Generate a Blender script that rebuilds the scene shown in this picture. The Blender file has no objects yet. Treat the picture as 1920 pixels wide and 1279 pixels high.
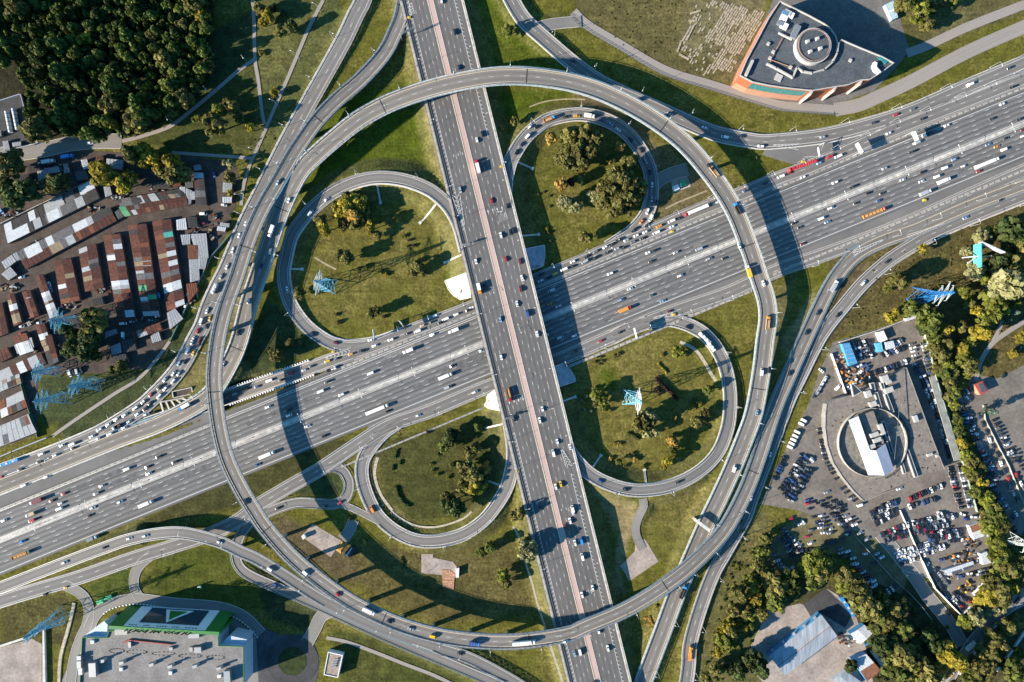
import bpy, bmesh, math, random
import numpy as np
from mathutils import Vector, Matrix

# ------------------------------------------------------------------ camera, light, exposure
SC = bpy.context.scene
COL = SC.collection
S, H = 0.4, 512.0                      # metres per photo pixel at ground level, camera height
EL, SDX, SDY = math.radians(22.0), 0.936, 0.352   # sun elevation, direction shadows run

cd = bpy.data.cameras.new('camera'); cam = bpy.data.objects.new('camera', cd); COL.objects.link(cam)
cam.location = (0, 0, H); cam.rotation_euler = (0, 0, 0)
cd.sensor_width = 36.0; cd.lens = 36.0 * H / (1920 * S); cd.clip_end = 8000
SC.camera = cam

wd = bpy.data.worlds.new('World'); SC.world = wd; wd.use_nodes = True
nt = wd.node_tree
sky = nt.nodes.new('ShaderNodeTexSky'); sky.sky_type = 'NISHITA'; sky.sun_disc = False
sky.sun_elevation = EL; sky.sun_rotation = math.atan2(-SDX, -SDY) % (2 * math.pi)
bg = nt.nodes['Background']; bg.inputs[1].default_value = 0.075
tint = nt.nodes.new('ShaderNodeMix'); tint.data_type = 'RGBA'; tint.blend_type = 'MULTIPLY'; tint.inputs[0].default_value = 1.0
tint.inputs[7].default_value = (0.30, 0.80, 1.12, 1)          # a deep clear autumn sky
nt.links.new(sky.outputs[0], tint.inputs[6]); nt.links.new(tint.outputs[2], bg.inputs[0])

sl = bpy.data.lights.new('sun', 'SUN'); sl.energy = 5.0; sl.angle = math.radians(0.5); sl.color = (1.0, 0.865, 0.70)
sun = bpy.data.objects.new('sun', sl); COL.objects.link(sun)
sun.rotation_euler = Vector((math.cos(EL) * SDX, math.cos(EL) * SDY, -math.sin(EL))).to_track_quat('-Z', 'Y').to_euler()
SC.view_settings.view_transform = 'Standard'; SC.view_settings.look = 'None'
SC.view_settings.exposure = 1.38; SC.view_settings.gamma = 1.0

R = random.Random(11)

# ------------------------------------------------------------------ helpers
TOX = {1: 0, 2: 480, 3: 960, 4: 1440}
TOY = {1: 0, 2: 320, 3: 640, 4: 959}
ZK = 1918 / 480.0
def tp(t, x, y):                       # survey sheet t (row, column) -> photo pixel
    return TOX[t % 10] + x / ZK, TOY[t // 10] + y / ZK
def W(px, py, z=0.0):                  # photo pixel seen at height z -> metres
    k = S * (H - z) / H
    return Vector(((px - 960) * k, (639.5 - py) * k, z))
def TW(t, x, y, z=0.0):
    return W(*tp(t, x, y), z)

ORD = 'first second third fourth fifth sixth seventh eighth ninth tenth eleventh twelfth thirteenth fourteenth fifteenth sixteenth seventeenth eighteenth nineteenth twentieth'.split()
def ordn(i):
    if i < 20: return ORD[i]
    n = i + 1
    return f"{n}{'th' if 10 < n % 100 < 14 else {1:'st',2:'nd',3:'rd'}.get(n % 10,'th')}"

def tag(o, label=None, cat=None, group=None, kind=None):
    if label: o['label'] = label
    if cat: o['category'] = cat
    if group: o['group'] = group
    if kind: o['kind'] = kind
    return o
def empty(name, loc=(0, 0, 0), rz=0.0):
    o = bpy.data.objects.new(name, None); o.empty_display_size = 1; o.location = loc; o.rotation_euler = (0, 0, rz)
    COL.objects.link(o); return o
def link(name, me, parent=None):
    o = bpy.data.objects.new(name, me); COL.objects.link(o)
    if parent is not None: o.parent = parent
    return o

class MB:
    def __init__(s): s.v = []; s.f = []; s.m = []; s.uv = None
    def add(s, vs, fs, mi=0):
        b = len(s.v); s.v.extend([tuple(v) for v in vs])
        for f in fs: s.f.append(tuple(b + i for i in f)); s.m.append(mi)
        return s
    def box(s, c, sz, rz=0.0, mi=0, top=None):
        hx, hy, hz = sz[0] / 2, sz[1] / 2, sz[2] / 2
        ca, sa = math.cos(rz), math.sin(rz)
        tx, ty = (hx, hy) if top is None else (top[0] / 2, top[1] / 2)
        vs = []
        for (z, ax, ay) in ((-hz, hx, hy), (hz, tx, ty)):
            for x, y in ((-ax, -ay), (ax, -ay), (ax, ay), (-ax, ay)):
                vs.append((c[0] + x * ca - y * sa, c[1] + x * sa + y * ca, c[2] + z))
        return s.add(vs, [(3, 2, 1, 0), (4, 5, 6, 7), (0, 1, 5, 4), (1, 2, 6, 5), (2, 3, 7, 6), (3, 0, 4, 7)], mi)
    def prism(s, poly, z0, z1, mi=0, mtop=None, cap=True):
        n = len(poly)
        if poly_area(poly) < 0: poly = poly[::-1]
        zz1 = z1 if isinstance(z1, (list, tuple)) else [z1] * n
        vs = [(p[0], p[1], z0) for p in poly] + [(p[0], p[1], zz1[i]) for i, p in enumerate(poly)]
        s.add(vs, [(i, (i + 1) % n, n + (i + 1) % n, n + i) for i in range(n)], mi)
        if cap: s.add(vs[n:], [tuple(range(n))], mi if mtop is None else mtop)
        return s
    def tube(s, a, b, r, n=5, r2=None, mi=0):
        a = Vector(a); b = Vector(b); d = (b - a)
        if d.length < 1e-6: return s
        q = d.to_track_quat('Z', 'Y'); r2 = r if r2 is None else r2
        vs = []
        for (c, rr) in ((a, r), (b, r2)):
            for k in range(n):
                t = 2 * math.pi * k / n
                vs.append(c + q @ Vector((rr * math.cos(t), rr * math.sin(t), 0)))
        fs = [(k, (k + 1) % n, n + (k + 1) % n, n + k) for k in range(n)] + [tuple(range(n))[::-1], tuple(range(n, 2 * n))]
        return s.add(vs, fs, mi)
    def sweep(s, P, N, prof, mi=0, closed=True):
        # P: list of Vector, N: list of (nx, ny); prof: [(offset, dz)]
        k = len(prof); vs = []
        for p, n in zip(P, N):
            for o, dz in prof: vs.append((p[0] + n[0] * o, p[1] + n[1] * o, p[2] + dz))
        fs = []
        kk = k if closed else k - 1
        for i in range(len(P) - 1):
            for j in range(kk):
                a, b = i * k + j, i * k + (j + 1) % k
                fs.append((a, a + k, b + k, b))
        if closed: fs += [tuple(range(k)), tuple(range((len(P) - 1) * k, len(P) * k))[::-1]]
        return s.add(vs, fs, mi)
    def mesh(s, name, mats, smooth=False):
        me = bpy.data.meshes.new(name); me.from_pydata(s.v, [], s.f)
        for m in (mats if isinstance(mats, (list, tuple)) else [mats]): me.materials.append(m)
        if any(s.m): me.polygons.foreach_set('material_index', s.m)
        if smooth: me.polygons.foreach_set('use_smooth', [True] * len(s.f))
        me.update(); return me
    def build(s, name, mats, parent=None, smooth=False):
        return link(name, s.mesh(name, mats, smooth), parent)

def poly_area(p):
    return 0.5 * sum(p[i][0] * p[(i + 1) % len(p)][1] - p[(i + 1) % len(p)][0] * p[i][1] for i in range(len(p)))
def inset(poly, d):
    if poly_area(poly) < 0: poly = poly[::-1]
    n = len(poly); out = []
    for i in range(n):
        a, b, c = Vector(poly[i - 1][:2]), Vector(poly[i][:2]), Vector(poly[(i + 1) % n][:2])
        e1, e2 = (b - a).normalized(), (c - b).normalized()
        n1, n2 = Vector((-e1.y, e1.x)), Vector((-e2.y, e2.x))
        m = n1 + n2
        if m.length < 1e-4: m = n1
        m.normalize(); k = max(0.35, m.dot(n1))
        out.append(b + m * (d / k))
    return out
def in_poly(x, y, poly):               # numpy arrays
    x = np.asarray(x); y = np.asarray(y); r = np.zeros(x.shape, bool); n = len(poly)
    for i in range(n):
        x0, y0 = poly[i][0], poly[i][1]; x1, y1 = poly[(i + 1) % n][0], poly[(i + 1) % n][1]
        if y0 == y1: continue
        c = ((y0 > y) != (y1 > y)) & (x < (x1 - x0) * (y - y0) / (y1 - y0) + x0)
        r ^= c
    return r

# ------------------------------------------------------------------ materials
MATS = {}
def mat(name, c, rough=0.8, var=0.18, sc=0.6, metal=0.0, bump=0.0, c2=None, detail=4.0, sc2=None, stretch=None, rnd=0.0):
    if name in MATS: return MATS[name]
    m = bpy.data.materials.new(name); m.use_nodes = True; t = m.node_tree; N = t.nodes; L = t.links
    p = N['Principled BSDF']; p.inputs['Roughness'].default_value = rough; p.inputs['Metallic'].default_value = metal
    if rough > 0.75: p.inputs['Specular IOR Level'].default_value = 0.2
    tc = N.new('ShaderNodeTexCoord'); src = tc.outputs['Object']
    if stretch:
        mp = N.new('ShaderNodeMapping'); mp.inputs['Scale'].default_value = stretch; mp.inputs['Rotation'].default_value = (0, 0, 0)
        L.new(src, mp.inputs[0]); src = mp.outputs[0]
    nz = N.new('ShaderNodeTexNoise'); nz.inputs['Scale'].default_value = sc; nz.inputs['Detail'].default_value = detail
    L.new(src, nz.inputs['Vector'])
    mx = N.new('ShaderNodeMix'); mx.data_type = 'RGBA'
    rp = N.new('ShaderNodeValToRGB'); rp.color_ramp.elements[0].position = 0.32; rp.color_ramp.elements[1].position = 0.68
    L.new(nz.outputs[0], rp.inputs[0]); L.new(rp.outputs[0], mx.inputs[0])
    cb = c2 if c2 else tuple(min(1, x * (1 + var)) for x in c)
    ca = c if c2 else tuple(x * (1 - var) for x in c)
    mx.inputs[6].default_value = (*ca, 1); mx.inputs[7].default_value = (*cb, 1)
    out = mx.outputs[2]
    if sc2:
        n2 = N.new('ShaderNodeTexNoise'); n2.inputs['Scale'].default_value = sc2; n2.inputs['Detail'].default_value = 3
        L.new(src, n2.inputs['Vector'])
        hs = N.new('ShaderNodeHueSaturation'); ma = N.new('ShaderNodeMath'); ma.operation = 'MULTIPLY_ADD'
        ma.inputs[1].default_value = 0.9; ma.inputs[2].default_value = 0.55
        L.new(n2.outputs[0], ma.inputs[0]); L.new(ma.outputs[0], hs.inputs['Value']); L.new(out, hs.inputs['Color']); out = hs.outputs[0]
    if rnd:
        oi = N.new('ShaderNodeObjectInfo'); hs = N.new('ShaderNodeHueSaturation'); ma = N.new('ShaderNodeMath'); ma.operation = 'MULTIPLY_ADD'
        ma.inputs[1].default_value = 2 * rnd; ma.inputs[2].default_value = 1 - rnd
        L.new(oi.outputs['Random'], ma.inputs[0]); L.new(ma.outputs[0], hs.inputs['Value']); L.new(out, hs.inputs['Color']); out = hs.outputs[0]
    L.new(out, p.inputs['Base Color'])
    if bump:
        b = N.new('ShaderNodeBump'); b.inputs['Strength'].default_value = bump; b.inputs['Distance'].default_value = 0.3
        L.new(nz.outputs[0], b.inputs['Height']); L.new(b.outputs[0], p.inputs['Normal'])
    MATS[name] = m; return m

def road_mat(name, base, wear=0.35, lane=3.6, off=0.0, patch=0.25):
    """asphalt; u runs across the carriageway in metres and v along it: wheel-track streaks follow the traffic"""
    if name in MATS: return MATS[name]
    m = bpy.data.materials.new(name); m.use_nodes = True; t = m.node_tree; N = t.nodes; L = t.links
    p = N['Principled BSDF']; p.inputs['Roughness'].default_value = 0.82; p.inputs['Specular IOR Level'].default_value = 0.25
    uv = N.new('ShaderNodeUVMap'); sp = N.new('ShaderNodeSeparateXYZ'); L.new(uv.outputs[0], sp.inputs[0])
    def math_(op, a, b=None, c=None):
        n = N.new('ShaderNodeMath'); n.operation = op
        for i, x in enumerate((a, b, c)):
            if x is None: continue
            if isinstance(x, (int, float)): n.inputs[i].default_value = x
            else: L.new(x, n.inputs[i])
        return n.outputs[0]
    # lane-centre oil darkening (cosine across the lane)
    ph = math_('MULTIPLY', math_('ADD', sp.outputs[0], off), 2 * math.pi / lane)
    cs = math_('MULTIPLY_ADD', math_('COSINE', ph), -0.5, 0.5)
    def noise(sx, sy, detail, w=0):
        cb = N.new('ShaderNodeCombineXYZ'); L.new(math_('MULTIPLY', sp.outputs[0], sx), cb.inputs[0]); L.new(math_('MULTIPLY', sp.outputs[1], sy), cb.inputs[1]); cb.inputs[2].default_value = w
        n = N.new('ShaderNodeTexNoise'); n.inputs['Scale'].default_value = 1; n.inputs['Detail'].default_value = detail
        L.new(cb.outputs[0], n.inputs['Vector']); return n.outputs[0]
    streak = noise(0.9, 0.012, 4); big = noise(0.06, 0.02, 4, 3.3); fine = noise(1.5, 1.2, 5, 7.1)
    dark = math_('MULTIPLY', cs, math_('MULTIPLY_ADD', streak, 2.2, -0.45))
    f = math_('MULTIPLY_ADD', dark, -wear, 1.06)
    f = math_('MULTIPLY', f, math_('MULTIPLY_ADD', big, 2 * patch, 1 - patch))
    f = math_('MULTIPLY', f, math_('MULTIPLY_ADD', fine, 0.5, 0.75))
    f = math_('MULTIPLY', f, math_('MULTIPLY_ADD', streak, 0.35, 0.83))
    mx = N.new('ShaderNodeVectorMath'); mx.operation = 'SCALE'; mx.inputs[0].default_value = base
    L.new(f, mx.inputs['Scale']); L.new(mx.outputs[0], p.inputs['Base Color'])
    MATS[name] = m; return m

M_HWY = road_mat('asphalt_highway', (0.155, 0.153, 0.153), 0.62, 3.6, 1.0)
M_OVR = road_mat('asphalt_overpass', (0.120, 0.116, 0.114), 0.3, 3.6, 1.8)
M_RING = road_mat('asphalt_flyover', (0.185, 0.170, 0.155), 0.38, 4.2, 0.0)
M_RAMP = road_mat('asphalt_ramp', (0.165, 0.157, 0.150), 0.28, 4.0, 0.0)
M_SERV = road_mat('asphalt_service', (0.185, 0.174, 0.162), 0.1, 6.0, 0.0)
M_PATH = road_mat('asphalt_path', (0.25, 0.225, 0.205), 0.05, 3.0, 0.0, 0.15)
M_PINK = road_mat('pink_paving', (0.42, 0.30, 0.265), 0.0, 3.0, 0.0, 0.15)
M_CONC = mat('concrete', (0.36, 0.335, 0.30), 0.9, 0.18, 0.35, sc2=3.0)
M_CONCP = mat('pale_concrete', (0.55, 0.52, 0.48), 0.9, 0.15, 0.3, sc2=2.0)
M_MEDIAN = mat('median_concrete', (0.46, 0.44, 0.41), 0.9, 0.3, 0.25, sc2=1.2)
M_MARK = mat('road_paint', (0.55, 0.55, 0.53), 0.7, 0.15, 0.5)
M_MARKY = mat('cream_paint', (0.62, 0.52, 0.36), 0.7, 0.15, 0.5)
M_STEEL = mat('galvanised_steel', (0.34, 0.35, 0.36), 0.45, 0.12, 1.0, metal=0.55)
M_RAILD = mat('dark_steel', (0.10, 0.11, 0.12), 0.5, 0.12, 1.0, metal=0.3)
M_BLUEG = mat('blue_girder', (0.10, 0.22, 0.29), 0.6, 0.15, 0.2)
M_WHITE = mat('white_paint', (0.78, 0.78, 0.77), 0.5, 0.06, 0.4)
M_POLE = mat('pole_grey', (0.42, 0.43, 0.43), 0.5, 0.08, 1.0, metal=0.2)
M_JOINT = mat('joint_rubber', (0.03, 0.03, 0.032), 0.8, 0.1, 1.0)
M_DIRT = mat('dirt', (0.070, 0.055, 0.047), 0.95, 0.25, 0.12, sc2=0.5, bump=0.2)  # albedo lowered to paint in the yard's shadow and vignetting
M_LOT = mat('lot_asphalt', (0.158, 0.140, 0.122), 0.9, 0.22, 0.06, sc2=0.4)
M_LOTD = mat('new_asphalt', (0.055, 0.055, 0.058), 0.9, 0.2, 0.1, sc2=0.5)
M_SAND = mat('sandy_pad', (0.30, 0.255, 0.225), 0.9, 0.2, 0.1, sc2=0.5)
M_YEL = mat('yellow_plastic', (0.65, 0.42, 0.04), 0.5, 0.06, 1.0)
M_BLACK = mat('black_trim', (0.02, 0.02, 0.022), 0.6, 0.1, 1.0)
M_GLASS = mat('window_glass', (0.03, 0.045, 0.06), 0.08, 0.1, 0.5)
# ------------------------------------------------------------------ roads: centre lines surveyed from the photo (pixel, pixel, height in metres)
def P_(s):
    out = []
    for a in s.split():
        q = [float(x) for x in a.split(',')]
        out.append(tuple(q) if len(q) > 2 else (q[0], q[1], 0.0))
    return out

class Road: pass
ROADS = {}
def catmull(pts, step):
    P = [np.array(p) for p in pts]
    P = [2 * P[0] - P[1]] + P + [2 * P[-1] - P[-2]]
    out = []
    for i in range(1, len(P) - 2):
        p0, p1, p2, p3 = P[i - 1:i + 3]
        n = max(1, int(np.linalg.norm(p2[:2] - p1[:2]) / step))
        for k in range(n):
            t = k / n
            out.append(0.5 * ((2 * p1) + (-p0 + p2) * t + (2 * p0 - 5 * p1 + 4 * p2 - p3) * t * t + (-p0 + 3 * p1 - 3 * p2 + p3) * t ** 3))
    out.append(P[-2]); return np.array(out)
def resample(A, step):
    d = np.concatenate([[0], np.cumsum(np.linalg.norm(np.diff(A[:, :2], axis=0), axis=1))])
    n = max(2, int(round(d[-1] / step)) + 1); s = np.linspace(0, d[-1], n)
    return np.stack([np.interp(s, d, A[:, k]) for k in range(A.shape[1])], 1), s
def smooth_path(pts, step=4.0):
    A = catmull(pts, step); A, s = resample(A, step)
    T = np.gradient(A[:, :2], axis=0); T /= np.linalg.norm(T, axis=1)[:, None] + 1e-9
    return A, s, T, np.stack([-T[:, 1], T[:, 0]], 1)

def def_road(key, pts, wl, wr, material, phrase, zoff, bridge=None, step=4.0, low=True):
    r = Road(); r.key = key; r.wl, r.wr, r.mat, r.phrase, r.zoff, r.low = wl, wr, material, phrase, zoff, low
    p3 = []
    for q in P_(pts):
        w = W(*q[:3]); b = q[3] if len(q) > 3 else 0.0
        p3.append((w.x, w.y, w.z, b))
    r.A, r.s, r.T, r.N = smooth_path(p3, step)
    r.A[:, 2] += zoff
    r.bridge = (r.A[:, 3] > 0.5) if bridge is None else (r.A[:, 2] > bridge)
    ROADS[key] = r; return r

def seg(r, o, a=0.0, b=1e9):           # path at offset o between arc lengths
    m = (r.s >= a) & (r.s <= b)
    A = r.A[m].copy(); A[:, :2] += r.N[m] * o
    return A[:, :3], r.N[m], r.s[m]

def_road('highway', '-70,1041.5,0 300,890.9,0 700,728.1,0 1100,565.3,0 1500,402.5,0 1990,203,0', 23.2, 24.6, M_HWY, 'main highway', 0.0, step=6)
def_road('overpass', '792.2,-60,5 880.9,300,6.5 929,495,8.4,0 932,507,8.5,1 964.6,640,8.7,1 996,768,8.5,1 999,780,8.4,0 1053,1000,6.5 1137,1340,5', 22.0, 20.5, M_OVR, 'overpass road', 0.0, step=5, low=False)
def_road('top_flyover', '1200,1300,2 1206,1279,2 1242,1184,2.4 1270,1109,3 1320,992,3.2 1345,940,3.6 1373,879,4.4 1395,825,5.3 1413,774,6.4 1427,698,8.5 1434,640,10 1440,595,11.3 1436,560,12 1423,520,12.5 1405,465,12.5 1375,391,12.8 1331,324,13 1270,257,13.5 1180,197,14 1080,157,14.6 960,142,15 850,156,15 749,186,14.5 680,220,14 630,258,13.6 587,296,13.3 563,322,13 541,362,12.6 517,420,11.8 497,480,10.5 468,565,8.2 449,638,6.2 429,685,4.6 398,735,3.2 363,762,2.2 300,794,1 225,822,0.3 125,862,0 0,912,0 -70,939,0', 6.5, 6.5, M_RING, 'ring flyover over the top of the junction', 0.02, bridge=5.2, low=False)
def_road('bottom_flyover', '764,-60,5 758,0,5 750,38,5 739,63,5.2 728,88,5.6 708,116,6.2 674,152,7.2 632,188,8.6 596,225,10 570,260,11.2 545,298,12.5 521,341,13.8 490,395,15.2 464,455,16.4 443,520,17.5 424,572,18.2 411,622,18.8 403,675,19 401,715,19 405,765,19 413,815,19 427,865,18.8 451,915,18.4 475,955,18 500,992,17.4 555,1052,16.6 630,1111,15.8 693,1147,15.3 770,1178,15 855,1197,14.8 960,1203,14.5 1060,1190,14 1095,1176,13.8 1160,1149,13 1210,1122,12 1273,1079,10.5 1323,1034,8.8 1362,988,7.3 1398,920,5.4 1424,850,4 1440,800,3.2 1457,752,2.4 1481,698,1.7 1507,640,1.2 1530,590,0.8 1557,536,0.5 1585,497,0.3 1616,470,0.1 1660,449,0 1720,428,0 1800,393,0 1876,363,0 1990,320,0', 5.5, 5.5, M_RING, 'ring flyover along the left and bottom of the junction', 0.03, bridge=4.2, low=False)
def_road('upper_slip', '1990,84,0 1920,118,0 1818,161,0 1715,206,0 1640,231,0 1542,255,0 1440,266,0 1426,266,0 1360,255,0 1321,243,0 1255,214,0.2 1145,165,0.8 1100,138,1.2 1060,107,1.8 1020,72,2.4 985,40,3 962,5,3 935,-50,3', 5.0, 5.0, M_RAMP, 'curving slip road below the brick building', 0.035)
def_road('upper_collector', '1990,118,0 1920,148,0 1730,223,0 1666,248,0 1571,291,0 1515,315,0 1465,333,0 1398,361,0 1310,395,0 1235,428,0 1160,460,0 1085,493,0 1022,519,0 885,577,0 805,608,0 730,637,0 703,648,0 630,673,-0.4 567,696,-1.8 505,718,-3.6 460,734,-5 400,755,-5.5 350,772,-4.8 310,785,-3 260,802,-0.5 200,826,0 125,856,0', 4.6, 4.8, M_RAMP, 'upper collector road', 0.015)
def_road('garage_slip', '690,-50,2 681,0,2 668,25,2 651,62,1.8 631,100,1.5 589,175,1 547,250,0.6 515,312,0.3 490,362,0.1 461,420,0 440,470,0 424,508,0 405,545,0 389,583,0 380,610,0 363,642,0 343,680,0 318,713,0 291,741,0 266,764,0 225,791,0 185,814,0 125,840,0 50,869,0 0,887,0 -70,914,0', 5.6, 5.4, M_RAMP, 'slip road beside the garages', 0.025)
def_road('lower_collector', '-70,1152,0 0,1127,0 75,1104,0 150,1082,0 250,1047,0 325,1024,0 400,999,0 450,974,0 480,950,0 540,914,0 600,880,0 675,830,0 730,797,0 805,771,0 890,735,0 960,707,0 1035,680,0 1080,661,0 1164,624,0 1255,587,0 1360,551,0 1405,531,0 1465,504,0 1540,479,0 1640,442,0 1720,410,0 1800,374,0 1876,340,0 1990,290,0', 4.6, 4.6, M_RAMP, 'lower collector road', 0.01)
def_road('lower_slip', '1283,1300,1 1290,1250,1 1293,1209,1 1310,1147,1.2 1335,1079,1.2 1360,1034,1 1395,971,0.6 1408,934,0.4 1423,895,0.2 1440,850,0 1455,810,0 1477,752,0 1500,705,0 1525,654,0 1545,620,0 1578,578,0 1619,530,0 1664,490,0 1703,464,0 1745,440,0 1810,411,0 1870,387,0 1990,338,0', 4.2, 4.6, M_RAMP, 'slip road along the dealership side', 0.005)
def_road('bottom_slip', '-70,1127,0 0,1102,0.2 75,1073,1 150,1044,2.6 196,1027,3.8 243,1011,5.2 300,1000,6.8 350,1000,7.8 412,1016,8.4 450,1034,8 480,1047,7.4 530,1077,6 605,1125,4 700,1172,2.6 805,1210,2 880,1234,2 960,1276,2 1010,1310,2', 4.0, 4.0, M_RAMP, 'curved bottom slip road', 0.02, bridge=5.0, low=False)
def_road('hairpin_link', '600,880,0 622,874,0 640,880,0 650,893,0 655,910,0 649,932,0 630,945,0 593,944,0 555,943,0 518,954,0 485,970,0 463,986,0 447,1012,0 442,1042,0 452,1066,0.3 480,1084,0.6 555,1116,1 630,1150,1.2 730,1196,1.5 855,1249,1.8 930,1281,2 1000,1312,2', 3.4, 3.6, M_RAMP, 'narrow hairpin ramp', 0.03, step=3)
def_road('hairpin_branch', '630,943,0 660,953,0 700,973,0 740,995,0 765,1008,0', 2.6, 2.6, M_RAMP, 'short link road beside the hairpin', 0.035, step=3)
def_road('upper_right_loop', '948,440,7.6 946,400,7.4 948,345,6.2 955,308,5.6 965,287,5.2 979,265,4.6 997,246,4 1030,224,3.4 1080,214,2.8 1122,220,2.2 1160,237,1.6 1187,262,1.1 1209,295,0.6 1219,322,0.3 1222,350,0 1221,372,0 1214,397,0 1203,415,0 1180,438,0 1140,464,0', 4.4, 4.4, M_RAMP, 'upper right loop', 0.04, step=3, low=False)
def_road('upper_left_loop', '760,625,0 730,636,0 700,645,0 655,650,0 620,643,0.2 597,630,0.5 574,612,0.8 556,590,1.2 544,570,1.6 535,543,2 531,515,2.4 534,490,2.8 545,445,3.6 560,420,4 580,396,4.5 605,373,5 630,356,5.3 667,340,5.7 710,332,6 757,337,6.3 799,352,6.6 825,370,6.8 845,392,7 862,425,7.3 874,470,7.9', 4.0, 4.2, M_RAMP, 'upper left loop', 0.04, step=3, low=False)
def_road('lower_right_loop', '1150,632,0 1185,615,0 1222,603,0 1255,600,0 1290,609,0.2 1320,626,0.5 1340,648,0.9 1357,680,1.3 1367,720,1.8 1369,760,2.3 1364,803,2.8 1345,850,3.4 1310,885,4 1260,910,4.6 1210,919,5.1 1173,917,5.5 1135,905,5.9 1105,888,6.3 1080,863,6.7 1062,835,7.1 1048,800,7.5 1038,755,8', 4.2, 4.2, M_RAMP, 'lower right loop', 0.04, step=3, low=False)
def_road('lower_left_loop', '948,745,8 955,790,7.6 961,830,7 962,860,6.4 957,890,5.8 948,918,5.2 930,948,4.6 905,978,4 868,1002,3.4 823,1014,2.8 780,1013,2.2 742,997,1.6 712,972,1.1 695,945,0.7 683,915,0.4 678,890,0.2 680,865,0 692,843,0 716,815,0 750,790,0', 4.2, 4.2, M_RAMP, 'lower left loop', 0.04, step=3, low=False)
SERVICE = [
 ('service_road', '118,1096,0 140,1106,0 158,1120,0 167,1142,0 163,1172,0 150,1200,0 138,1240,0 130,1300,0', 3.6, 'narrow road curving past the green-fronted store'),
 ('service_road', '285,1040,0 262,1060,0 251,1083,0 253,1107,0 263,1122,0', 3.4, 'short lane linking the collector and the store road'),
 ('service_road', '166,1180,0 178,1155,0 198,1136,0 228,1126,0 263,1123,0 325,1131,0 400,1137,0 440,1147,0 466,1163,0 490,1188,0', 3.8, 'store access road with white dotted kerb'),
 ('service_road', '576,1205,0 590,1180,0 602,1156,0 622,1145,0.6', 4.4, 'short road between the roundabout and the slip road'),
 ('service_road', '0,290,0 40,287,0 90,279,0 130,270,0 180,265,0 228,265,0', 5.4, 'narrow road under the forest edge'),
 ('service_road', '1205,935,4 1207,950,3 1199,965,2 1192,985,1 1193,1005,0.3 1205,1030,0', 3.2, 'short spur road below the lower right loop'),
 ('service_road', '1290,318,0 1262,325,0 1235,338,0 1224,352,0', 4.6, 'spur beside the green cabin'),
 ('service_road', '1006,52,2.6 1030,46,2 1062,42,1 1090,40,0.5', 4.0, 'stub road joining the slip road at the top'),
 ('service_road', '1760,1080,0 1725,1065,0 1700,1060,0 1680,1035,0 1650,1000,0', 4.5, 'entrance lane of the dealership yard'),
 ('service_road', '1700,1062,0 1720,1088,0 1740,1118,0 1762,1145,0 1785,1175,0 1805,1210,0', 4.6, 'lane leading from the car yard to the street'),
 ('service_road', '1925,1110,0 1890,1140,0 1860,1165,0 1830,1195,0 1800,1240,0 1770,1290,0', 3.8, 'tree-lined street in the bottom corner'),
 ('service_road', '663,975,0 655,995,0 642,1012,0', 3.8, 'spur between hairpin and sandy pad'),
]
PATHS = [
 ('228,265 260,257 312,240 340,222 400,173 450,130 478,111', 1.4, 'footpath rising beside the forest'),
 ('472,-20 476,40 478,111 484,150 492,215 496,232', 1.3, 'straight footpath at the top of the park'),
 ('606,0 580,50 565,85 542,140 520,190 503,230 480,283 466,315 456,350 452,385', 1.3, 'footpath slanting through young trees'),
 ('322,286 380,290 440,294 472,297', 1.2, 'footpath passing yellow trees'),
 ('98,818 140,788 212,740 260,710 290,678 318,640', 1.2, 'footpath below the pylons'),
 ('612,1196 650,1204 705,1224 760,1246 810,1265 850,1284', 1.3, 'footpath on the lawn by the white hut'),
 ('1075,22 1100,46 1160,82 1247,132 1335,160 1440,192 1470,199 1520,203 1565,206', 3.6, 'wide promenade below the rubble field'),
 ('1565,206 1610,197 1645,182 1710,152 1815,97 1930,46', 5.0, 'wide promenade beside the highway'),
 ('1700,100 1740,85 1815,50 1930,5', 3.4, 'upper path right of the brick building'),
 ('60,225 66,250 70,275', 1.0, 'track by the fenced tanks'),
 ('1925,600 1890,622 1860,645 1838,680 1830,715', 1.8, 'park path by conifers'),
 ('1870,560 1880,600 1862,640', 1.4, 'short park path near the conifers'),
 ('1925,1130 1890,1150 1862,1178 1835,1215 1800,1290', 1.2, 'footpath along the street'),
]
_k = 0
for nm, pts, w, ph in SERVICE:
    def_road(('svc', _k), pts, w, w, M_SERV, ph, -0.06 + 0.003 * _k, step=3, low=True); _k += 1
_k = 0
for pts, w, ph in PATHS:
    def_road(('path', _k), pts, w, w, M_PATH, ph, -0.10 + 0.002 * _k, step=3, low=True); _k += 1

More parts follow.
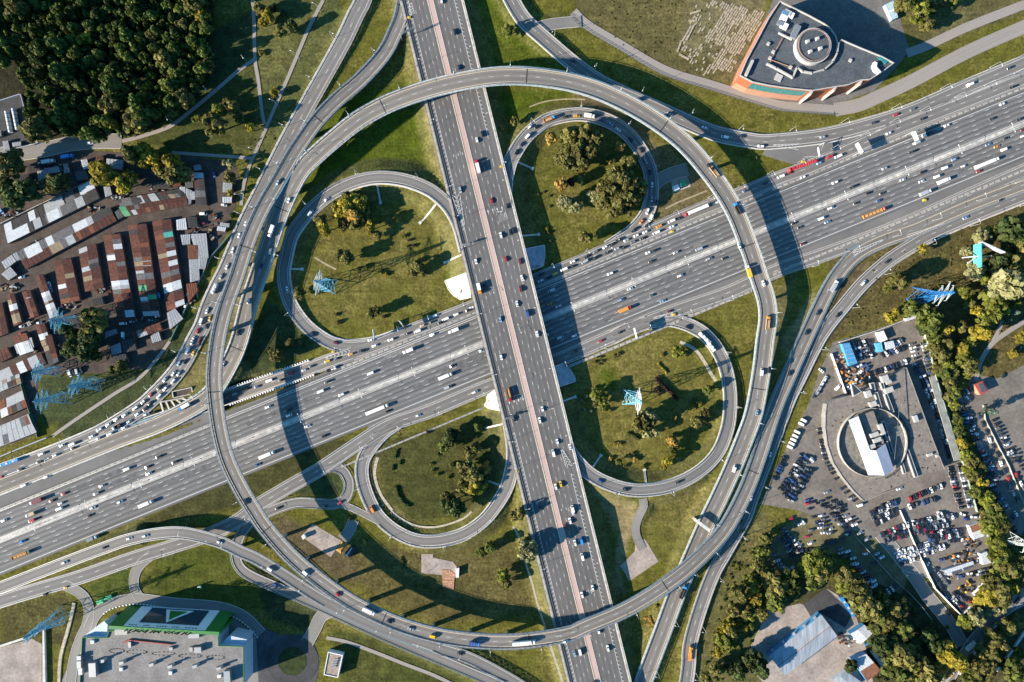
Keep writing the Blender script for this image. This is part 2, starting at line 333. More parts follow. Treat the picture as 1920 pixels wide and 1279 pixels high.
# flat pads: (name, pixel outline, height, material, label)
def poly_px(s): return [tuple(float(v) for v in a.split(',')) for a in s.split()]
PADS = [
 ('garage_yard', '-60,320 60,300 120,280 215,285 330,290 440,305 450,340 432,425 405,470 372,530 330,600 312,640 280,690 200,700 130,700 70,705 70,815 -60,860', M_DIRT, 'bare dirt lanes between the lock-up garages'),
 ('dealership_lot', '1425,945 1470,850 1515,760 1540,690 1562,642 1722,592 1762,740 1800,860 1832,960 1862,1040 1855,1070 1808,1152 1770,1118 1740,1075 1714,1072 1690,1062 1640,1010 1590,990 1500,958', M_LOT, 'asphalt car yard around the dealership'),
 ('grass_lot', '1500,958 1590,990 1640,1010 1690,1062 1700,1090 1690,1115 1640,1090 1590,1045 1555,1035 1500,1060 1468,1078 1440,1050 1452,1010', mat('worn_grass', (0.13, 0.115, 0.06), 0.95, 0.3, 0.15, sc2=0.8), 'worn grass overflow parking'),
 ('east_lot', '1790,735 1815,725 1822,700 1870,710 1930,680 1930,1010 1905,1000 1870,935 1835,840', M_LOT, 'right-hand car park behind the hedge'),
 ('building_plaza', '1462,-40 1450,0 1386,140 1368,160 1380,185 1470,200 1560,198 1640,170 1690,115 1706,92 1690,40 1675,-40', mat('plaza_paving_shaded', (0.135, 0.128, 0.122), .9, .15, .1, sc2=.5), 'paved plaza around the brick building'),  # paving tone darkened to paint in the shade over the plaza
 ('sandy_pad', '586,982 640,1014 620,1045 565,1006', M_SAND, 'sandy rectangular pad inside the bottom flyover'),
 ('concrete_pad', '790,1030 810,1030 812,1046 850,1054 856,1063 857,1081 790,1075', M_SAND, 'concrete pad with brick-red spill'),
 ('concrete_pad', '1163,1061 1190,1035 1193,1010 1210,1012 1235,1053 1180,1090', M_SAND, 'angular concrete pad at the spur end'),
 ('concrete_pad', '1256,328 1283,318 1296,348 1262,361', M_SAND, 'small pad under the green cabin'),
 ('store_apron', '470,1160 500,1180 530,1192 545,1190 580,1190 600,1235 592,1290 470,1290', mat('dark_apron', (0.075, 0.075, 0.08), 0.9, 0.2, 0.1, sc2=0.5), 'asphalt apron around the roundabout'),
 ('store_ground', '110,1290 140,1220 158,1190 200,1160 300,1150 440,1160 480,1195 485,1290', M_SERV, 'paved ground below the store'),
 ('corner_lot', '-40,1225 60,1198 78,1208 78,1300 -40,1300', M_SAND, 'sandy lot in the bottom corner'),
 ('depot_yard', '1507,1134 1549,1103 1570,1115 1605,1155 1620,1200 1640,1290 1440,1290 1395,1240 1440,1145 1500,1132', M_SAND, 'pale concrete yard around the depot hall'),
 ('fresh_asphalt', '1507,1134 1549,1103 1600,1150 1585,1178 1540,1150 1520,1156', M_LOTD, 'fresh black asphalt strip by the depot'),
 ('tank_yard', '-20,188 42,180 60,270 -20,285', M_LOTD, 'fenced yard with tanks'),
]
for q in ('1030,655 1990,265 1990,297 1876,342 1720,412 1465,506 1255,589 1040,681', '690,798 910,709 905,728 805,771 730,797 690,818', '1000,543 1990,140 1990,120 1730,225 1465,335 1310,396 1022,520', '420,779 890,588 885,578 703,650 640,684 575,713 500,743 420,773', '-70,939 0,912 125,862 225,822 300,794 363,763 395,742 428,776 -70,979', '1440,266 1560,252 1700,212 1990,86 1990,118 1730,223 1571,291 1500,312 1430,290', '1650,446 1720,410 1876,342 1990,292 1990,336 1876,374 1745,438 1700,452'):
    PADS.append(('paved_shoulder', q, mat('shoulder_asphalt', (0.148, 0.144, 0.140), .9, .14, .05), 'paved shoulder between the highway and its side roads'))
PADPOLY = [[tuple(W(*p)[:2]) for p in poly_px(q[1])] for q in PADS]

# ------------------------------------------------------------------ terrain
def axis(h, fine, far):
    a = list(np.arange(-h, h + fine, fine)); d = fine
    while a[-1] < far: d *= 1.5; a.append(a[-1] + d)
    return np.array(sorted([-x for x in a if x > h + 1e-6] + a))
GX, GY = axis(420, 2.4, 4200), axis(285, 2.4, 4200)
XX, YY = np.meshgrid(GX, GY)
FX, FY = XX.ravel(), YY.ravel()
up = np.full(FX.shape, -50.0); dn = np.full(FX.shape, 1e3)
def path_dist(r, FX, FY, sub):
    """distance to the carriageway's middle line, height there, bridge flag; only grid points within 45 m"""
    mid = r.A[:, :2] + r.N * ((r.wl - r.wr) / 2)
    bx0, by0 = mid.min(0) - 45; bx1, by1 = mid.max(0) + 45
    idx = np.nonzero((FX > bx0) & (FX < bx1) & (FY > by0) & (FY < by1))[0]
    D = np.full(len(idx), 1e9); Z = np.zeros(len(idx)); B = np.zeros(len(idx), bool)
    qx, qy = FX[idx], FY[idx]
    for i in range(0, len(mid) - 1, sub):
        j = min(i + sub, len(mid) - 1)
        a, b = mid[i], mid[j]; d = b - a; L2 = d @ d + 1e-9
        near = np.nonzero((qx > min(a[0], b[0]) - 45) & (qx < max(a[0], b[0]) + 45) & (qy > min(a[1], b[1]) - 45) & (qy < max(a[1], b[1]) + 45))[0]
        if not len(near): continue
        t = np.clip(((qx[near] - a[0]) * d[0] + (qy[near] - a[1]) * d[1]) / L2, 0, 1)
        e = np.hypot(qx[near] - a[0] - t * d[0], qy[near] - a[1] - t * d[1])
        k = e < D[near]; kk = near[k]
        D[kk] = e[k]; Z[kk] = r.A[i, 2] + (r.A[j, 2] - r.A[i, 2]) * t[k]; B[kk] = r.bridge[i]
    return idx, D, Z, B
for r in ROADS.values():
    hw = (r.wl + r.wr) / 2
    idx, D, Z, B = path_dist(r, FX, FY, 3 if len(r.A) > 20 else 1)
    e = np.maximum(0, D - hw - 1.6)
    u = np.where(B | (D > 44), -50, Z - 0.35 - e / 1.75); up[idx] = np.maximum(up[idx], u)
    e2 = np.maximum(0, D - hw - 2.2)
    steep = 3.0 if r.key in ('upper_collector',) else 1.1
    d_ = np.where(B | (D > 44), 1e3, Z - 0.35 + e2 * steep); dn[idx] = np.minimum(dn[idx], d_)
rng = np.random.default_rng(5)
base = -0.35 + 0.0 * FX
HZ = np.minimum(np.maximum(base, up), dn)
ZG = HZ.reshape(XX.shape)
def ground(x, y):
    i = int(np.clip(np.searchsorted(GX, x) - 1, 0, len(GX) - 2)); j = int(np.clip(np.searchsorted(GY, y) - 1, 0, len(GY) - 2))
    fx = (x - GX[i]) / (GX[i + 1] - GX[i]); fy = (y - GY[j]) / (GY[j + 1] - GY[j])
    return float(ZG[j, i] * (1 - fx) * (1 - fy) + ZG[j, i + 1] * fx * (1 - fy) + ZG[j + 1, i] * (1 - fx) * fy + ZG[j + 1, i + 1] * fx * fy)

# ground cover colours (soil, turf, meadow: what grows where)
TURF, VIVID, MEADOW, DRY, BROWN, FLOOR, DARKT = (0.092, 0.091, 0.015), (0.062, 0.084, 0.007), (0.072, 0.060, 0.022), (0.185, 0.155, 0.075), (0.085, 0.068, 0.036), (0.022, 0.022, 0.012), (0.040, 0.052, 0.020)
ZONES = [
 ('-80,-80 2000,-80 2000,1400 -80,1400', TURF, 1),
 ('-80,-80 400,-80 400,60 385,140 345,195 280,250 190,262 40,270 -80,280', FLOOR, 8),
 ('470,-40 640,-40 640,60 520,290 470,300', (0.075, 0.082, 0.026), 6),
 ('600,200 760,150 830,190 850,330 760,330 640,330 560,400 540,380', VIVID, 10),
 ('885,-40 960,-40 1090,120 1150,170 940,130', VIVID, 8),
 ('915,170 1080,165 1010,215 950,260', VIVID, 8),
 ('1070,-60 1450,-60 1375,160 1250,130 1150,75 1080,20', (0.085, 0.076, 0.030), 4),
 ('1300,-60 1460,-60 1380,150 1340,110 1270,90', (0.13, 0.115, 0.06), 6),
 ('1560,470 1700,430 1930,380 1930,700 1760,720 1700,590 1560,640 1530,700 1480,760 1520,660', MEADOW, 5),
 ('1560,470 1640,455 1560,540 1520,640 1590,560 1640,500', BROWN, 3),
 ('1385,960 1440,960 1450,1060 1500,1100 1440,1290 1290,1290 1340,1100', (0.095, 0.092, 0.035), 6),
 ('1240,270 1340,340 1400,420 1230,430 1210,380 1250,330 1220,290', (0.115, 0.095, 0.045), 6),
 ('520,960 640,1020 780,1110 640,1090 560,1050 510,1000', BROWN, 10),
 ('640,1010 790,1030 960,1010 1010,1150 830,1170 700,1130', (0.080, 0.070, 0.024), 14),
 ('450,420 480,400 470,560 440,640 425,600', DRY, 3),
 ('1490,500 1470,640 1450,700 1450,560', (0.09, 0.085, 0.035), 5),
 ('1465,640 1530,540 1520,600 1480,680', DRY, 4),
 ('780,70 800,140 845,330 820,330 780,150', DRY, 4),
 ('800,190 850,340 830,320 795,230', DRY, 4),
 ('820,390 875,450 880,520 840,520 830,440', (0.16, 0.145, 0.05), 6),
 ('835,470 850,530 825,520', VIVID, 6),
 ('900,780 945,760 950,850 940,870', DRY, 5),
 ('1085,905 1130,920 1190,940 1190,980 1170,1050 1160,1070 1175,1115 1150,1100 1160,1000 1120,930', (0.20, 0.165, 0.085), 4),
 ('1195,950 1300,920 1340,890 1320,980 1270,1060 1240,1050 1210,1010', (0.105, 0.098, 0.022), 5),
 ('970,930 985,930 1040,1150 1060,1290 1045,1290 1000,1100', (0.12, 0.12, 0.04), 4),
 ('310,725 390,650 385,690 365,740 340,730', (0.14, 0.125, 0.05), 4),
 ('70,705 210,700 290,690 180,770 80,800', DARKT, 4),
 ('100,800 290,680 400,540 420,560 350,700 260,770 130,830', DARKT, 4),
 ('430,730 500,560 560,600 600,650 520,690', DARKT, 6),
 ('300,1040 420,1020 480,1080 590,1140 580,1160 440,1140 270,1115', (0.058, 0.070, 0.011), 5),
 ('700,830 740,830 700,880 710,930 790,990 770,990 700,930 688,880', (0.10, 0.085, 0.045), 3),
 ('705,830 940,770 940,860 900,960 780,980 715,930', (0.052, 0.056, 0.016), 8),
 ('565,430 700,370 830,400 850,500 700,620 580,600 545,500', (0.100, 0.094, 0.020), 10),
 ('975,300 1080,240 1180,260 1200,380 1010,470', (0.092, 0.090, 0.018), 8),
 ('1060,150 1180,220 1250,290 1230,320 1170,230 1090,195', (0.14, 0.11, 0.06), 4),
 ('1070,680 1240,630 1330,720 1320,800 1200,890 1080,800', (0.108, 0.100, 0.022), 8),
 ('1120,690 1150,690 1160,720 1130,730', VIVID, 10),
 ('1440,1090 1930,1090 1930,1290 1440,1290', (0.055, 0.052, 0.024), 10),
 ('1730,590 1800,740 1870,960 1850,1000 1790,840 1725,640', (0.075, 0.07, 0.026), 6),
 ('1690,20 1930,-30 1930,20 1730,95 1700,60', (0.085, 0.08, 0.032), 5),
 ('440,872 620,820 660,830 560,885 450,950 300,985 120,1055 60,1085 300,960', (0.048, 0.048, 0.017), 4),
 ('545,925 590,885 640,890 645,920 620,935', DARKT, 3),
 ('395,60 470,20 470,110 400,170 280,250 330,235', DARKT, 5),
 ('240,262 470,120 490,240 470,290 330,285', (0.050, 0.058, 0.016), 6),
 ('160,1100 245,1060 250,1110 190,1130', (0.052, 0.070, 0.011), 4),
 ('0,1140 120,1110 160,1150 140,1230 90,1200 0,1230', (0.062, 0.058, 0.018), 5),
 ('620,1180 700,1190 860,1260 900,1290 640,1290', (0.055, 0.062, 0.015), 5),
 ('470,1050 600,1150 590,1190 500,1160', (0.035, 0.045, 0.018), 6),
]
COLR = np.tile(np.array([*TURF, 1.0]), (len(FX), 1))
KX = (FX / S + 960); KY = (639.5 - FY / S)
def soft(poly, feather):               # 0..1 mask with a soft, ragged border
    acc = np.zeros(len(FX)); n = 8
    for k in range(n):
        a = 2 * math.pi * k / n; rr = feather * (0.4 if k % 2 else 1.0)
        acc += in_poly(KX + rr * math.cos(a), KY + rr * math.sin(a), poly)
    return acc / n
for s_, c, fth in ZONES:
    w = soft(poly_px(s_), fth)[:, None]
    COLR[:, :3] = COLR[:, :3] * (1 - w) + np.array(c) * w
slope = np.hypot(*np.gradient(ZG, 2.4)).ravel()
w = np.clip((slope - 0.25) * 2.2, 0, 0.6)[:, None] * (np.array([1, 1, 1]))
COLR[:, :3] = COLR[:, :3] * (1 - w) + np.array((0.095, 0.092, 0.038)) * w

nx, ny = len(GX), len(GY)
ii = (np.arange(ny - 1)[:, None] * nx + np.arange(nx - 1)[None, :]).ravel()
me = bpy.data.meshes.new('ground')
me.vertices.add(nx * ny); me.vertices.foreach_set('co', np.stack([FX, FY, HZ], 1).astype(np.float32).ravel())
quads = np.stack([ii, ii + 1, ii + 1 + nx, ii + nx], 1).astype(np.int32)
me.loops.add(quads.size); me.loops.foreach_set('vertex_index', quads.ravel())
me.polygons.add(len(quads)); me.polygons.foreach_set('loop_start', np.arange(0, quads.size, 4, dtype=np.int32))
me.polygons.foreach_set('use_smooth', np.ones(len(quads), bool))
me.update(calc_edges=True)
at = me.color_attributes.new('cover', 'FLOAT_COLOR', 'POINT'); at.data.foreach_set('color', COLR.astype(np.float32).ravel())
gm = bpy.data.materials.new('ground_cover'); gm.use_nodes = True
def _gm():
    N = gm.node_tree.nodes; L = gm.node_tree.links; p = N['Principled BSDF']; p.inputs['Roughness'].default_value = 1.0; p.inputs['Specular IOR Level'].default_value = 0.1
    va = N.new('ShaderNodeVertexColor'); va.layer_name = 'cover'
    tc = N.new('ShaderNodeTexCoord')
    def nz(sc, det, dist=0.0):
        n = N.new('ShaderNodeTexNoise'); n.inputs['Scale'].default_value = sc; n.inputs['Detail'].default_value = det; n.inputs['Distortion'].default_value = dist
        L.new(tc.outputs['Object'], n.inputs['Vector']); return n.outputs[0]
    def ramp(x, a, b):
        m = N.new('ShaderNodeMapRange'); m.inputs[1].default_value = a; m.inputs[2].default_value = b; L.new(x, m.inputs[0]); return m.outputs[0]
    big, mid_, fine, grit = nz(0.03, 5, 0.6), nz(0.14, 6, 0.4), nz(0.55, 6), nz(1.8, 3)
    mx = N.new('ShaderNodeMix'); mx.data_type = 'RGBA'; mx.blend_type = 'MULTIPLY'
    # dry tufts
    dry = N.new('ShaderNodeMix'); dry.data_type = 'RGBA'; dry.inputs[7].default_value = (0.165, 0.132, 0.050, 1)
    mu = N.new('ShaderNodeMath'); mu.operation = 'MULTIPLY'; L.new(ramp(big, 0.40, 0.66), mu.inputs[0]); L.new(ramp(fine, 0.40, 0.72), mu.inputs[1])
    sr = N.new('ShaderNodeSeparateColor'); L.new(va.outputs[0], sr.inputs[0]); mr = N.new('ShaderNodeMapRange'); mr.inputs[1].default_value = .045; mr.inputs[2].default_value = .095; mr.inputs[3].default_value = .12; L.new(sr.outputs[0], mr.inputs[0])
    m3 = N.new('ShaderNodeMath'); m3.operation = 'MULTIPLY'; L.new(mu.outputs[0], m3.inputs[0]); L.new(mr.outputs[0], m3.inputs[1]); mu = m3
    L.new(mu.outputs[0], dry.inputs[0]); L.new(va.outputs[0], dry.inputs[6])
    def scl(col, x, lo, hi):
        v = N.new('ShaderNodeVectorMath'); v.operation = 'SCALE'; m = N.new('ShaderNodeMapRange')
        m.inputs[1].default_value = 0.3; m.inputs[2].default_value = 0.7; m.inputs[3].default_value = lo; m.inputs[4].default_value = hi
        L.new(x, m.inputs[0]); L.new(col, v.inputs[0]); L.new(m.outputs[0], v.inputs['Scale']); return v.outputs[0]
    mp = N.new('ShaderNodeMapping'); mp.inputs['Rotation'].default_value = (0, 0, 0.42); mp.inputs['Scale'].default_value = (0.05, 0.55, 1); L.new(tc.outputs['Object'], mp.inputs[0])
    mow = N.new('ShaderNodeTexNoise'); mow.inputs['Scale'].default_value = 1; mow.inputs['Detail'].default_value = 3; L.new(mp.outputs[0], mow.inputs['Vector'])
    c = scl(dry.outputs[2], mow.outputs[0], 0.84, 1.16); c = scl(c, mid_, 0.70, 1.30); c = scl(c, fine, 0.76, 1.24); c = scl(c, grit, 0.82, 1.18)
    L.new(c, p.inputs['Base Color'])
    b = N.new('ShaderNodeBump'); b.inputs['Strength'].default_value = 0.55; b.inputs['Distance'].default_value = 0.6
    L.new(fine, b.inputs['Height']); L.new(b.outputs[0], p.inputs['Normal'])
_gm(); me.materials.append(gm)
tag(link('ground', me), kind='structure', label='grass, meadow and soil ground around the interchange')

for k, (nm, s_, m, lb) in enumerate(PADS):
    b = MB(); pl = [W(*p) for p in poly_px(s_)]
    b.prism([(p.x, p.y) for p in pl], -0.6, (-0.27 if nm != 'paved_shoulder' else -0.2) + 0.006 * k, 0)
    tag(b.build(nm, m), lb, kind='structure')
# ------------------------------------------------------------------ carriageways
def ribbon(name, r, o0, o1, m, dz=0.0, a=0.0, b=1e9, parent=None, cuts=1, skirt=0.0):
    P, N, s = seg(r, 0, a, b); k = cuts + 1; vs = []; uvs = []
    offs = [o0 + (o1 - o0) * j / cuts for j in range(k)]
    for p, n, q in zip(P, N, s):
        for o in offs: vs.append((p[0] + n[0] * o, p[1] + n[1] * o, p[2] + dz)); uvs.append((o, q))
    fs = [(i * k + j, (i + 1) * k + j, (i + 1) * k + j + 1, i * k + j + 1) for i in range(len(P) - 1) for j in range(cuts)]
    me = bpy.data.meshes.new(name); me.from_pydata(vs, [], fs)
    uv = me.uv_layers.new(name='UVMap')
    li = np.empty(len(me.loops), np.int32); me.loops.foreach_get('vertex_index', li)
    uv.data.foreach_set('uv', np.array(uvs, np.float32)[li].ravel())
    me.materials.append(m); me.update()
    if fs and me.polygons[0].normal.z < 0: me.flip_normals()
    return link(name, me, parent)

def mark(mb, r, o, style, w=0.26, a=0.0, b=1e9, dz=0.03, mi=0, dash=3.6, gap=9.4, ph=0.0, o_end=None):
    P, N, s = seg(r, 0, a, b)
    if len(s) < 2: return
    def at(q, oo):
        return [np.interp(q, s, P[:, 0]) + np.interp(q, s, N[:, 0]) * oo, np.interp(q, s, P[:, 1]) + np.interp(q, s, N[:, 1]) * oo, np.interp(q, s, P[:, 2]) + dz]
    def of(q): return o if o_end is None else o + (o_end - o) * (q - s[0]) / (s[-1] - s[0])
    if style == 'solid':
        st = list(s)
        vs = []
        for q in st: vs += [at(q, of(q) - w / 2), at(q, of(q) + w / 2)]
        mb.add(vs, [(2 * i + 1, 2 * i, 2 * i + 2, 2 * i + 3) for i in range(len(st) - 1)], mi)
    elif style == 'dash':
        q = s[0] + ph
        while q + dash < s[-1]:
            mb.add([at(q, of(q) - w / 2), at(q + dash, of(q) - w / 2), at(q + dash, of(q) + w / 2), at(q, of(q) + w / 2)], [(0, 1, 2, 3)], mi); q += dash + gap
    elif style == 'comb':              # solid line with short slanted ticks, signed length in dash
        q = s[0] + ph
        while q + 2 < s[-1]:
            mb.add([at(q, of(q)), at(q + 0.4, of(q)), at(q + 1.6, of(q) + dash), at(q + 1.2, of(q) + dash)], [(0, 1, 2, 3) if dash > 0 else (3, 2, 1, 0)], mi); q += gap
def up_faces(o):
    me = o.data
    bm = bmesh.new(); bm.from_mesh(me)
    fl = [f for f in bm.faces if f.normal.z < 0]
    bmesh.ops.reverse_faces(bm, faces=fl); bm.to_mesh(me); bm.free()

def chevrons(mb, p0, p1, w0, w1, n, z, lean=1.0, outline=True, wd=0.3):
    a, b = Vector(p0[:2]), Vector(p1[:2]); t = (b - a).normalized(); q = Vector((-t.y, t.x))
    L = (b - a).length
    def V(x, y): v = a + t * x + q * y; return (v.x, v.y, z)
    for i in range(n):
        x = L * (i + 0.5) / n; w = w0 + (w1 - w0) * (i + 0.5) / n; k = lean * w * 0.6
        for sgn in (-1, 1):
            mb.add([V(x, 0), V(x + wd * 1.4, 0), V(x + wd * 1.4 - k, sgn * w / 2), V(x - k, sgn * w / 2)], [(0, 1, 2, 3)], 0)
    if outline:
        for sgn in (-1, 1):
            mb.add([V(0, sgn * w0 / 2), V(L, sgn * w1 / 2), V(L, sgn * (w1 / 2 + .3)), V(0, sgn * (w0 / 2 + .3))], [(0, 1, 2, 3)], 0)

MAIN = ['highway', 'overpass', 'upper_collector', 'lower_collector', 'top_flyover', 'bottom_flyover', 'upper_slip', 'garage_slip', 'lower_slip', 'bottom_slip', 'lower_left_loop', 'lower_right_loop', 'upper_left_loop', 'upper_right_loop', 'hairpin_link', 'hairpin_branch']
def runs(r, P, N, margin=.8):
    """the stretches of an edge line that do not lie on another carriageway at the same level"""
    bad = np.zeros(len(P), bool); P = np.asarray(P)
    for k in MAIN:
        o = ROADS[k]
        if o is r or (r.key in MAIN[:2]) or (k not in MAIN[:2] and r.key in MAIN[2:6] and k in MAIN[6:]): continue
        mid = o.A[:, :2] + o.N * ((o.wl - o.wr) / 2); hw_ = (o.wl + o.wr) / 2 - margin
        for i in range(len(P)):
            D = np.hypot(mid[:, 0] - P[i][0], mid[:, 1] - P[i][1]); j = int(D.argmin())
            if D[j] > hw_ + 6 or abs(o.A[j, 2] - P[i][2]) > 2.6: continue
            if abs((P[i][0] - mid[j, 0]) * o.N[j, 0] + (P[i][1] - mid[j, 1]) * o.N[j, 1]) < hw_: bad[i] = True
    out = []; i = 0
    while i < len(P):
        if bad[i]: i += 1; continue
        j = i
        while j < len(P) and not bad[j]: j += 1
        if j - i >= 3: out.append((P[i:j], N[i:j]))
        i = j
    return out
def edge_line(mb, r, o, w, dz=.03):
    P, N, s = seg(r, o)
    for p_, n_ in runs(r, P, N):
        vs = []
        for p, n in zip(p_, n_): vs += [(p[0] - n[0] * w / 2, p[1] - n[1] * w / 2, p[2] + dz), (p[0] + n[0] * w / 2, p[1] + n[1] * w / 2, p[2] + dz)]
        mb.add(vs, [(2 * i + 1, 2 * i, 2 * i + 2, 2 * i + 3) for i in range(len(p_) - 1)], 0)
HW = ROADS['highway']; OV = ROADS['overpass']; TF = ROADS['top_flyover']; BF = ROADS['bottom_flyover']
# --- main highway
hw = ribbon('highway_road', HW, -24.6, 23.2, M_HWY, 0, cuts=2); tag(hw, 'twelve-lane asphalt main highway crossing the photo diagonally', kind='structure')
mb = MB()
for o in (5.4, 9.0, 12.6, 16.2): mark(mb, HW, o, 'dash', 0.24, ph=(o * 1.7) % 6)
mark(mb, HW, 19.8, 'dash', 0.24, a=430, dash=3.6)
for o in (-5.4, -9.0, -12.6, -16.2): mark(mb, HW, o, 'dash', 0.24, ph=(-o * 2.3) % 6)
mark(mb, HW, -19.8, 'dash', 0.24, a=380)
for o in (2.1, -2.1): mark(mb, HW, o, 'solid', 0.3)
mark(mb, HW, 21.4, 'solid', 0.35); mark(mb, HW, -22.6, 'solid', 0.35)
mark(mb, HW, 19.9, 'solid', 0.3, a=0, b=430)
q = 40.0
while q < 400:                                             # groups of three ticks along the bus lane
    for k in range(3): mark(mb, HW, 19.9, 'comb', dash=1.8, gap=50, a=q + k * 2.4, b=q + k * 2.4 + 8)
    q += 16.4
mo = mb.build('lane_markings', M_MARK, hw); up_faces(mo)
rp = random.Random(8); pb_ = [MB(), MB()]
for k in range(46):                                        # resurfaced strips and sealed joints
    o = rp.choice((3.8, 7.3, 10.8, 14.4, 18, -3.8, -7.3, -10.8, -14.4, -18)); a_ = rp.uniform(20, 880); L_ = rp.choice((4, 8, 14, 30, 60)); P, N, s = seg(HW, o, a_, a_ + L_ + 7)
    if len(P) < 2: continue
    w_ = rp.choice((3.3, 3.3, 1.2, .5)); vs = []
    for p, n in zip(P, N): vs += [(p[0] - n[0] * w_ / 2, p[1] - n[1] * w_ / 2, .010 + .0004 * k), (p[0] + n[0] * w_ / 2, p[1] + n[1] * w_ / 2, .010 + .0004 * k)]
    pb_[k % 2].add(vs, [(2 * i, 2 * i + 2, 2 * i + 3, 2 * i + 1) for i in range(len(P) - 1)])
for q, c_ in zip(pb_, ((.112, .112, .114), (.165, .160, .155))): up_faces(q.build('repair_patches', mat('patch_%d' % (c_[0] * 1000), c_, .9, .25, .3, sc2=1.5), hw))
mb = MB(); P, N, s = seg(HW, 0)
mb.sweep(P, N, [(-1.7, 0), (-1.7, 0.18), (1.7, 0.18), (1.7, 0)])
md = mb.build('central_strip', M_MEDIAN, hw)
def rail_mb(P, N, o, h=0.75, posts=4.0, w=0.28, mb=None, top=0.25, mi=0):
    mb = mb or MB()
    mb.sweep(P, N, [(o - w / 2, h - top), (o - w / 2, h), (o + w / 2, h), (o + w / 2, h - top)], mi)
    d = 0
    for i in range(len(P)):
        mb.box((P[i][0] + N[i][0] * o, P[i][1] + N[i][1] * o, P[i][2] + (h - top) / 2 - 0.1), (0.14, 0.14, h - top + 0.2), 0, mi)
    return mb
for o, lb in ((1.45, 'steel barrier on the upper edge of the highway central strip'), (-1.45, 'steel barrier on the lower edge of the highway central strip')):
    P, N, s = seg(HW, 0)
    tag(rail_mb(P, N, o, 0.95).build('guard_rail', M_STEEL), lb, 'guard rail', 'guard rails and crash barriers')

# --- other roads on the ground
def plain_road(key, name, solid=(0.6, 0.6), dash_at=(0.0,), wd=0.26, label=None):
    r = ROADS[key]
    ro = ribbon(name, r, -r.wr, r.wl, r.mat, 0, cuts=2); tag(ro, label or ('asphalt ' + r.phrase), kind='structure')
    mb = MB()
    if solid:
        edge_line(mb, r, r.wl - solid[0], wd); edge_line(mb, r, -r.wr + solid[1], wd)
    for d in dash_at: mark(mb, r, d, 'dash', wd)
    if mb.v: up_faces(mb.build('lane_markings', M_MARK, ro))
    # sides of the roadbed
    P, N, s = seg(r, 0); mb = MB()
    mb.sweep(P, N, [(-r.wr, -0.02), (-r.wr - 0.35, -1.2), (r.wl + 0.35, -1.2), (r.wl, -0.02)], closed=False)
    mb.build('roadbed_edge', M_CONC, ro)
    return ro
plain_road('upper_slip', 'slip_road', (1.2, 1.2), (0.0,))
plain_road('upper_collector', 'collector_road', (0.8, 0.8), (0.0,))
plain_road('garage_slip', 'slip_road', (1.6, 1.0), (0.3,))
plain_road('lower_collector', 'collector_road', (0.8, 0.8), (0.0,))
plain_road('lower_slip', 'slip_road', (0.9, 1.3), (0.0,))
bs = plain_road('bottom_slip', 'slip_road', (0.8, 0.8), ())
plain_road('hairpin_link', 'ramp_road', (0.5, 0.5), ())
plain_road('hairpin_branch', 'ramp_road', (0.4, 0.4), ())
for k in ('upper_right_loop', 'upper_left_loop', 'lower_right_loop', 'lower_left_loop'):
    plain_road(k, 'loop_road', (1.1, 1.1), (0.0,) if k == 'upper_right_loop' else ())
for key, r in ROADS.items():
    if isinstance(key, tuple):
        o = ribbon('service_road' if key[0] == 'svc' else 'path', r, -r.wr, r.wl, r.mat, 0)
        A = o.data
        if key[0] == 'path':                                # lay it on the ground where the ground rises
            for v in A.vertices:
                g = ground(v.co.x, v.co.y) + 0.12
                if g > v.co.z: v.co.z = g
        tag(o, r.phrase, kind='structure')
        if key[0] == 'svc' and r.wl > 3.3:
            mb = MB(); P, N, s = seg(r, 0)
            for o_ in (r.wl + .12, -r.wr - .12):
                mb.sweep(P, N, [(o_ - .12, -0.3), (o_ - .12, .1), (o_ + .12, .1), (o_ + .12, -0.3)])
            mb.build('kerb', M_CONCP, o)
# roundabout and dotted kerb of the store road
b = MB(); c0 = W(548, 1240)
n = 48
ring = [(c0.x + math.cos(2 * math.pi * k / n) * rr, c0.y + math.sin(2 * math.pi * k / n) * rr, -0.02) for k in range(n) for rr in (10.6, 19.5)]
b.add(ring, [(2 * k, 2 * k + 1, 2 * ((k + 1) % n) + 1, 2 * ((k + 1) % n)) for k in range(n)])
tag(b.build('roundabout_road', M_LOTD), 'small roundabout with a grass island', kind='structure')
b = MB(); b.prism([(c0.x + math.cos(2 * math.pi * k / n) * 10.6, c0.y + math.sin(2 * math.pi * k / n) * 10.6) for k in range(n)], -0.4, 0.12)
tag(b.build('roundabout_lawn', mat('island_grass', (0.03, 0.042, 0.014), 1, 0.35, 0.3, sc2=2)), 'round dark grass island of the roundabout', kind='structure')
mb = MB(); P, N, s = seg(ROADS[('svc', 2)], -4.0)
rs, ss = resample(np.array(P), 2.6)
for p in rs[6:]: mb.box((p[0], p[1], 0.15), (0.8, 0.8, 0.5), 0.4)
tag(mb.build('kerb_blocks', M_WHITE), 'line of white kerb blocks along the store access road', kind='stuff')

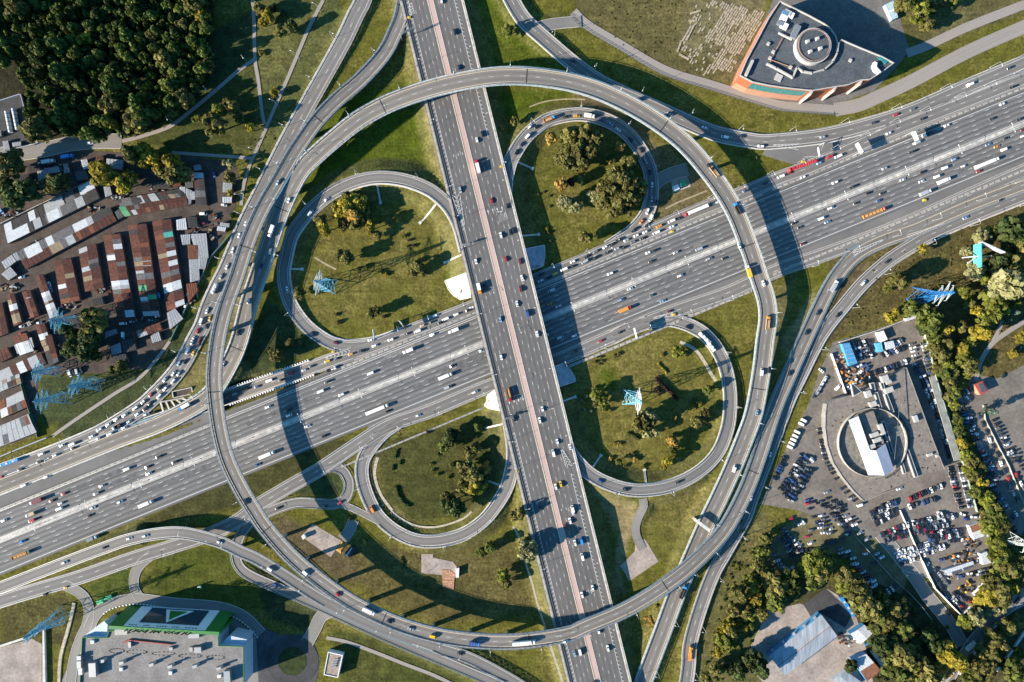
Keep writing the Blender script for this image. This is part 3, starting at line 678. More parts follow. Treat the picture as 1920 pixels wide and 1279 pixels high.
# --- overpass (a thing: deck, median, walkways, parapets, piers)
ov = empty('road_overpass'); tag(ov, 'wide straight overpass road with pink central strip crossing above the highway', 'overpass')
ribbon('carriageway', OV, -20.5, 22.0, M_OVR, 0, parent=ov, cuts=2)
mb = MB()
for o in (5.6, 9.2, 12.8): mark(mb, OV, o, 'dash', 0.23, dash=2.6, gap=7.8, ph=o)
for o in (-5.6, -9.2, -12.6): mark(mb, OV, o, 'dash', 0.23, dash=2.6, gap=7.8, ph=-o * .7)
for o in (2.3, -2.3): mark(mb, OV, o, 'solid', 0.3, mi=1)
for a_, b_, o_ in ((0, 205, -16.1), (350, 600, -16.1)): mark(mb, OV, o_, 'solid', 0.28, a=a_, b=b_); mark(mb, OV, o_, 'comb', dash=-1.5, gap=3.1, a=a_, b=b_)
for a_, b_, o_ in ((0, 140, 17.2), (390, 600, 17.2)): mark(mb, OV, o_, 'solid', 0.28, a=a_, b=b_); mark(mb, OV, o_, 'comb', dash=1.5, gap=3.1, a=a_, b=b_)
mark(mb, OV, -16.1, 'dash', 0.23, a=200, b=355, dash=6, gap=4); mark(mb, OV, 16.4, 'dash', 0.23, a=140, b=390, dash=6, gap=4)
for (q, os) in ((178, (-14, -10.8)), (190, (4, 7.6, 11, 14.6)), (325, (-4, -7.4, -10.8, -14.4)), (415, (4, 7.6, 11, 14.4)), (440, (4, 7.6, 11)), (140, (-4, -7.4, -10.8)), (480, (4, 7.6, 11))):
    for o in os:                                           # straight-on lane arrows
        P, N, s = seg(OV, o, q, q + 12); p = Vector(P[0]); t = Vector((-N[0][1], N[0][0])) * (1 if o < 0 else -1); t = -t if o < 0 else t
        d = Vector((P[1][0] - P[0][0], P[1][1] - P[0][1])).normalized(); d = d if o < 0 else -d; n_ = Vector((-d.y, d.x))
        def V(x, y): return (p.x + d.x * x + n_.x * y, p.y + d.y * x + n_.y * y, p.z + 0.03)
        mb.add([V(0, -.15), V(2.4, -.15), V(2.4, .15), V(0, .15)], [(0, 1, 2, 3)]); mb.add([V(2.4, -.6), V(4.2, 0), V(2.4, .6)], [(0, 1, 2)])
up_faces(mb.build('lane_markings', [M_MARK, M_MARKY], ov))
P, N, s = seg(OV, 0)
ribbon('pink_central_strip', OV, -1.9, 1.9, M_PINK, 0.06, parent=ov)
mb = MB()
for o in (1.98, -1.98): mb.sweep(P, N, [(o - .1, 0), (o - .1, .22), (o + .1, .22), (o + .1, 0)])
mb.build('median_kerb', M_CONCP, ov)
i0, i1 = np.nonzero(OV.bridge)[0][[0, -1]]; ba, bb = OV.s[i0] - 6, OV.s[i1] + 6
Pb, Nb, sb = seg(OV, 0, ba, bb)
mb = MB(); mb.sweep(Pb, Nb, [(-22.6, -0.03), (-22.6, -1.0), (-18, -1.9), (20, -1.9), (24.0, -1.0), (24.0, -0.03)]); mb.build('bridge_deck', M_BLUEG, ov)
mb = MB()
mb.sweep(P, N, [(22.0, 0.0), (22.0, .25), (24.1, .25), (24.1, -.4)], 0); mb.build('walkway', M_CONCP, ov)
mb = MB(); mb.sweep(P, N, [(-20.5, 0.0), (-20.5, .25), (-22.7, .25), (-22.7, -.4)], 0); mb.build('walkway', M_CONC, ov)
for o in (-20.4, 22.0): rail_mb(P, N, o, 0.95).build('guard_rail', M_STEEL, ov)
for o in (-22.5,): rail_mb(P, N, o, 1.25).build('railing', M_RAILD, ov)
rail_mb(P, N, 23.9, 1.2, top=0.8).build('parapet', M_CONCP, ov)
for q in (ba + 8, (ba + bb) / 2 - 36, (ba + bb) / 2, (ba + bb) / 2 + 36, bb - 8):
    k = int(np.argmin(abs(OV.s - q)))
    dirx = math.atan2(0.377, 0.926) if False else math.atan2(-0.203, 0.5) * -1
    for o in (-15, -7, 1.5, 10, 18):
        cx, cy = OV.A[k, :2] + OV.N[k] * o; pier = MB()
        pier.box((cx, cy, 3.1), (3.2, 1.3, 7.0), math.atan2(0.407, 1)); pier.build('pier', M_CONC, ov)

# --- flyovers
def flyover(r, key, label, nm):
    f = empty(nm); tag(f, label, 'flyover')
    w = r.wl
    ribbon('carriageway', r, -w + .9, w - .9, r.mat, 0, parent=f, cuts=2)
    mb = MB(); mark(mb, r, 0.0, 'dash', 0.23, dash=3.4, gap=8.0)
    mark(mb, r, w - 1.9, 'solid', 0.3, mi=1); mark(mb, r, -w + 1.9, 'solid', 0.3, mi=1)
    up_faces(mb.build('lane_markings', [M_MARK, M_MARKY], f))
    P, N, s = seg(r, 0)
    mb = MB(); mb.sweep(P, N, [(-w - .3, -.12), (-w - .3, -.75), (-w + 2.2, -1.9), (w - 2.2, -1.9), (w + .3, -.75), (w + .3, -.12)])
    mb.build('girder', M_BLUEG, f)
    for sg in (-1, 1):
        Pq, Nq, sq = seg(r, sg * (w - .3)); mb = MB()
        for p_, n_ in runs(r, Pq, Nq): mb.sweep(p_, n_, [(-.6, -.12), (-.6, .22), (.6, .22), (.6, -.12)])
        mb.build('walkway_kerb', M_CONCP if key == 'top' else mat('grey_kerb', (0.24, 0.24, 0.24), .9, .15, .3), f)
        for off, hh, ww, nm2, mm in ((w - .75, .95, .28, 'guard_rail', M_STEEL), (w + .2, 1.2, .14, 'railing', M_BLUEG)):
            Pq, Nq, sq = seg(r, sg * off); mb = MB()
            for p_, n_ in runs(r, Pq, Nq): rail_mb(p_, n_, 0, hh, w=ww, mb=mb)
            mb.build(nm2, mm, f)
    # expansion joints and piers
    q = 30.0
    while q < r.s[-1]:
        k = int(np.argmin(abs(r.s - q)))
        if r.bridge[k]:
            p = r.A[k]; n = r.N[k]; a = math.atan2(n[1], n[0]); jm = MB()
            jm.box((p[0], p[1], p[2] + 0.012), (2 * w - 1.9, 0.7, 0.05), a); jm.build('expansion_joint', M_JOINT, f)
        q += 108
    q = 12.0
    while q < r.s[-1]:
        k = int(np.argmin(abs(r.s - q))); p = r.A[k]; n = r.N[k]
        if r.bridge[k] and p[2] > 4.6:
            bad = False                                    # keep piers off the roads below
            for o in ROADS.values():
                if o is r: continue
                D = np.hypot(o.A[:, 0] - p[0], o.A[:, 1] - p[1]); j = int(D.argmin())
                if D[j] < max(o.wl, o.wr) + 3.0 and o.A[j, 2] < p[2] - 3:
                    off = (p[0] - o.A[j, 0]) * o.N[j, 0] + (p[1] - o.A[j, 1]) * o.N[j, 1]
                    if not (o is HW and abs(off) < 1.5): bad = True
            if not bad:
                g = ground(p[0], p[1]); a = math.atan2(n[1], n[0]); m = MB()
                top = p[2] - 1.9
                m.box((p[0], p[1], (g - 1 + top - 1.2) / 2), (3.4, 1.6, top - 1.2 - g + 1), a)
                m.box((p[0], p[1], top - .6), (4, 1.8, 1.24), a, top=(2 * w - 3, 1.8))
                m.build('pier', M_CONC, f)
        q += 27
    return f
flyover(TF, 'top', 'high two-lane ring flyover arching over the top of the junction', 'ring_flyover')
flyover(BF, 'bottom', 'two-lane blue-edged ring flyover curving down the left and round the bottom', 'ring_flyover')
# elevated part of the bottom slip road
Pb, Nb, sb = seg(ROADS['bottom_slip'], 0)
mb = MB(); mb.sweep(Pb, Nb, [(-4.4, -.04), (-4.4, -1.3), (4.4, -1.3), (4.4, -.04)]); mb.build('girder', M_BLUEG, bs)
for q in (300, 330, 372, 420, 448):
    i = int(np.argmin(abs(((ROADS['bottom_slip'].A[:, 0] / S) + 960) * 1 - (q))))
    p = ROADS['bottom_slip'].A[i]
    if p[2] > 5:
        m = MB(); m.box((p[0], p[1], p[2] / 2 - 1), (1.4, 2.6, p[2] - 0.8), math.atan2(*ROADS['bottom_slip'].T[i][::-1])); m.build('pier', M_CONC, bs)

# --- guard rails and parapets as things along the other roads
def side_rail(key, side, label, mtl=M_STEEL, h=0.8, extra=0.35, a=0, b=1e9, cat='guard rail', nm='guard_rail', w=0.3, top=0.3, posts=True):
    r = ROADS[key]; o = (r.wl + extra) if side > 0 else -(r.wr + extra)
    P, N, s = seg(r, o, a, b); rr_ = [q for q in runs(r, P, N) if len(q[0]) > 3]
    for k, (p_, n_) in enumerate(rr_):
        tag(rail_mb(p_, n_, 0, h, w=w, top=top).build(nm, mtl), label + (f', {ORD[k]} stretch along traffic' if len(rr_) > 1 else ''), cat, 'guard rails and crash barriers')
WHERE = {'upper_slip': 'curving slip road below the brick building', 'upper_collector': 'upper collector road', 'garage_slip': 'slip road beside the garages',
         'lower_collector': 'lower collector road', 'lower_slip': 'slip road along the dealership side', 'bottom_slip': 'curved bottom slip road', 'hairpin_link': 'hairpin ramp',
         'upper_right_loop': 'upper right loop', 'upper_left_loop': 'upper left loop', 'lower_right_loop': 'lower right loop', 'lower_left_loop': 'lower left loop'}
for key, ph in WHERE.items():
    if key in ('upper_collector', 'lower_collector'):
        side_rail(key, 1 if key == 'lower_collector' else -1, f'low steel rail along the grass side of the {ph}' if key == 'x' else f'low steel rail between the highway and the {ph}')
        side_rail(key, -1 if key == 'lower_collector' else 1, f'low steel rail on the grassy side of the {ph}')
    else:
        side_rail(key, 1, f'left-hand steel rail of the {ph}')
        side_rail(key, -1, f'right-hand steel rail of the {ph}')
# pale verge strips that edge the loops and slips
for key, sd, w in (('upper_left_loop', -1, 1.4), ('upper_left_loop', 1, .9), ('upper_right_loop', 1, 1.0), ('upper_right_loop', -1, 1.0), ('lower_right_loop', -1, 1.0), ('lower_right_loop', 1, 1.0), ('lower_left_loop', -1, 1.0), ('lower_left_loop', 1, 1.0), ('lower_slip', -1, 1.2), ('lower_slip', 1, .9), ('upper_slip', -1, 1.0), ('upper_slip', 1, 1.0), ('garage_slip', -1, 1.3), ('garage_slip', 1, .8), ('upper_collector', 1, .9), ('upper_collector', -1, .9), ('lower_collector', 1, .9), ('lower_collector', -1, .9), ('bottom_slip', 1, .5), ('bottom_slip', -1, .5)):
    r = ROADS[key]; o = r.wl if sd > 0 else r.wr
    P, N, s = seg(r, sd * (o + w / 2)); mb = MB()
    for p_, n_ in runs(r, P, N): mb.sweep(p_, n_, [(-w / 2, -.5), (-w / 2, .05), (w / 2, .05), (w / 2, -.5)])
    if not mb.v: continue
    tag(mb.build('verge_path', M_CONCP if w > .95 else M_CONC), f"{'left' if sd > 0 else 'right'}-hand paved verge strip of the {WHERE[key]}", kind='structure')
# dividing strips with double rails between the highway and its collector roads
def divider(px0, px1, label, w=2.2):
    a, b = W(*px0), W(*px1); n = max(2, int((b - a).length / 5)); P = [a.lerp(b, i / n) for i in range(n + 1)]
    d = (b - a).normalized(); N = [(-d.y, d.x)] * (n + 1)
    mb = MB(); mb.sweep(P, N, [(-w / 2, -.4), (-w / 2, .12), (w / 2, .12), (w / 2, -.4)]); o = mb.build('dividing_strip', M_CONC)
    tag(o, label, kind='structure')
    for k in (-1, 1): rail_mb(P, N, k * w * .4, .85).build('guard_rail', M_STEEL, o)
    m2 = MB()
    for i in range(n): p = P[i].lerp(P[i + 1], .5); m2.box((p.x, p.y, .5), (.18, w * .6, .16), math.atan2(d.y, d.x))
    m2.build('rail_brace', M_RAILD, o)
divider((1448, 356), (1985, 138), 'paved dividing strip between the highway and the upper right collector')
divider((1010, 538), (1430, 364), 'paved dividing strip between the highway and the queue on the upper collector')
divider((640, 690), (900, 583), 'paved dividing strip between the highway and the upper left collector')
divider((1060, 690), (1410, 545), 'paved dividing strip between the highway and the lower collector, middle stretch')
divider((1450, 515), (1985, 292), 'paved dividing strip between the highway and the lower collector, right stretch')
divider((640, 876), (905, 765), 'paved dividing strip between the highway and the lower left collector', 1.2)
divider((-60, 981), (395, 796), 'dividing strip between the highway and the flyover exit road', 1.6)
divider((-60, 942), (300, 800), 'dividing strip between the two exit roads at the left edge', 1.2) if False else None

# gore chevrons
mb = MB()
for (a, b, w0, w1, n, z) in (
    (tp(12, 1160, 20), tp(12, 1168, 130), .8, 5.0, 5, 5.1), (tp(22, 1500, 190), tp(22, 1560, 420), 5.5, .6, 7, 7.4), (tp(22, 1815, 40), tp(22, 1812, 170), 5.6, .5, 6, 6.3),
    (tp(33, 425, 930), tp(33, 370, 810), 4.5, .6, 6, 8.2), (tp(14, 40, 1088), tp(14, 230, 1100), .5, 4.0, 7, .02), (tp(14, 280, 1205), tp(14, 420, 1170), 5.5, .6, 6, .02),
    (tp(24, 1050, 500), tp(24, 1330, 395), 3.6, .4, 14, .03), (tp(24, 640, 620), tp(24, 860, 520), 2.6, .4, 11, .03), (tp(32, 520, 130), tp(32, 720, 65), 1.0, 3.8, 7, .02),
    (tp(23, 1210, 1075), tp(23, 1060, 1105), 2.6, .5, 4, .04)):
    A, B = W(*a, z), W(*b, z)
    # lift to the local road surface
    zz = max([z] + [float(r.A[j, 2]) for r in ROADS.values() for j in [int(np.argmin(np.hypot(r.A[:, 0] - A.x, r.A[:, 1] - A.y)))] if np.hypot(r.A[j, 0] - A.x, r.A[j, 1] - A.y) < 16 and abs(r.A[j, 2] - z) < 1.4])
    chevrons(mb, A, B, w0, w1, n, zz + .06)
gm_ = mb.build('chevron_markings', M_MARK); up_faces(gm_); tag(gm_, 'white chevron markings on the gore areas', kind='structure')

# --- tunnel walls of the sunk collector and the open beams
UC = ROADS['upper_collector']
def xs(r, x0, x1):
    px = r.A[:, 0] / S + 960; return (px > x0) & (px < x1)
for sd, lb in ((1, 'white toothed retaining wall above the sunken collector road'), (-1, 'white toothed retaining wall below the sunken collector road')):
    m = xs(UC, 272, 592); P = UC.A[m][:, :3].copy(); N = UC.N[m]; o = (UC.wl + .55) if sd > 0 else -(UC.wr + .55)
    zr = P[:, 2].copy(); mb = MB(); k = []
    Pt = P.copy(); Pt[:, 2] = np.maximum(zr, 0) + 0.45
    mb.sweep(Pt, N, [(o - .35, 0), (o + .35, 0), (o + .35, -7), (o - .35, -7)])
    wl = mb.build('retaining_wall', M_CONCP); tag(wl, lb, 'retaining wall')
    mb = MB()
    for i in range(len(P) - 1):
        if (UC.A[m][i, 0] / S + 960) > 425:
            for t in (0.25, .75):
                p = Pt[i] + (Pt[i + 1] - Pt[i]) * t
                mb.box((p[0] + N[i][0] * (o + sd * .9), p[1] + N[i][1] * (o + sd * .9), p[2] + .02), (.9, 1.1, .3), math.atan2(UC.T[i][1], UC.T[i][0]))
    mb.build('wall_block', M_WHITE, wl)
st = empty('tunnel_frame'); tag(st, 'open concrete frame with cross beams over the sunken tunnel mouth', 'tunnel frame')
q = [(TW(31, x, y)) for x, y in ((1205, 455), (1400, 420), (1445, 415), (1232, 545))]
mb = MB()
for t in (0, .2, .4, .6, .8, 1):
    a = q[0].lerp(q[1], t); b_ = q[3].lerp(q[2], t)
    mb2 = MB(); c = (a + b_) / 2; d = b_ - a
    mb2.box((c.x, c.y, .25), (d.length, 1.1, .9), math.atan2(d.y, d.x)); mb2.build('cross_beam', M_CONCP, st)
for a, b_ in ((q[0], q[1]), (q[3], q[2])):
    c = (a + b_) / 2; d = b_ - a; mb2 = MB(); mb2.box((c.x, c.y, .3), (d.length + 2, 1.0, 1.2), math.atan2(d.y, d.x)); mb2.build('edge_beam', M_CONC, st)
mb = MB(); a, b_ = TW(31, 1300, 400), TW(31, 1445, 368); d = b_ - a; c = (a + b_) / 2; c2 = c
rz = math.atan2(d.y, d.x)
for dx, dy, sx, sy in ((0, 2.4, d.length, .5), (0, -2.4, d.length, .5), (-d.length / 2, 0, .5, 5.3), (d.length / 2, 0, .5, 5.3)):
    mb.box((c.x + dx * math.cos(rz) - dy * math.sin(rz), c.y + dx * math.sin(rz) + dy * math.cos(rz), .5), (sx, sy, 1.6), rz)
tp_ = mb.build('concrete_trough', M_CONCP); tag(tp_, 'open rectangular concrete trough above the tunnel frame', 'trough')
b = MB(); b.box((c.x, c.y, .1), (d.length - .5, 4.6, .3), rz); b.build('soil_fill', M_DIRT, tp_)
# concrete aprons at the overpass corners
def apron(t, pts, zs, label, m):
    b = MB(); P = [TW(t, x, y, z) for (x, y), z in zip(pts, zs)]; n = len(P); K = 7
    for i in range(1, n - 1):
        A_, B_, C_ = P[0], P[i], P[i + 1]; ix = {}; vs = []; fs = []
        for u in range(K + 1):
            for v in range(K + 1 - u):
                q = A_ + (B_ - A_) * (u / K) + (C_ - A_) * (v / K); ix[(u, v)] = len(vs); vs.append((q.x, q.y, max(q.z, ground(q.x, q.y) + .7)))
        for u in range(K):
            for v in range(K - u):
                fs.append((ix[(u, v)], ix[(u + 1, v)], ix[(u, v + 1)]))
                if u + v < K - 1: fs.append((ix[(u + 1, v)], ix[(u + 1, v + 1)], ix[(u, v + 1)]))
        b.add(vs, fs)
    P = [Vector((q.x, q.y, max(q.z, ground(q.x, q.y) + .3))) for q in P]
    o = b.build('concrete_apron', m); up_faces(o)
    # rim
    b = MB()
    for i in range(0, n - 1): b.tube(P[i], P[i + 1], .4, 4)
    b.build('rim', M_CONCP, o)
    return tag(o, label, 'concrete apron', 'concrete aprons under the overpass corners')
M_TILE = mat('apron_slabs', (0.30, 0.32, 0.36), .9, .25, 1.2, sc2=.3)
apron(22, [(1588, 762), (1415, 825), (1440, 885), (1480, 935), (1530, 966), (1612, 948)], [7.4, .6, .5, .4, .4, 6.6], 'white curved concrete apron above the collector, left of the overpass', M_CONCP)
apron(23, [(92, 590), (243, 558), (246, 640), (232, 715), (135, 752), (115, 700)], [7.4, .6, .4, .3, .4, 6.6], 'grey slab apron in shade at the upper right overpass corner', M_TILE)
apron(33, [(300, 195), (380, 168), (430, 205), (468, 265), (475, 300), (340, 345)], [6.6, .4, .3, .3, .6, 7.4], 'grey slab apron in shade at the lower right overpass corner', M_TILE)
apron(32, [(1790, 365), (1735, 405), (1712, 480), (1745, 500), (1835, 520)], [6.4, .4, .4, .6, 7.4], 'white concrete apron below the highway, left of the overpass', M_CONCP)
# ------------------------------------------------------------------ street lamps
def lamp_meshes(kind):
    h = 11.0 if kind != 'double' else 11.5
    b = MB(); b.tube((0, 0, 0), (0, 0, h), .15, 6, .09); b.tube((0, 0, 0), (0, 0, .7), .34, 6); pole = b.mesh('pole', M_POLE)
    arms = []; heads = []
    for sg in ((1,) if kind != 'double' else (1, -1)):
        L = 2.6
        b = MB(); b.tube((0, 0, h - .1), (sg * L * .5, 0, h + .35), .08, 5); b.tube((sg * L * .5, 0, h + .35), (sg * L, 0, h + .45), .07, 5); arms.append(b.mesh('arm', M_POLE))
        b = MB(); b.box((sg * (L + .6), 0, h + .42), (1.1, .4, .18), 0, 0, top=(.9, .3)); heads.append(b.mesh('lamp_head', M_WHITE))
    return pole, arms, heads
LM = {k: lamp_meshes(k) for k in ('single', 'double')}
NL = [0]
def street_lamp(x, y, z, rz, kind, label, group):
    e = empty('street_lamp', (x, y, z), rz); tag(e, label, 'street lamp', group)
    p, a, hd = LM[kind]; link('pole', p, e)
    for m in a: link('arm', m, e)
    for m in hd: link('lamp_head', m, e)
    NL[0] += 1
def lamps(key, off, space, where, kind='single', ph=8.0, a=0, b=1e9, alongx=True):
    r = ROADS[key]; q = max(a, 0) + ph; items = []
    while q < min(b, r.s[-1]):
        i = int(np.argmin(abs(r.s - q))); p = r.A[i]; n = r.N[i]
        x, y = p[0] + n[0] * off, p[1] + n[1] * off
        rz = math.atan2(n[1], n[0]) + (math.pi if off > 0 else 0)
        if abs(x) < 395 and abs(y) < 265: items.append((x, y, p[2], rz))
        q += space
    if not items: return
    xs_ = [i[0] for i in items]; ys_ = [i[1] for i in items]
    horiz = (max(xs_) - min(xs_)) > (max(ys_) - min(ys_))
    order = sorted(items, key=lambda t: t[0] if horiz else -t[1])
    for k, t in enumerate(order):
        w_ = 'from the left' if horiz else 'from the top'
        street_lamp(*t, kind, f"{'double-armed' if kind == 'double' else 'grey'} lamp {where}, {ordn(k)} {w_}", f'lamps {where}')
lamps('highway', 0.0, 43.2, 'on the highway central strip', 'double', ph=20)
lamps('top_flyover', -6.6, 40, 'on the outer edge of the top ring flyover', ph=20)
lamps('bottom_flyover', -5.8, 36, 'on the outer edge of the bottom ring flyover', ph=12, a=60, b=900)
lamps('upper_slip', -6.8, 40, 'above the slip road by the brick building', ph=16)
lamps('garage_slip', -7.6, 37, 'on the garage side of its slip road', ph=20)
lamps('upper_collector', -6.3, 25, 'on the grassy edge of the upper collector', ph=10, a=0, b=560)
lamps('lower_collector', -6.0, 33, 'on the grassy edge of the lower collector', ph=10, a=120)
lamps('upper_left_loop', 5.2, 42, 'outside the upper left loop', ph=10)
lamps('upper_right_loop', 5.4, 36, 'outside the upper right loop', ph=14)
lamps('lower_right_loop', 5.4, 40, 'outside the lower right loop', ph=12)
lamps('lower_left_loop', 5.4, 40, 'outside the lower left loop', ph=12)
lamps('lower_slip', -6.4, 38, 'outside the slip road by the dealership', ph=16)
lamps('bottom_slip', 4.8, 32, 'between the two bottom slip roads', ph=180, b=430)
lamps('overpass', -21.6, 48, 'on the left walkway of the overpass', ph=20)
lamps('overpass', 23.2, 48, 'on the right walkway of the overpass', ph=24)
lamps(('path', 0), 2.4, 36, 'along the forest footpath', ph=6)
lamps(('path', 2), 2.4, 38, 'along the slanting park path', ph=10)

# ------------------------------------------------------------------ signs and gantries
def sign_board(t, x0, y0, x1, y1, label, z0=5.6, z1=10.4, base=None, m=M_WHITE, nm='road_sign', cat='road sign'):
    zm = (z0 + z1) / 2; a, b = TW(t, x0, y0, zm), TW(t, x1, y1, zm); c = (a + b) / 2; d = b - a; rz = math.atan2(d.y, d.x)
    e = empty(nm, (c.x, c.y, 0)); tag(e, label, cat)
    q = MB(); q.box((0, 0, zm), (d.length, .3, z1 - z0), rz); q.build('sign_panel', m, e)
    q = MB()
    for k in range(6): u = (k + .5) / 6 - .5; q.box((math.cos(rz) * d.length * u + math.sin(rz) * -.25, math.sin(rz) * d.length * u + math.cos(rz) * .25, zm), (.12, .14, z1 - z0 - .4), rz)
    q.build('panel_brace', M_STEEL, e)
    q = MB(); bx = Vector((0, 0, 0)) if base is None else TW(t, *base) - Vector((c.x, c.y, 0))
    q.tube((bx.x, bx.y, -.4), (bx.x, bx.y, z1 - .5), .3, 8); q.build('post', M_POLE, e)
    if base is not None:
        for z in (z0 + .6, z1 - .6):
            q = MB(); q.tube((bx.x, bx.y, z), (math.cos(rz) * d.length * .3, math.sin(rz) * d.length * .3, z), .16, 5); q.build('arm', M_POLE, e)
    return e
sign_board(14, 664, 1075, 702, 1145, 'large white highway sign board left of the two above the upper collector', base=(640, 1168))
sign_board(14, 1090, 990, 1116, 1052, 'large white highway sign board right of the two above the upper collector', base=(1030, 1015))
sign_board(22, 1088, 1132, 1122, 1190, 'dark-backed sign board over the upper left collector', m=M_RAILD, base=(1085, 1128))
sign_board(22, 878, 1190, 886, 1262, 'tall pale sign board at the edge of the upper left loop lawn', base=(890, 1260))
sign_board(23, 915, 1180, 935, 1255, 'white sign board above the lower collector, right of the overpass', base=(928, 1250))
sign_board(14, 375, 1105, 385, 1170, 'thin gantry sign at the end of the upper slip road gore', z0=6, z1=8, base=(388, 1090))
for (t, x0, y0, x1, y1, lb) in ((12, 1078, 255, 1190, 205, 'steel truss sign gantry at the top left fork of the overpass'), (22, 1535, 560, 1600, 545, 'steel bracket gantry on the left overpass railing'), (32, 1855, 580, 1930, 570, 'steel bracket gantry on the left overpass railing below the highway')):
    a, b_ = TW(t, x0, y0, 13), TW(t, x1, y1, 13); e = empty('sign_gantry', (a.x, a.y, 0)); tag(e, lb, 'sign gantry'); d = b_ - a
    m = MB(); m.tube((0, 0, ground(a.x, a.y)), (0, 0, 13.5), .3, 6); m.build('post', M_POLE, e)
    m = MB(); n_ = Vector((-d.y, d.x, 0)).normalized() * .6
    for z in (12.4, 13.4):
        for sg in (-1, 1): m.tube(Vector((0, 0, z)) + n_ * sg, d + Vector((0, 0, z)) - Vector((0, 0, 0)) * 0 + n_ * sg - Vector((0, 0, d.z)), .12, 4)
    k = 8
    for i in range(k):
        u, v = d * (i / k), d * ((i + 1) / k); m.tube(Vector((u.x, u.y, 13.4)) + n_, Vector((v.x, v.y, 13.4)) - n_, .09, 4); m.tube(Vector((u.x, u.y, 12.4)) + n_, Vector((v.x, v.y, 13.4)) + n_, .09, 4)
    m.build('truss', M_STEEL, e)
    p_ = MB(); p_.box((d.x * .6, d.y * .6, 12.4), (d.length * .6, .25, 2.6), math.atan2(d.y, d.x)); p_.build('sign_panel', M_RAILD, e)
# portal beam carrying the bottom flyover over the top flyover's exit
a, b_ = TW(43, 1380, 70, 8.5), TW(43, 1475, 140, 8.5); d = b_ - a; e = empty('portal_pier', (a.x, a.y, 0)); tag(e, 'white portal beam reaching out from under the bottom flyover over a slip road', 'portal pier')
m = MB(); m.box((d.x * .5, d.y * .5, 7.6), (d.length + 2, 2.3, 1.8), math.atan2(d.y, d.x)); m.build('beam', M_CONCP, e)
m = MB(); m.box((0, 0, 3), (1.8, 2.0, 7.4), math.atan2(d.y, d.x)); m.build('column', M_CONC, e)
# crash cushions (yellow) at the gores
for k, (t, x, y, z, lb) in enumerate(((12, 1142, 135, 5.2, 'yellow crash cushion at the top left fork'), (23, 1192, 457, 0, 'yellow crash cushion beside the queue above the highway'), (23, 1205, 1078, 0, 'yellow crash cushion where the lower right loop begins'), (24, 1165, 222, 0, 'yellow crash cushion at the right end of the lower divider'), (32, 575, 78, 0, 'yellow crash cushion at the end of the upper left loop'), (33, 40, 972, 6.8, 'yellow crash cushion at the lower left fork of the overpass'), (14, 255, 1213, 0, 'yellow crash cushion at the upper collector gore'), (41, 490, 570, 0, 'yellow crash cushion where the store road leaves the collector'), (12, 1832, 1250, 6, 'yellow crash cushion at the upper right loop fork'))):
    p = TW(t, x, y, z); m = MB(); m.tube((p.x, p.y, p.z - .3), (p.x, p.y, p.z + 1.2), .9, 10, .8); m.box((p.x + .8, p.y, p.z + .4), (1.6, 1.5, 1.3)); tag(m.build('crash_cushion', M_YEL), lb, 'crash cushion')

# ------------------------------------------------------------------ pylons
M_PBD = mat('pylon_shaded_blue', (0.12, 0.36, 0.48), .5, .1, .5); M_PB = mat('pylon_blue', (0.16, 0.42, 0.55), .5, .1, .5); M_PBB = mat('pylon_strong_blue', (0.015, 0.15, 0.42), .5, .1, .5); M_PG = mat('pylon_grey', (0.42, 0.46, 0.46), .5, .1, .5)  # the left pylons' blue is darkened to stand in for shade
def pylon(t, x, y, Ht, base, armdir, label, m, arms=(.62, .76, .90), al=(7.0, 9.5, 6.0), marm=None):
    p = TW(t, x, y); g = ground(p.x, p.y); e = empty('pylon', (p.x, p.y, g), math.radians(armdir)); tag(e, label, 'pylon', 'lattice power pylons')
    r = .26; b = MB(); lv = [0, .2, .38, .52, .64, .74, .82, .9, .96]
    def wd(u): return base / 2 * (1 - u / .66) + 1.0 * (u / .66) if u < .66 else 1.0 - .55 * (u - .66) / .34
    C = [(-1, -1), (1, -1), (1, 1), (-1, 1)]
    def pt(u, c): w = wd(u); return (c[0] * w, c[1] * w, u * Ht)
    for c in C:
        for i in range(len(lv) - 1): b.tube(pt(lv[i], c), pt(lv[i + 1], c), r, 4)
    b.build('corner_legs', m, e)
    b = MB()
    for i in range(len(lv) - 1):
        for k in range(4):
            c, d = C[k], C[(k + 1) % 4]
            b.tube(pt(lv[i], c), pt(lv[i + 1], d), r * .62, 4); b.tube(pt(lv[i], d), pt(lv[i + 1], c), r * .62, 4)
            if i: b.tube(pt(lv[i], c), pt(lv[i], d), r * .62, 4)
    for c in C: b.tube(pt(.96, c), (0, 0, Ht * 1.02), r, 4)
    b.build('lattice_bracing', m, e)
    for u, L in zip(arms, al):
        w = wd(u); a = MB(); z = u * Ht
        for sg in (-1, 1):
            for q in (-1, 1): a.tube((sg * w, q * w, z), (sg * L, 0, z + .2), r * .7, 4); a.tube((sg * w, q * w, z + 1.7), (sg * L, 0, z + .2), r * .6, 4)
            for v in (.3, .55, .8): a.tube((sg * (w + (L - w) * v), w * (1 - v), z), (sg * (w + (L - w) * v), -w * (1 - v), z), r * .5, 4)
        o = a.build('crossarm', marm or m, e)
        ins = MB()
        for sg in (-1, 1): ins.tube((sg * L, 0, z + .1), (sg * L, 0, z - 2.0), .16, 5)
        ins.build('insulator', M_PG, o)
    return e
pylon(22, 552, 862, 41, 10.5, 80, 'light blue lattice pylon standing on the upper left loop lawn', M_PB, marm=M_PG)
pylon(33, 888, 420, 44, 11.5, 86, 'light blue lattice pylon standing on the lower right loop lawn', M_PB, marm=M_PG)
pylon(24, 1105, 945, 45, 10.5, 62, 'strong blue lattice pylon on the meadow above the dealership', M_PBB, marm=M_PG)
pylon(31, 500, 420, 36, 9.0, 86, 'blue lattice pylon lowest of the group below the garages', M_PBD)
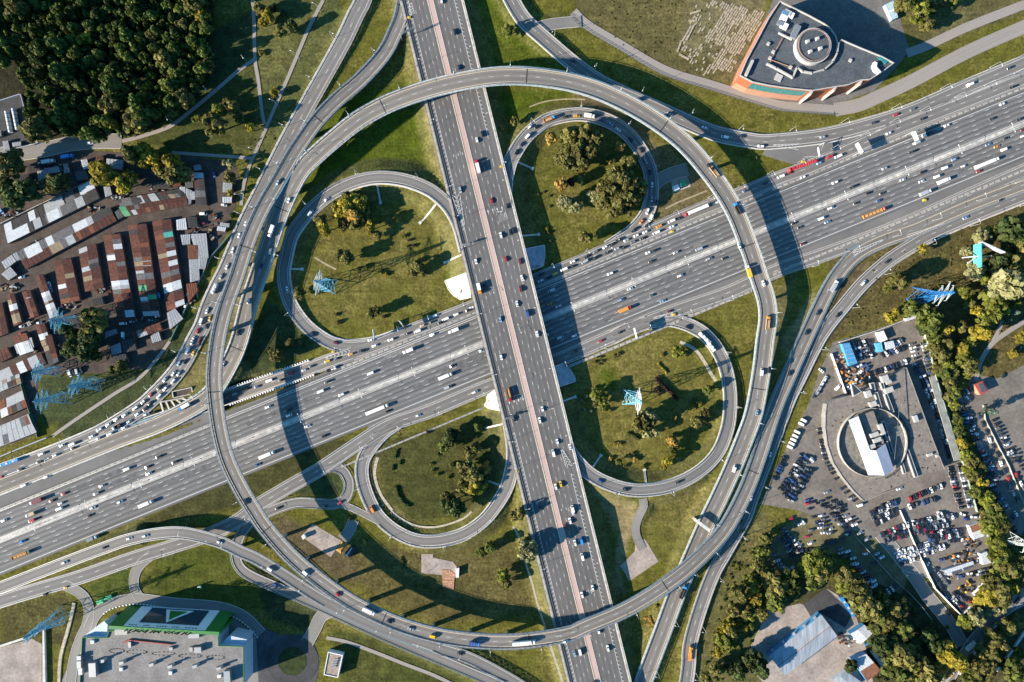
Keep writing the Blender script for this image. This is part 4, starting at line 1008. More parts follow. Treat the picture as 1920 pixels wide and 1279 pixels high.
pylon(31, 735, 315, 35, 9.0, 70, 'blue lattice pylon nearest the footpath below the garages', M_PBD)
pylon(31, 425, 222, 27, 7.5, 80, 'small blue lattice pylon beside the lowest garages', M_PBD)
pylon(21, 585, 1130, 32, 8.5, 80, 'blue lattice pylon between the garage rows and dark trees', M_PBD)
pylon(41, 475, 770, 42, 10.0, 55, 'blue lattice pylon left of the green-fronted store', M_PBD)
pylon(44, 1775, 180, 36, 9.0, 60, 'grey lattice pylon in the hedge right of the car yard', M_PG)

# ------------------------------------------------------------------ buildings
def roof_poly(t, s, z):
    return [TW(t, float(a.split(',')[0]), float(a.split(',')[1]), z) for a in s.split()]
def bldg(nm, cat, label, t, s, z, mwall, mroof, parapet=.8, pw=.6, mpar=None, z0=None, poly=None):
    P = poly or [(p.x, p.y) for p in roof_poly(t, s, z)]
    if poly_area(P) < 0: P = P[::-1]
    g = min(ground(p[0], p[1]) for p in P) - .6 if z0 is None else z0
    c = (sum(p[0] for p in P) / len(P), sum(p[1] for p in P) / len(P))
    e = empty(nm, (c[0], c[1], 0)); tag(e, label, cat)
    Q = [(p[0] - c[0], p[1] - c[1]) for p in P]
    b = MB(); b.prism(Q, g, z, 0, cap=False); b.build('wall', mwall, e)
    b = MB(); I = [(v.x, v.y) for v in inset(Q, pw)] if parapet else Q
    b.add([(p[0], p[1], z - (.0 if not parapet else .05)) for p in I], [tuple(range(len(I)))]); ro = b.build('roof', mroof, e)
    if parapet:
        b = MB(); n = len(Q); vs = [(p[0], p[1], z) for p in Q] + [(p[0], p[1], z + parapet) for p in Q] + [(p[0], p[1], z + parapet) for p in I] + [(p[0], p[1], z - .06) for p in I]
        fs = []
        for i in range(n):
            j = (i + 1) % n; fs += [(i, j, n + j, n + i), (n + i, n + j, 2 * n + j, 2 * n + i), (2 * n + i, 2 * n + j, 3 * n + j, 3 * n + i)]
        b.add(vs, fs); b.build('parapet', mpar or mwall, e)
    e['_c'] = list(c); del e['_c']
    return e, c
def part_box(e, c, t, x, y, z, sx, sy, sz, rz, nm, m, top=None):
    p = TW(t, x, y, z + sz); b = MB(); b.box((p.x - c[0], p.y - c[1], z + sz / 2), (sx, sy, sz), rz, 0, top); return b.build(nm, m, e)
def part_poly(e, c, t, s, z0, z1, nm, m):
    P = [(p.x - c[0], p.y - c[1]) for p in roof_poly(t, s, z1)]
    b = MB(); b.prism(P, z0, z1); return b.build(nm, m, e)

# brick building at the top right
M_BRICK = mat('orange_brick', (0.34, 0.105, 0.05), .85, .12, .8, sc2=2.0, stretch=(.2, .2, 3))
M_PBRICK = mat('pale_brick', (0.42, 0.22, 0.145), .85, .12, .8, stretch=(.2, .2, 3))
M_ROOFG = mat('grey_membrane', (0.075, 0.087, 0.10), .85, .15, .15, sc2=.6)
M_TEAL = mat('teal_glazing', (0.04, 0.20, 0.20), .12, .35, .8)
M_PARA = mat('pale_coping', (0.40, 0.385, 0.365), .8, .1, .5)
e, c = bldg('brick_building', 'building', 'orange brick building with grey roofs and a round roof drum at the top right', 14, '85,10 300,115 420,180 470,220 505,270 522,330 545,298 690,360 850,425 942,475 850,545 760,600 690,606 600,640 500,655 400,672 330,684 200,672 100,660 0,645 -120,620 -215,570 -165,450 -100,330 0,140', 19, M_BRICK, M_ROOFG, 1.1, .6, M_PARA)
b = MB(); cc = TW(14, 342, 342, 23.5)
def drum(b, x, y, r, z0, z1, n=40):
    P = [(x + r * math.cos(2 * math.pi * k / n), y + r * math.sin(2 * math.pi * k / n)) for k in range(n)]; b.prism(P, z0, z1); return b
dr = drum(MB(), cc.x - c[0], cc.y - c[1], 12.8, 19, 23.5).build('roof_drum', M_PARA, e)
drum(MB(), cc.x - c[0], cc.y - c[1], 11.9, 23.5, 23.6).build('drum_roof', M_ROOFG, dr)
b = MB()
for k in range(40):
    a0, a1 = 2 * math.pi * k / 40, 2 * math.pi * (k + 1) / 40
    b.tube((cc.x - c[0] + 11.2 * math.cos(a0), cc.y - c[1] + 11.2 * math.sin(a0), 24.3), (cc.x - c[0] + 11.2 * math.cos(a1), cc.y - c[1] + 11.2 * math.sin(a1), 24.3), .16, 4)
    if k % 4 == 0: b.tube((cc.x - c[0] + 11.2 * math.cos(a0), cc.y - c[1] + 11.2 * math.sin(a0), 23.5), (cc.x - c[0] + 11.2 * math.cos(a0), cc.y - c[1] + 11.2 * math.sin(a0), 24.3), .12, 4)
b.build('drum_rail', M_PBRICK, dr)
for x, y in ((302, 306), (375, 285), (398, 358), (322, 382)): part_box(dr, c, 14, x, y, 23.5, 2.4, 2.4, 2.2, .3, 'vent', M_PARA, (2.0, 2.0))
# raised round roof section and dividing parapets
P = roof_poly(14, '-30,470 60,500 185,580 215,505 250,530 330,545 420,520 480,470 515,400 528,320 505,260 460,200 420,170 300,105 85,0 30,95 -60,300', 20.2)
for seg_ in ('-5,478 60,510 185,580 218,508', '218,508 260,535 330,548 420,522 485,465 518,395 526,325'):
    Q = roof_poly(14, seg_, 20.5); b = MB()
    for i in range(len(Q) - 1):
        d = Q[i + 1] - Q[i]; m_ = (Q[i] + Q[i + 1]) / 2; b.box((m_.x - c[0], m_.y - c[1], 20), (d.length + .8, 1.0, 2.2), math.atan2(d.y, d.x))
    b.build('roof_parapet', M_PARA, e)
for x, y, sx, sy, sz, m_ in ((150, 92, 5, 3.5, 2.4, M_PARA), (175, 110, 4, 4, 2, M_WHITE), (122, 130, 5, 4, 2.2, M_WHITE), (125, 190, 5, 4, 2, M_WHITE), (95, 170, 4, 3, 2.4, M_STEEL), (130, 95, 4, 3, 2.6, mat('unit_blue', (0.10, 0.22, 0.36), .5)), (210, 235, 4.0, 10, 3, M_STEEL), (5, 325, 2, 2, 1.4, M_PARA), (42, 385, 2, 2, 1.4, M_PARA), (18, 432, 2, 2, 1.4, M_PARA), (172, 502, 2, 2, 1.4, M_PARA), (620, 450, 2, 2, 1.2, M_PARA), (80, 580, 5, 5, .6, M_PARA)):
    part_box(e, c, 14, x, y, 19, sx, sy, sz, -.45, 'roof_unit', m_)
for s_ in ('80,245 180,295', '110,285 60,375 15,470', '30,450 170,500', '250,262 400,345'):
    Q = roof_poly(14, s_, 20.2); b = MB()
    for i in range(len(Q) - 1): b.tube((Q[i].x - c[0], Q[i].y - c[1], 19.8), (Q[i + 1].x - c[0], Q[i + 1].y - c[1], 19.8), .9 if s_[0] == '8' else .25, 6)
    b.build('roof_duct', M_PARA if s_[0] == '8' else M_PBRICK, e)
# teal glazed band, pale upper band and pilasters along the curved front
def facade_band(e, c, t, s, z, za, zb, out, nm, m):
    Q = roof_poly(t, s, z); b = MB()
    for i in range(len(Q) - 1):
        d = Q[i + 1] - Q[i]; n_ = Vector((d.y, -d.x, 0)).normalized()
        if n_.y < 0 and False: n_ = -n_
        m_ = (Q[i] + Q[i + 1]) / 2
        b.box((m_.x - c[0], m_.y - c[1], (za + zb) / 2), (d.length + .02, 2 * out, zb - za), math.atan2(d.y, d.x))
    return b.build(nm, m, e)
facade_band(e, c, 14, '300,678 200,670 100,658 0,643 -115,618', 19, 9, 17.5, .35, 'glazed_band', M_TEAL)
facade_band(e, c, 14, '300,678 200,670 100,658 0,643 -115,618 -205,575', 19, -.5, 8.4, .5, 'brick_base', M_PBRICK)
for x, y in ((325, 682), (500, 655), (695, 606)):
    p = TW(14, x, y, 19); b = MB(); b.box((p.x - c[0], p.y - c[1] - 1.2, 9.2), (1.3, 3.2, 20.2), -.5); b.build('pilaster', M_PARA, e)
part_poly(e, c, 14, '800,460 785,490 800,530 830,550 850,540 815,500 820,470', 18, 21.5, 'roof_canopy', M_WHITE)
part_poly(e, c, 14, '820,430 855,420 900,460 880,480', 18, 19.7, 'glazed_corner', M_TEAL)
part_poly(e, c, 13, '1745,560 1800,445 1815,455 1762,570', 18, 21, 'roof_light', M_PARA)
# storey bands on the left brick flank
for za in (4.5, 9, 13.5): facade_band(e, c, 14, '-215,570 -165,450 -100,330 0,140 85,10', 19, za, za + .5, .12, 'string_course', M_PARA)

# store at the bottom left (green and white front, Cyrillic lettering)
M_SGRN = mat('store_green', (0.018, 0.17, 0.028), .5, .06, .5); M_SGREY = mat('store_roof', (0.20, 0.19, 0.185), .9, .16, .12, sc2=.9); M_SWALL = mat('store_cladding', (0.42, 0.50, 0.58), .55, .1, 1.2, stretch=(1, 1, .05))
M_SDARK = mat('store_glass', (0.03, 0.06, 0.08), .12, .4, 1.5)
ZS = 17.0
e, c = bldg('store_building', 'building', 'large grey-roofed store with green and white front and a red roof pipe', 41, '618,940 800,945 820,890 1640,905 1640,1002 1828,1008 1830,1300 600,1300', ZS, M_SWALL, M_SGREY, .9, .4, M_SGRN)
# tall front block: front (facing up the picture) with white panel, glass and triangle emblem
ZF = 24.0
fa, fb = TW(41, 815, 858, ZF), TW(41, 1642, 905, ZF); d = fb - fa; rz = math.atan2(d.y, d.x); Lf = d.length; nf = Vector((-d.y, d.x, 0)).normalized()
if nf.y < 0: nf = -nf
cf = (fa + fb) / 2
def fr(u, v, dep):                     # point on the front plane: u 0..1 across, v height in metres, dep outwards
    p = fa + d * u + nf * (dep + (ZF - v) * .2); return (p.x - c[0], p.y - c[1], v)
def front_quad(u0, u1, v0, v1, dep, nm, m, par, th=.25, poly=None):
    b = MB(); pl = poly or [(u0, v0), (u1, v0), (u1, v1), (u0, v1)]; n = len(pl)
    vs = [fr(u, v, dep) for u, v in pl] + [fr(u, v, dep - th) for u, v in pl]
    b.add(vs, [tuple(range(n)), tuple(range(2 * n - 1, n - 1, -1))] + [(i, n + i, n + (i + 1) % n, (i + 1) % n) for i in range(n)])
    return b.build(nm, m, par)
b = MB(); b.box((cf.x - c[0] - nf.x * 1.0, cf.y - c[1] - nf.y * 1.0, ZF / 2 - .3), (Lf, 2.4, ZF + .6), rz); fbk = b.build('front_block', M_SGRN, e); front_quad(0, 1, -.5, ZF + .3, .35, 'green_front', M_SGRN, fbk)
front_quad(.13, .87, -.4, ZF - .3, .6, 'white_panel', M_WHITE, fbk); gl = front_quad(.24, .78, 1.2, ZF - 5, .85, 'front_glazing', M_SDARK, fbk)
front_quad(.60, .66, 0, 0, .95, 'emblem_frame', M_WHITE, fbk, poly=[(.36, 4.5), (.66, 4.5), (.50, ZF - 4.8)]) if False else None
# the emblem reads upright from the road: flat base below, apex up
front_quad(0, 0, 0, 0, 1.1, 'emblem_border', M_WHITE, fbk, poly=[(.385, 3.0), (.645, 3.0), (.478, ZF - 6.0)])
front_quad(0, 0, 0, 0, 1.35, 'emblem', M_SGRN, fbk, poly=[(.43, 4.6), (.59, 4.6), (.487, ZF - 8.5)])
def letters(txt, size, loc, rot, par, m, ext=.2, nm='lettering', sx=1.0):
    cu = bpy.data.curves.new('lettering', 'FONT'); cu.body = txt; cu.size = size; cu.extrude = ext; cu.align_x = 'CENTER'; cu.align_y = 'BOTTOM'; cu.resolution_u = 3; cu.offset = 0.025 * size
    o = bpy.data.objects.new('lettering_curve', cu); COL.objects.link(o)
    me = bpy.data.meshes.new_from_object(o.evaluated_get(bpy.context.evaluated_depsgraph_get())); bpy.data.objects.remove(o)
    o = link(nm, me, par); me.materials.clear(); me.materials.append(m); o.location = loc; o.rotation_euler = rot; o.scale = (sx, 1, 1); return o
for u0, u1, v in ((.17, .25, ZF - 2.2), (.30, .36, ZF - 2.2), (.42, .52, ZF - 2.2), (.56, .63, ZF - 2.2), (.68, .80, ZF - 2.2)):
    for k in range(4): front_quad(u0 + (u1 - u0) * k / 4, u0 + (u1 - u0) * (k + .6) / 4, v, v + .7, .8, 'vent_slot', M_BLACK, fbk)
pb = fa + d * .47 - nf * .6
letters('ЛЕРУА МЕРЛЕН', 5.4, (pb.x - c[0], pb.y - c[1], ZF + .7), (math.radians(90), 0, rz + math.pi), e, M_BLACK, .2, 'lettering', 1.12)
tri = front_quad(0, 0, 0, 0, 1.2, 'emblem_band', M_WHITE, fbk, poly=[(.40, 3.2), (.63, 3.2), (.63, 3.3), (.40, 3.3)])
b = MB()
for k in range(9): u = .47 + (k - 4) * .06; q = fa + d * u - nf * .9; b.tube((q.x - c[0], q.y - c[1], ZF), (q.x - c[0], q.y - c[1], ZF + 4), .12, 4)
b.build('letter_frame', M_PG, e)
# left and right lower fronts
part_poly(e, c, 41, '640,925 800,940 806,850 780,822', 0, 14.5, 'side_front', M_SWALL)
part_poly(e, c, 41, '1648,1000 1828,1006 1850,960 1720,930', 0, 14.5, 'side_front', M_SWALL)
part_poly(e, c, 41, '1640,905 1640,1000 1660,995 1740,900 1740,818', 0, 19, 'corner_block', M_SGRN) if False else None
for x in (690, 905, 1275, 1640): part_box(e, c, 41, x, 980 if x == 690 else (1185 if x == 905 else (1212 if x == 1275 else 1237)), ZS, 2.6, 2.6, 1.4, 0, 'roof_light', M_WHITE, (2.2, 2.2))
for x, y in ((760, 1125), (905, 1138), (1130, 1152), (1270, 1165), (1455, 1165), (1635, 1180)):
    o = part_box(e, c, 41, x, y, ZS, 3.6, 2.6, 2.6, .3, 'roof_fan', M_STEEL, (3, 2)); part_box(o, c, 41, x + 12, y - 6, ZS, 1.5, 1.5, 4.4, .3, 'fan_stack', M_PARA)
for x, y, sx, sy, sz in ((690, 1190, 5, 10, 4), (1700, 1245, 4.5, 9, 4), (905, 905, 9, 4, 2), (1480, 1040, 5, 4, 3), (1430, 1035, 2.4, 3, 1.6), (1450, 935, 8, 3, 1.8), (590, 1150, 3, 5, 3), (600, 1200, 3, 5, 3), (1280, 1030, 2.5, 2, 1.5), (970, 1000, 2, 4, 2), (590, 1100, 3, 3, 3)):
    part_box(e, c, 41, x, y, ZS, sx, sy, sz, .05, 'roof_unit', M_STEEL if sx != 9 else M_PARA)
Q = roof_poly(41, '920,985 970,965 1290,998', ZS + .8); b = MB()
for i in range(2): b.tube((Q[i].x - c[0], Q[i].y - c[1], ZS + .7), (Q[i + 1].x - c[0], Q[i + 1].y - c[1], ZS + .7), .6, 6)
b.build('red_roof_pipe', mat('pipe_red', (0.28, 0.05, 0.05), .6), e)
M_TAR = mat('roof_stain', (0.05, 0.048, 0.046), .95, .3, .8)
b = MB()
for (x0, y0, x1, y1, am) in ((820, 1020, 930, 1070, 0), (950, 1030, 1100, 1075, 1), (1140, 1045, 1310, 1085, 1), (1340, 1060, 1510, 1105, 1), (1550, 1070, 1680, 1120, 1)):
    for k in range(16):
        a = 2 * math.pi * k / 16; x = (x0 + x1) / 2 + (x1 - x0) / 2 * math.cos(a); y = (y0 + y1) / 2 + (y1 - y0) * .32 * math.sin(a)
        p = TW(41, x, y, ZS); b.box((p.x - c[0], p.y - c[1], ZS + .02), (R.uniform(.6, 1.5), R.uniform(.4, .8), .08), R.uniform(-.3, .3))
b.build('tar_patches', M_TAR, e)
# parking deck wall left of the store
tag(MB().prism([(p.x, p.y) for p in roof_poly(41, '318,880 330,880 340,1300 318,1300', 1.6)], -.4, 1.6).build('boundary_wall', M_CONCP), 'pale wall left of the store lawn', 'wall')
tag(MB().prism([(p.x, p.y) for p in roof_poly(41, '-40,1015 190,940 320,882 322,890 195,955 -40,1032', 1.2)], -.4, 1.2).build('boundary_wall', M_CONCP), 'low pale wall above the sandy corner lot', 'wall')
M_ROCK = mat('canal_stone', (0.38, 0.34, 0.26), .95, .3, .8, sc2=3)
b = MB(); Q = roof_poly(41, '555,685 540,760 505,900 470,1020 450,1120 440,1300', 0)
PQ, _ = resample(catmull([tuple(p) for p in Q], 3), 3); T_ = np.gradient(PQ[:, :2], axis=0); T_ /= np.linalg.norm(T_, axis=1)[:, None]; N_ = np.stack([-T_[:, 1], T_[:, 0]], 1)
tag(b.sweep(PQ, N_, [(-1.3, -.5), (-1.1, .35), (1.1, .35), (1.3, -.5)]).build('stone_kerb', M_ROCK), 'pale stone edging strip left of the store', kind='structure')

# small white flat-roofed hut near the roundabout
e, c = bldg('flat_roof_hut', 'hut', 'small white-rimmed flat-roofed hut beside the roundabout', 42, '540,1050 652,1075 615,1245 508,1222', 4.5, M_WHITE, mat('gravel_roof', (0.30, 0.24, 0.20), .95, .2, .5), .5, .5, M_WHITE)
for k, y in enumerate((1112, 1130, 1148, 1166)): part_box(e, c, 42, 600 - k * 6, y, 4.5, 3.2, 1.2, .8, .25, 'roof_vent', M_STEEL)
# dealership: sloping-sided slab with round drum and white folded canopy
M_DROOF = mat('stained_roof', (0.225, 0.195, 0.17), .95, .2, .3, c2=(0.16, 0.14, 0.125), sc2=.9)
e, c = bldg('dealership_building', 'building', 'car dealership with stained grey roof, round drum and white folded canopy', 34, '500,432 640,400 860,300 1038,195 1120,420 1230,720 1325,962 1160,1010 1000,1075 850,1140 720,1197 640,1120 560,1020 490,910 445,780 428,650 430,540 440,470', 6, M_SGREY, M_DROOF, .3, .25, M_SGREY)
cc = TW(34, 795, 762, 10); n = 56; r0 = 25.5
b = MB(); vs = []
for k in range(n):
    a = 2 * math.pi * k / n
    for rr, z in ((r0, 5.9), (r0, 8.6), (r0 - .45, 8.6), (r0 - .45, 5.9)): vs.append((cc.x - c[0] + rr * math.cos(a), cc.y - c[1] + rr * math.sin(a), z))
b.add(vs, [(4 * k + j, 4 * ((k + 1) % n) + j, 4 * ((k + 1) % n) + j + 1, 4 * k + j + 1) for k in range(n) for j in range(3)]); dw = b.build('drum_wall', M_CONC, e)
drum(MB(), cc.x - c[0], cc.y - c[1], 24.6, 5.9, 6.12, 56).build('drum_floor', mat('drum_deck', (0.17, 0.165, 0.15), .9, .3, .3, sc2=1), dw)
b = MB()
for k in range(64):
    a = -1.2 + 2.4 * k / 64; b.box((cc.x - c[0] + 28.6 * math.cos(a), cc.y - c[1] + 28.6 * math.sin(a), 6.1), (1.1, .5, .5), a)
b.build('curved_grille', M_RAILD, e)
zc = 12.5
L_ = roof_poly(34, '605,590 690,553 880,772 945,958 865,1002 755,1005', zc)
l = [(p.x - c[0], p.y - c[1]) for p in L_]; mid0 = TW(34, 688, 556, zc); 
A0, A1, A2, A3 = l[0], l[5], l[4], l[3]
rm = TW(34, 745, 800, zc + .2); rm = (rm.x - c[0], rm.y - c[1])
b = MB()
left = [(*l[0], zc), (*l[5], zc - .3), (*l[4], zc + 1.8), (*[TW(34, 800, 815, zc).x - c[0], TW(34, 800, 815, zc).y - c[1]], zc + 1.9), (*[TW(34, 757, 812, zc).x - c[0], TW(34, 757, 812, zc).y - c[1]], zc + 1.2), (*[TW(34, 672, 560, zc).x - c[0], TW(34, 672, 560, zc).y - c[1]], zc + .9)]
right = [left[3], left[2], (*l[3], zc - .6), (*[TW(34, 882, 768, zc).x - c[0], TW(34, 882, 768, zc).y - c[1]], zc - .4)]
for poly in (left, right):
    k = len(poly); vs = poly + [(p[0], p[1], p[2] - .6) for p in poly]
    b.add(vs, [tuple(range(k)), tuple(range(2 * k - 1, k - 1, -1))] + [(i, k + i, k + (i + 1) % k, (i + 1) % k) for i in range(k)])
cnp = b.build('folded_canopy', mat('canopy_white', (0.50, 0.50, 0.56), .45, .05, .2), e)
bm = bmesh.new(); bm.from_mesh(cnp.data); bmesh.ops.recalc_face_normals(bm, faces=bm.faces[:]); bm.to_mesh(cnp.data); bm.free()
part_poly(e, c, 34, '688,555 790,520 860,720 870,765 770,800', 5.9, 10.7, 'roof_house', M_DROOF)
part_poly(e, c, 34, '640,600 690,560 760,790 880,775 935,950 860,985 770,985', 5.9, 11.1, 'canopy_house', M_DROOF)
for s_, z1, nm_, m_ in (('850,605 875,600 945,835 918,845', 9, 'long_skylight', M_PARA), ('1030,815 1055,808 1128,1015 1100,1022', 7.7, 'long_skylight', M_PARA), ('870,395 895,390 948,530 915,535', 7.7, 'long_skylight', M_PARA), ('990,908 1012,905 1038,990 1015,997', 7.5, 'short_skylight', M_PARA), ('762,315 795,308 808,365 780,368', 7.5, 'short_skylight', M_PARA), ('838,310 865,305 880,365 858,368', 7.5, 'short_skylight', M_PARA), ('795,385 822,380 858,500 838,508', 7.5, 'short_skylight', M_PARA), ('620,320 640,318 705,380 640,415', 7.7, 'roof_hatch', M_PARA)):
    o = part_poly(e, c, 34, s_, 5.9, z1, nm_, m_)
    q = [(p.x - c[0], p.y - c[1]) for p in roof_poly(34, s_, z1)]; g = [(v.x, v.y) for v in inset(q, .55)]
    b = MB(); b.add([(p[0], p[1], z1 + .03) for p in (g if poly_area(g) > 0 else g[::-1])], [tuple(range(len(g)))]); b.build('skylight_glass', M_GLASS, o)
for x, y, sx, sy, sz in ((880, 280, 5, 5, 3), (905, 300, 4, 4, 2), (910, 365, 6, 4, 3), (755, 395, 4, 5, 3), (790, 470, 5, 4, 2.4), (800, 700, 6, 3, 3), (855, 660, 3, 8, 2.4), (820, 740, 6, 3, 2.5), (780, 790, 5, 3, 2.5), (1110, 580, 3, 5, 2), (1215, 850, 4, 2, 1.4), (1270, 860, 2, 2, 1)):
    part_box(e, c, 34, x, y, 6 if y < 600 or x > 900 else 10.7, sx, sy, sz, .35, 'roof_unit', M_PARA)
a, b_ = TW(34, 1035, 215, 11), TW(34, 965, 890, 16); m = MB(); m.tube((a.x - c[0], a.y - c[1], 7), (b_.x - c[0], b_.y - c[1], 13), .2, 6); m.build('sloping_mast', M_RAILD, e)
bm_ = MB()
for k in range(150):
    u, v = R.uniform(430, 1300), R.uniform(430, 1180)
    pp = TW(34, u, v, 6)
    if in_poly(np.array([u]), np.array([v]), [(450, 480), (640, 420), (1030, 230), (1300, 950), (730, 1180), (520, 940), (440, 700)])[0] and math.hypot(u - 795, v - 762) > 265:
        bm_.box((pp.x - c[0], pp.y - c[1], 5.97), (R.uniform(.6, 2.6), R.uniform(.4, 1.2), .06), R.uniform(0, 3))
bm_.build('roof_stains', M_TAR, e)
# long parking canopy
e, c = bldg('parking_canopy', 'canopy', 'long narrow grey canopy over parked cars right of the dealership', 34, '1207,268 1250,256 1452,885 1395,898', 4.6, M_CONC, mat('canopy_sheet', (0.23, 0.235, 0.21), .8, .15, .5, stretch=(.4, .4, .4), sc2=.7), 0, z0=4.2)
for k in range(8):
    t_ = (k + .5) / 8; p = TW(34, 1228 + 195 * t_, 268 + 620 * t_); b = MB(); b.tube((p.x - c[0], p.y - c[1], -.4), (p.x - c[0], p.y - c[1], 4.3), .2, 6); b.build('post', M_POLE, e)
M_BLUER = mat('blue_roof', (0.06, 0.25, 0.47), .5, .12, 1.0); M_CORR = mat('pale_corrugated', (0.28, 0.31, 0.35), .55, .2, .6, sc2=.5, stretch=(1.2, .15, 1)); M_RUST = mat('rusty_roof', (0.22, 0.10, 0.06), .85, .3, .5, sc2=1.5); M_LG = mat('light_grey_sheet', (0.46, 0.49, 0.52), .7, .2, .7, sc2=1.2)
def gable(nm, cat, label, t, q, h, rise, mw, mr, along=0, mr2=None):
    """q: four roof corners as seen; the ridge joins the middles of sides (q0 q1)-(q3 q2) when along = 0"""
    P = [TW(t, x, y, h) for x, y in q]
    if along: P = P[1:] + P[:1]
    c = sum(P, Vector()) / 4; e = empty(nm, (c.x, c.y, 0)); tag(e, label, cat)
    L = [p - Vector((c.x, c.y, 0)) for p in P]; r0 = (L[0] + L[1]) / 2 + Vector((0, 0, rise)); r1 = (L[3] + L[2]) / 2 + Vector((0, 0, rise)); g = -.7
    b = MB(); G = [Vector((p.x, p.y, g)) for p in L]
    b.add([*map(tuple, L), *map(tuple, G), tuple(r0), tuple(r1)], [(0, 4, 5, 1, 8), (2, 6, 7, 3, 9), (1, 5, 6, 2), (3, 7, 4, 0)]); b.build('wall', mw, e)
    for (a, b2, c2, d2, m_) in ((L[0], r0, r1, L[3], mr), (r0, L[1], L[2], r1, mr2 or mr)):
        k = MB(); up_ = Vector((0, 0, .12)); k.add([tuple(v + up_) for v in (a, b2, c2, d2)] + [tuple(v) for v in (a, b2, c2, d2)], [(3, 2, 1, 0), (4, 5, 6, 7), (0, 1, 5, 4), (1, 2, 6, 5), (2, 3, 7, 6), (3, 0, 4, 7)])
        o = k.build('roof_slope', m_, e); bm = bmesh.new(); bm.from_mesh(o.data); bmesh.ops.recalc_face_normals(bm, faces=bm.faces[:]); bm.to_mesh(o.data); bm.free()
    return e, (c.x, c.y), L, r0, r1
e, c, L, r0, r1 = gable('depot_hall', 'hall', 'long depot hall with pale corrugated roof and blue edge at the bottom right', 44, [(400, 775), (520, 935), (130, 1230), (8, 1082)], 6.5, 1.1, M_BLUER, M_CORR)
b = MB(); b.tube(r0, r1, .3, 5); b.build('ridge_cap', M_RUST, e)
for t_ in (.1, .3, .5, .7, .9):
    v = L[0].lerp(L[3], t_); b = MB(); b.box((v.x - .6, v.y + .6, 5.2), (2.2, 1.6, 1.4), .65); b.build('wall_vent', M_CORR, e)
gable('depot_shed', 'shed', 'grey-roofed shed with blue trim right of the long depot hall', 44, [(615, 918), (722, 850), (788, 910), (692, 995)], 4.5, .6, M_BLUER, M_LG)
e_, *_r = gable('rusty_house', 'house', 'house with rusty and pale roof halves at the bottom right', 44, [(632, 1112), (735, 1068), (845, 1190), (742, 1275)], 5, .8, M_BLUER, M_LG, 1, M_RUST)
for k, q in enumerate(([(775, 1062), (808, 1045), (842, 1085), (812, 1110)], [(812, 1112), (845, 1092), (872, 1130), (845, 1155)], [(842, 1158), (872, 1135), (902, 1170), (878, 1195)])):
    bldg('garage_box', 'garage', f"{('upper', 'middle', 'lower')[k]} of three flat grey garage boxes beside the rusty house", 44, ' '.join(f'{x},{y}' for x, y in q), 3, M_CONC, M_LG, 0)
gable('pale_shed', 'shed', 'pale blue-roofed shed cut by the bottom edge near the depot', 44, [(478, 1262), (585, 1198), (715, 1290), (600, 1350)], 4, .5, M_LG, M_CORR)
e, c = bldg('yard_kiosk', 'shed', 'shed with white and rusty roof by the right wall of the car yard', 44, '1508,110 1585,80 1622,185 1545,212', 3.5, M_WHITE, M_LG, 0); part_poly(e, c, 44, '1512,112 1582,84 1600,135 1530,160', 3.5, 3.62, 'rusty_sheet', M_RUST)
bldg('yard_shed', 'shed', 'light grey flat-roofed shed in the scrapyard corner', 44, '1592,318 1640,300 1672,385 1612,402', 3.5, M_LG, M_LG, 0)
e, c = bldg('scrap_trailer', 'trailer', 'long white trailer frame with dark panels in the scrapyard', 44, '1310,445 1535,372 1550,410 1365,482', 2.6, M_LG, M_LG, 0)
for s_ in ('1375,455 1450,430 1458,450 1385,478', '1460,425 1540,398 1548,412 1468,445'): part_poly(e, c, 44, s_, 2.6, 2.72, 'dark_panel', M_RAILD)
e, c = bldg('blue_shed', 'shed', 'blue-roofed shed at the top of the car yard', 34, '555,20 610,10 672,165 610,185', 4, M_BLUER, M_BLUER, 0)
for k in range(5): part_poly(e, c, 34, f'{562 + 12 * k},{40 + 30 * k} {625 + 12 * k - 8},{28 + 30 * k} {627 + 12 * k - 8},{32 + 30 * k} {564 + 12 * k},{44 + 30 * k}', 4, 4.1, 'roof_seam', M_CORR)
bldg('small_blue_shed', 'shed', 'small turquoise-roofed shed next to the grey one in the car yard', 34, '808,15 850,8 866,75 824,82', 3, M_BLUER, mat('turquoise_roof', (0.12, 0.42, 0.52), .5), 0)
bldg('small_grey_shed', 'shed', 'small grey-roofed shed next to the turquoise one in the car yard', 34, '878,8 938,-5 955,48 890,62', 3, M_LG, M_LG, 0)
bldg('white_tent', 'tent', 'bright white tent among parked cars at the top of the yard', 24, '820,1215 865,1198 897,1265 850,1285', 3.5, M_WHITE, M_WHITE, 0)
bldg('gate_shed', 'shed', 'pale flat shed at the top corner of the car yard', 24, '1030,1108 1115,1080 1125,1100 1045,1128', 3, M_LG, M_LG, 0)
e, c = bldg('red_trim_kiosk', 'kiosk', 'checkpoint kiosk with red roof trim and dark panel at the right edge', 34, '1545,325 1610,298 1655,375 1590,402', 4.5, M_PBRICK, mat('kiosk_red', (0.40, 0.06, 0.05), .5), 0); part_poly(e, c, 34, '1575,322 1610,308 1642,370 1600,388', 4.5, 4.75, 'roof_panel', M_RAILD)
e, c = bldg('green_cabin', 'cabin', 'bright green cabin next to a white one inside the flyover', 23, '1262,78 1298,65 1308,108 1272,120', 3, mat('cabin_green', (0.02, 0.28, 0.10), .5), mat('cabin_green2', (0.02, 0.33, 0.13), .5), 0)
part_poly(e, c, 23, '1260,90 1266,88 1276,118 1270,120', 0, 2.8, 'door', M_WHITE)
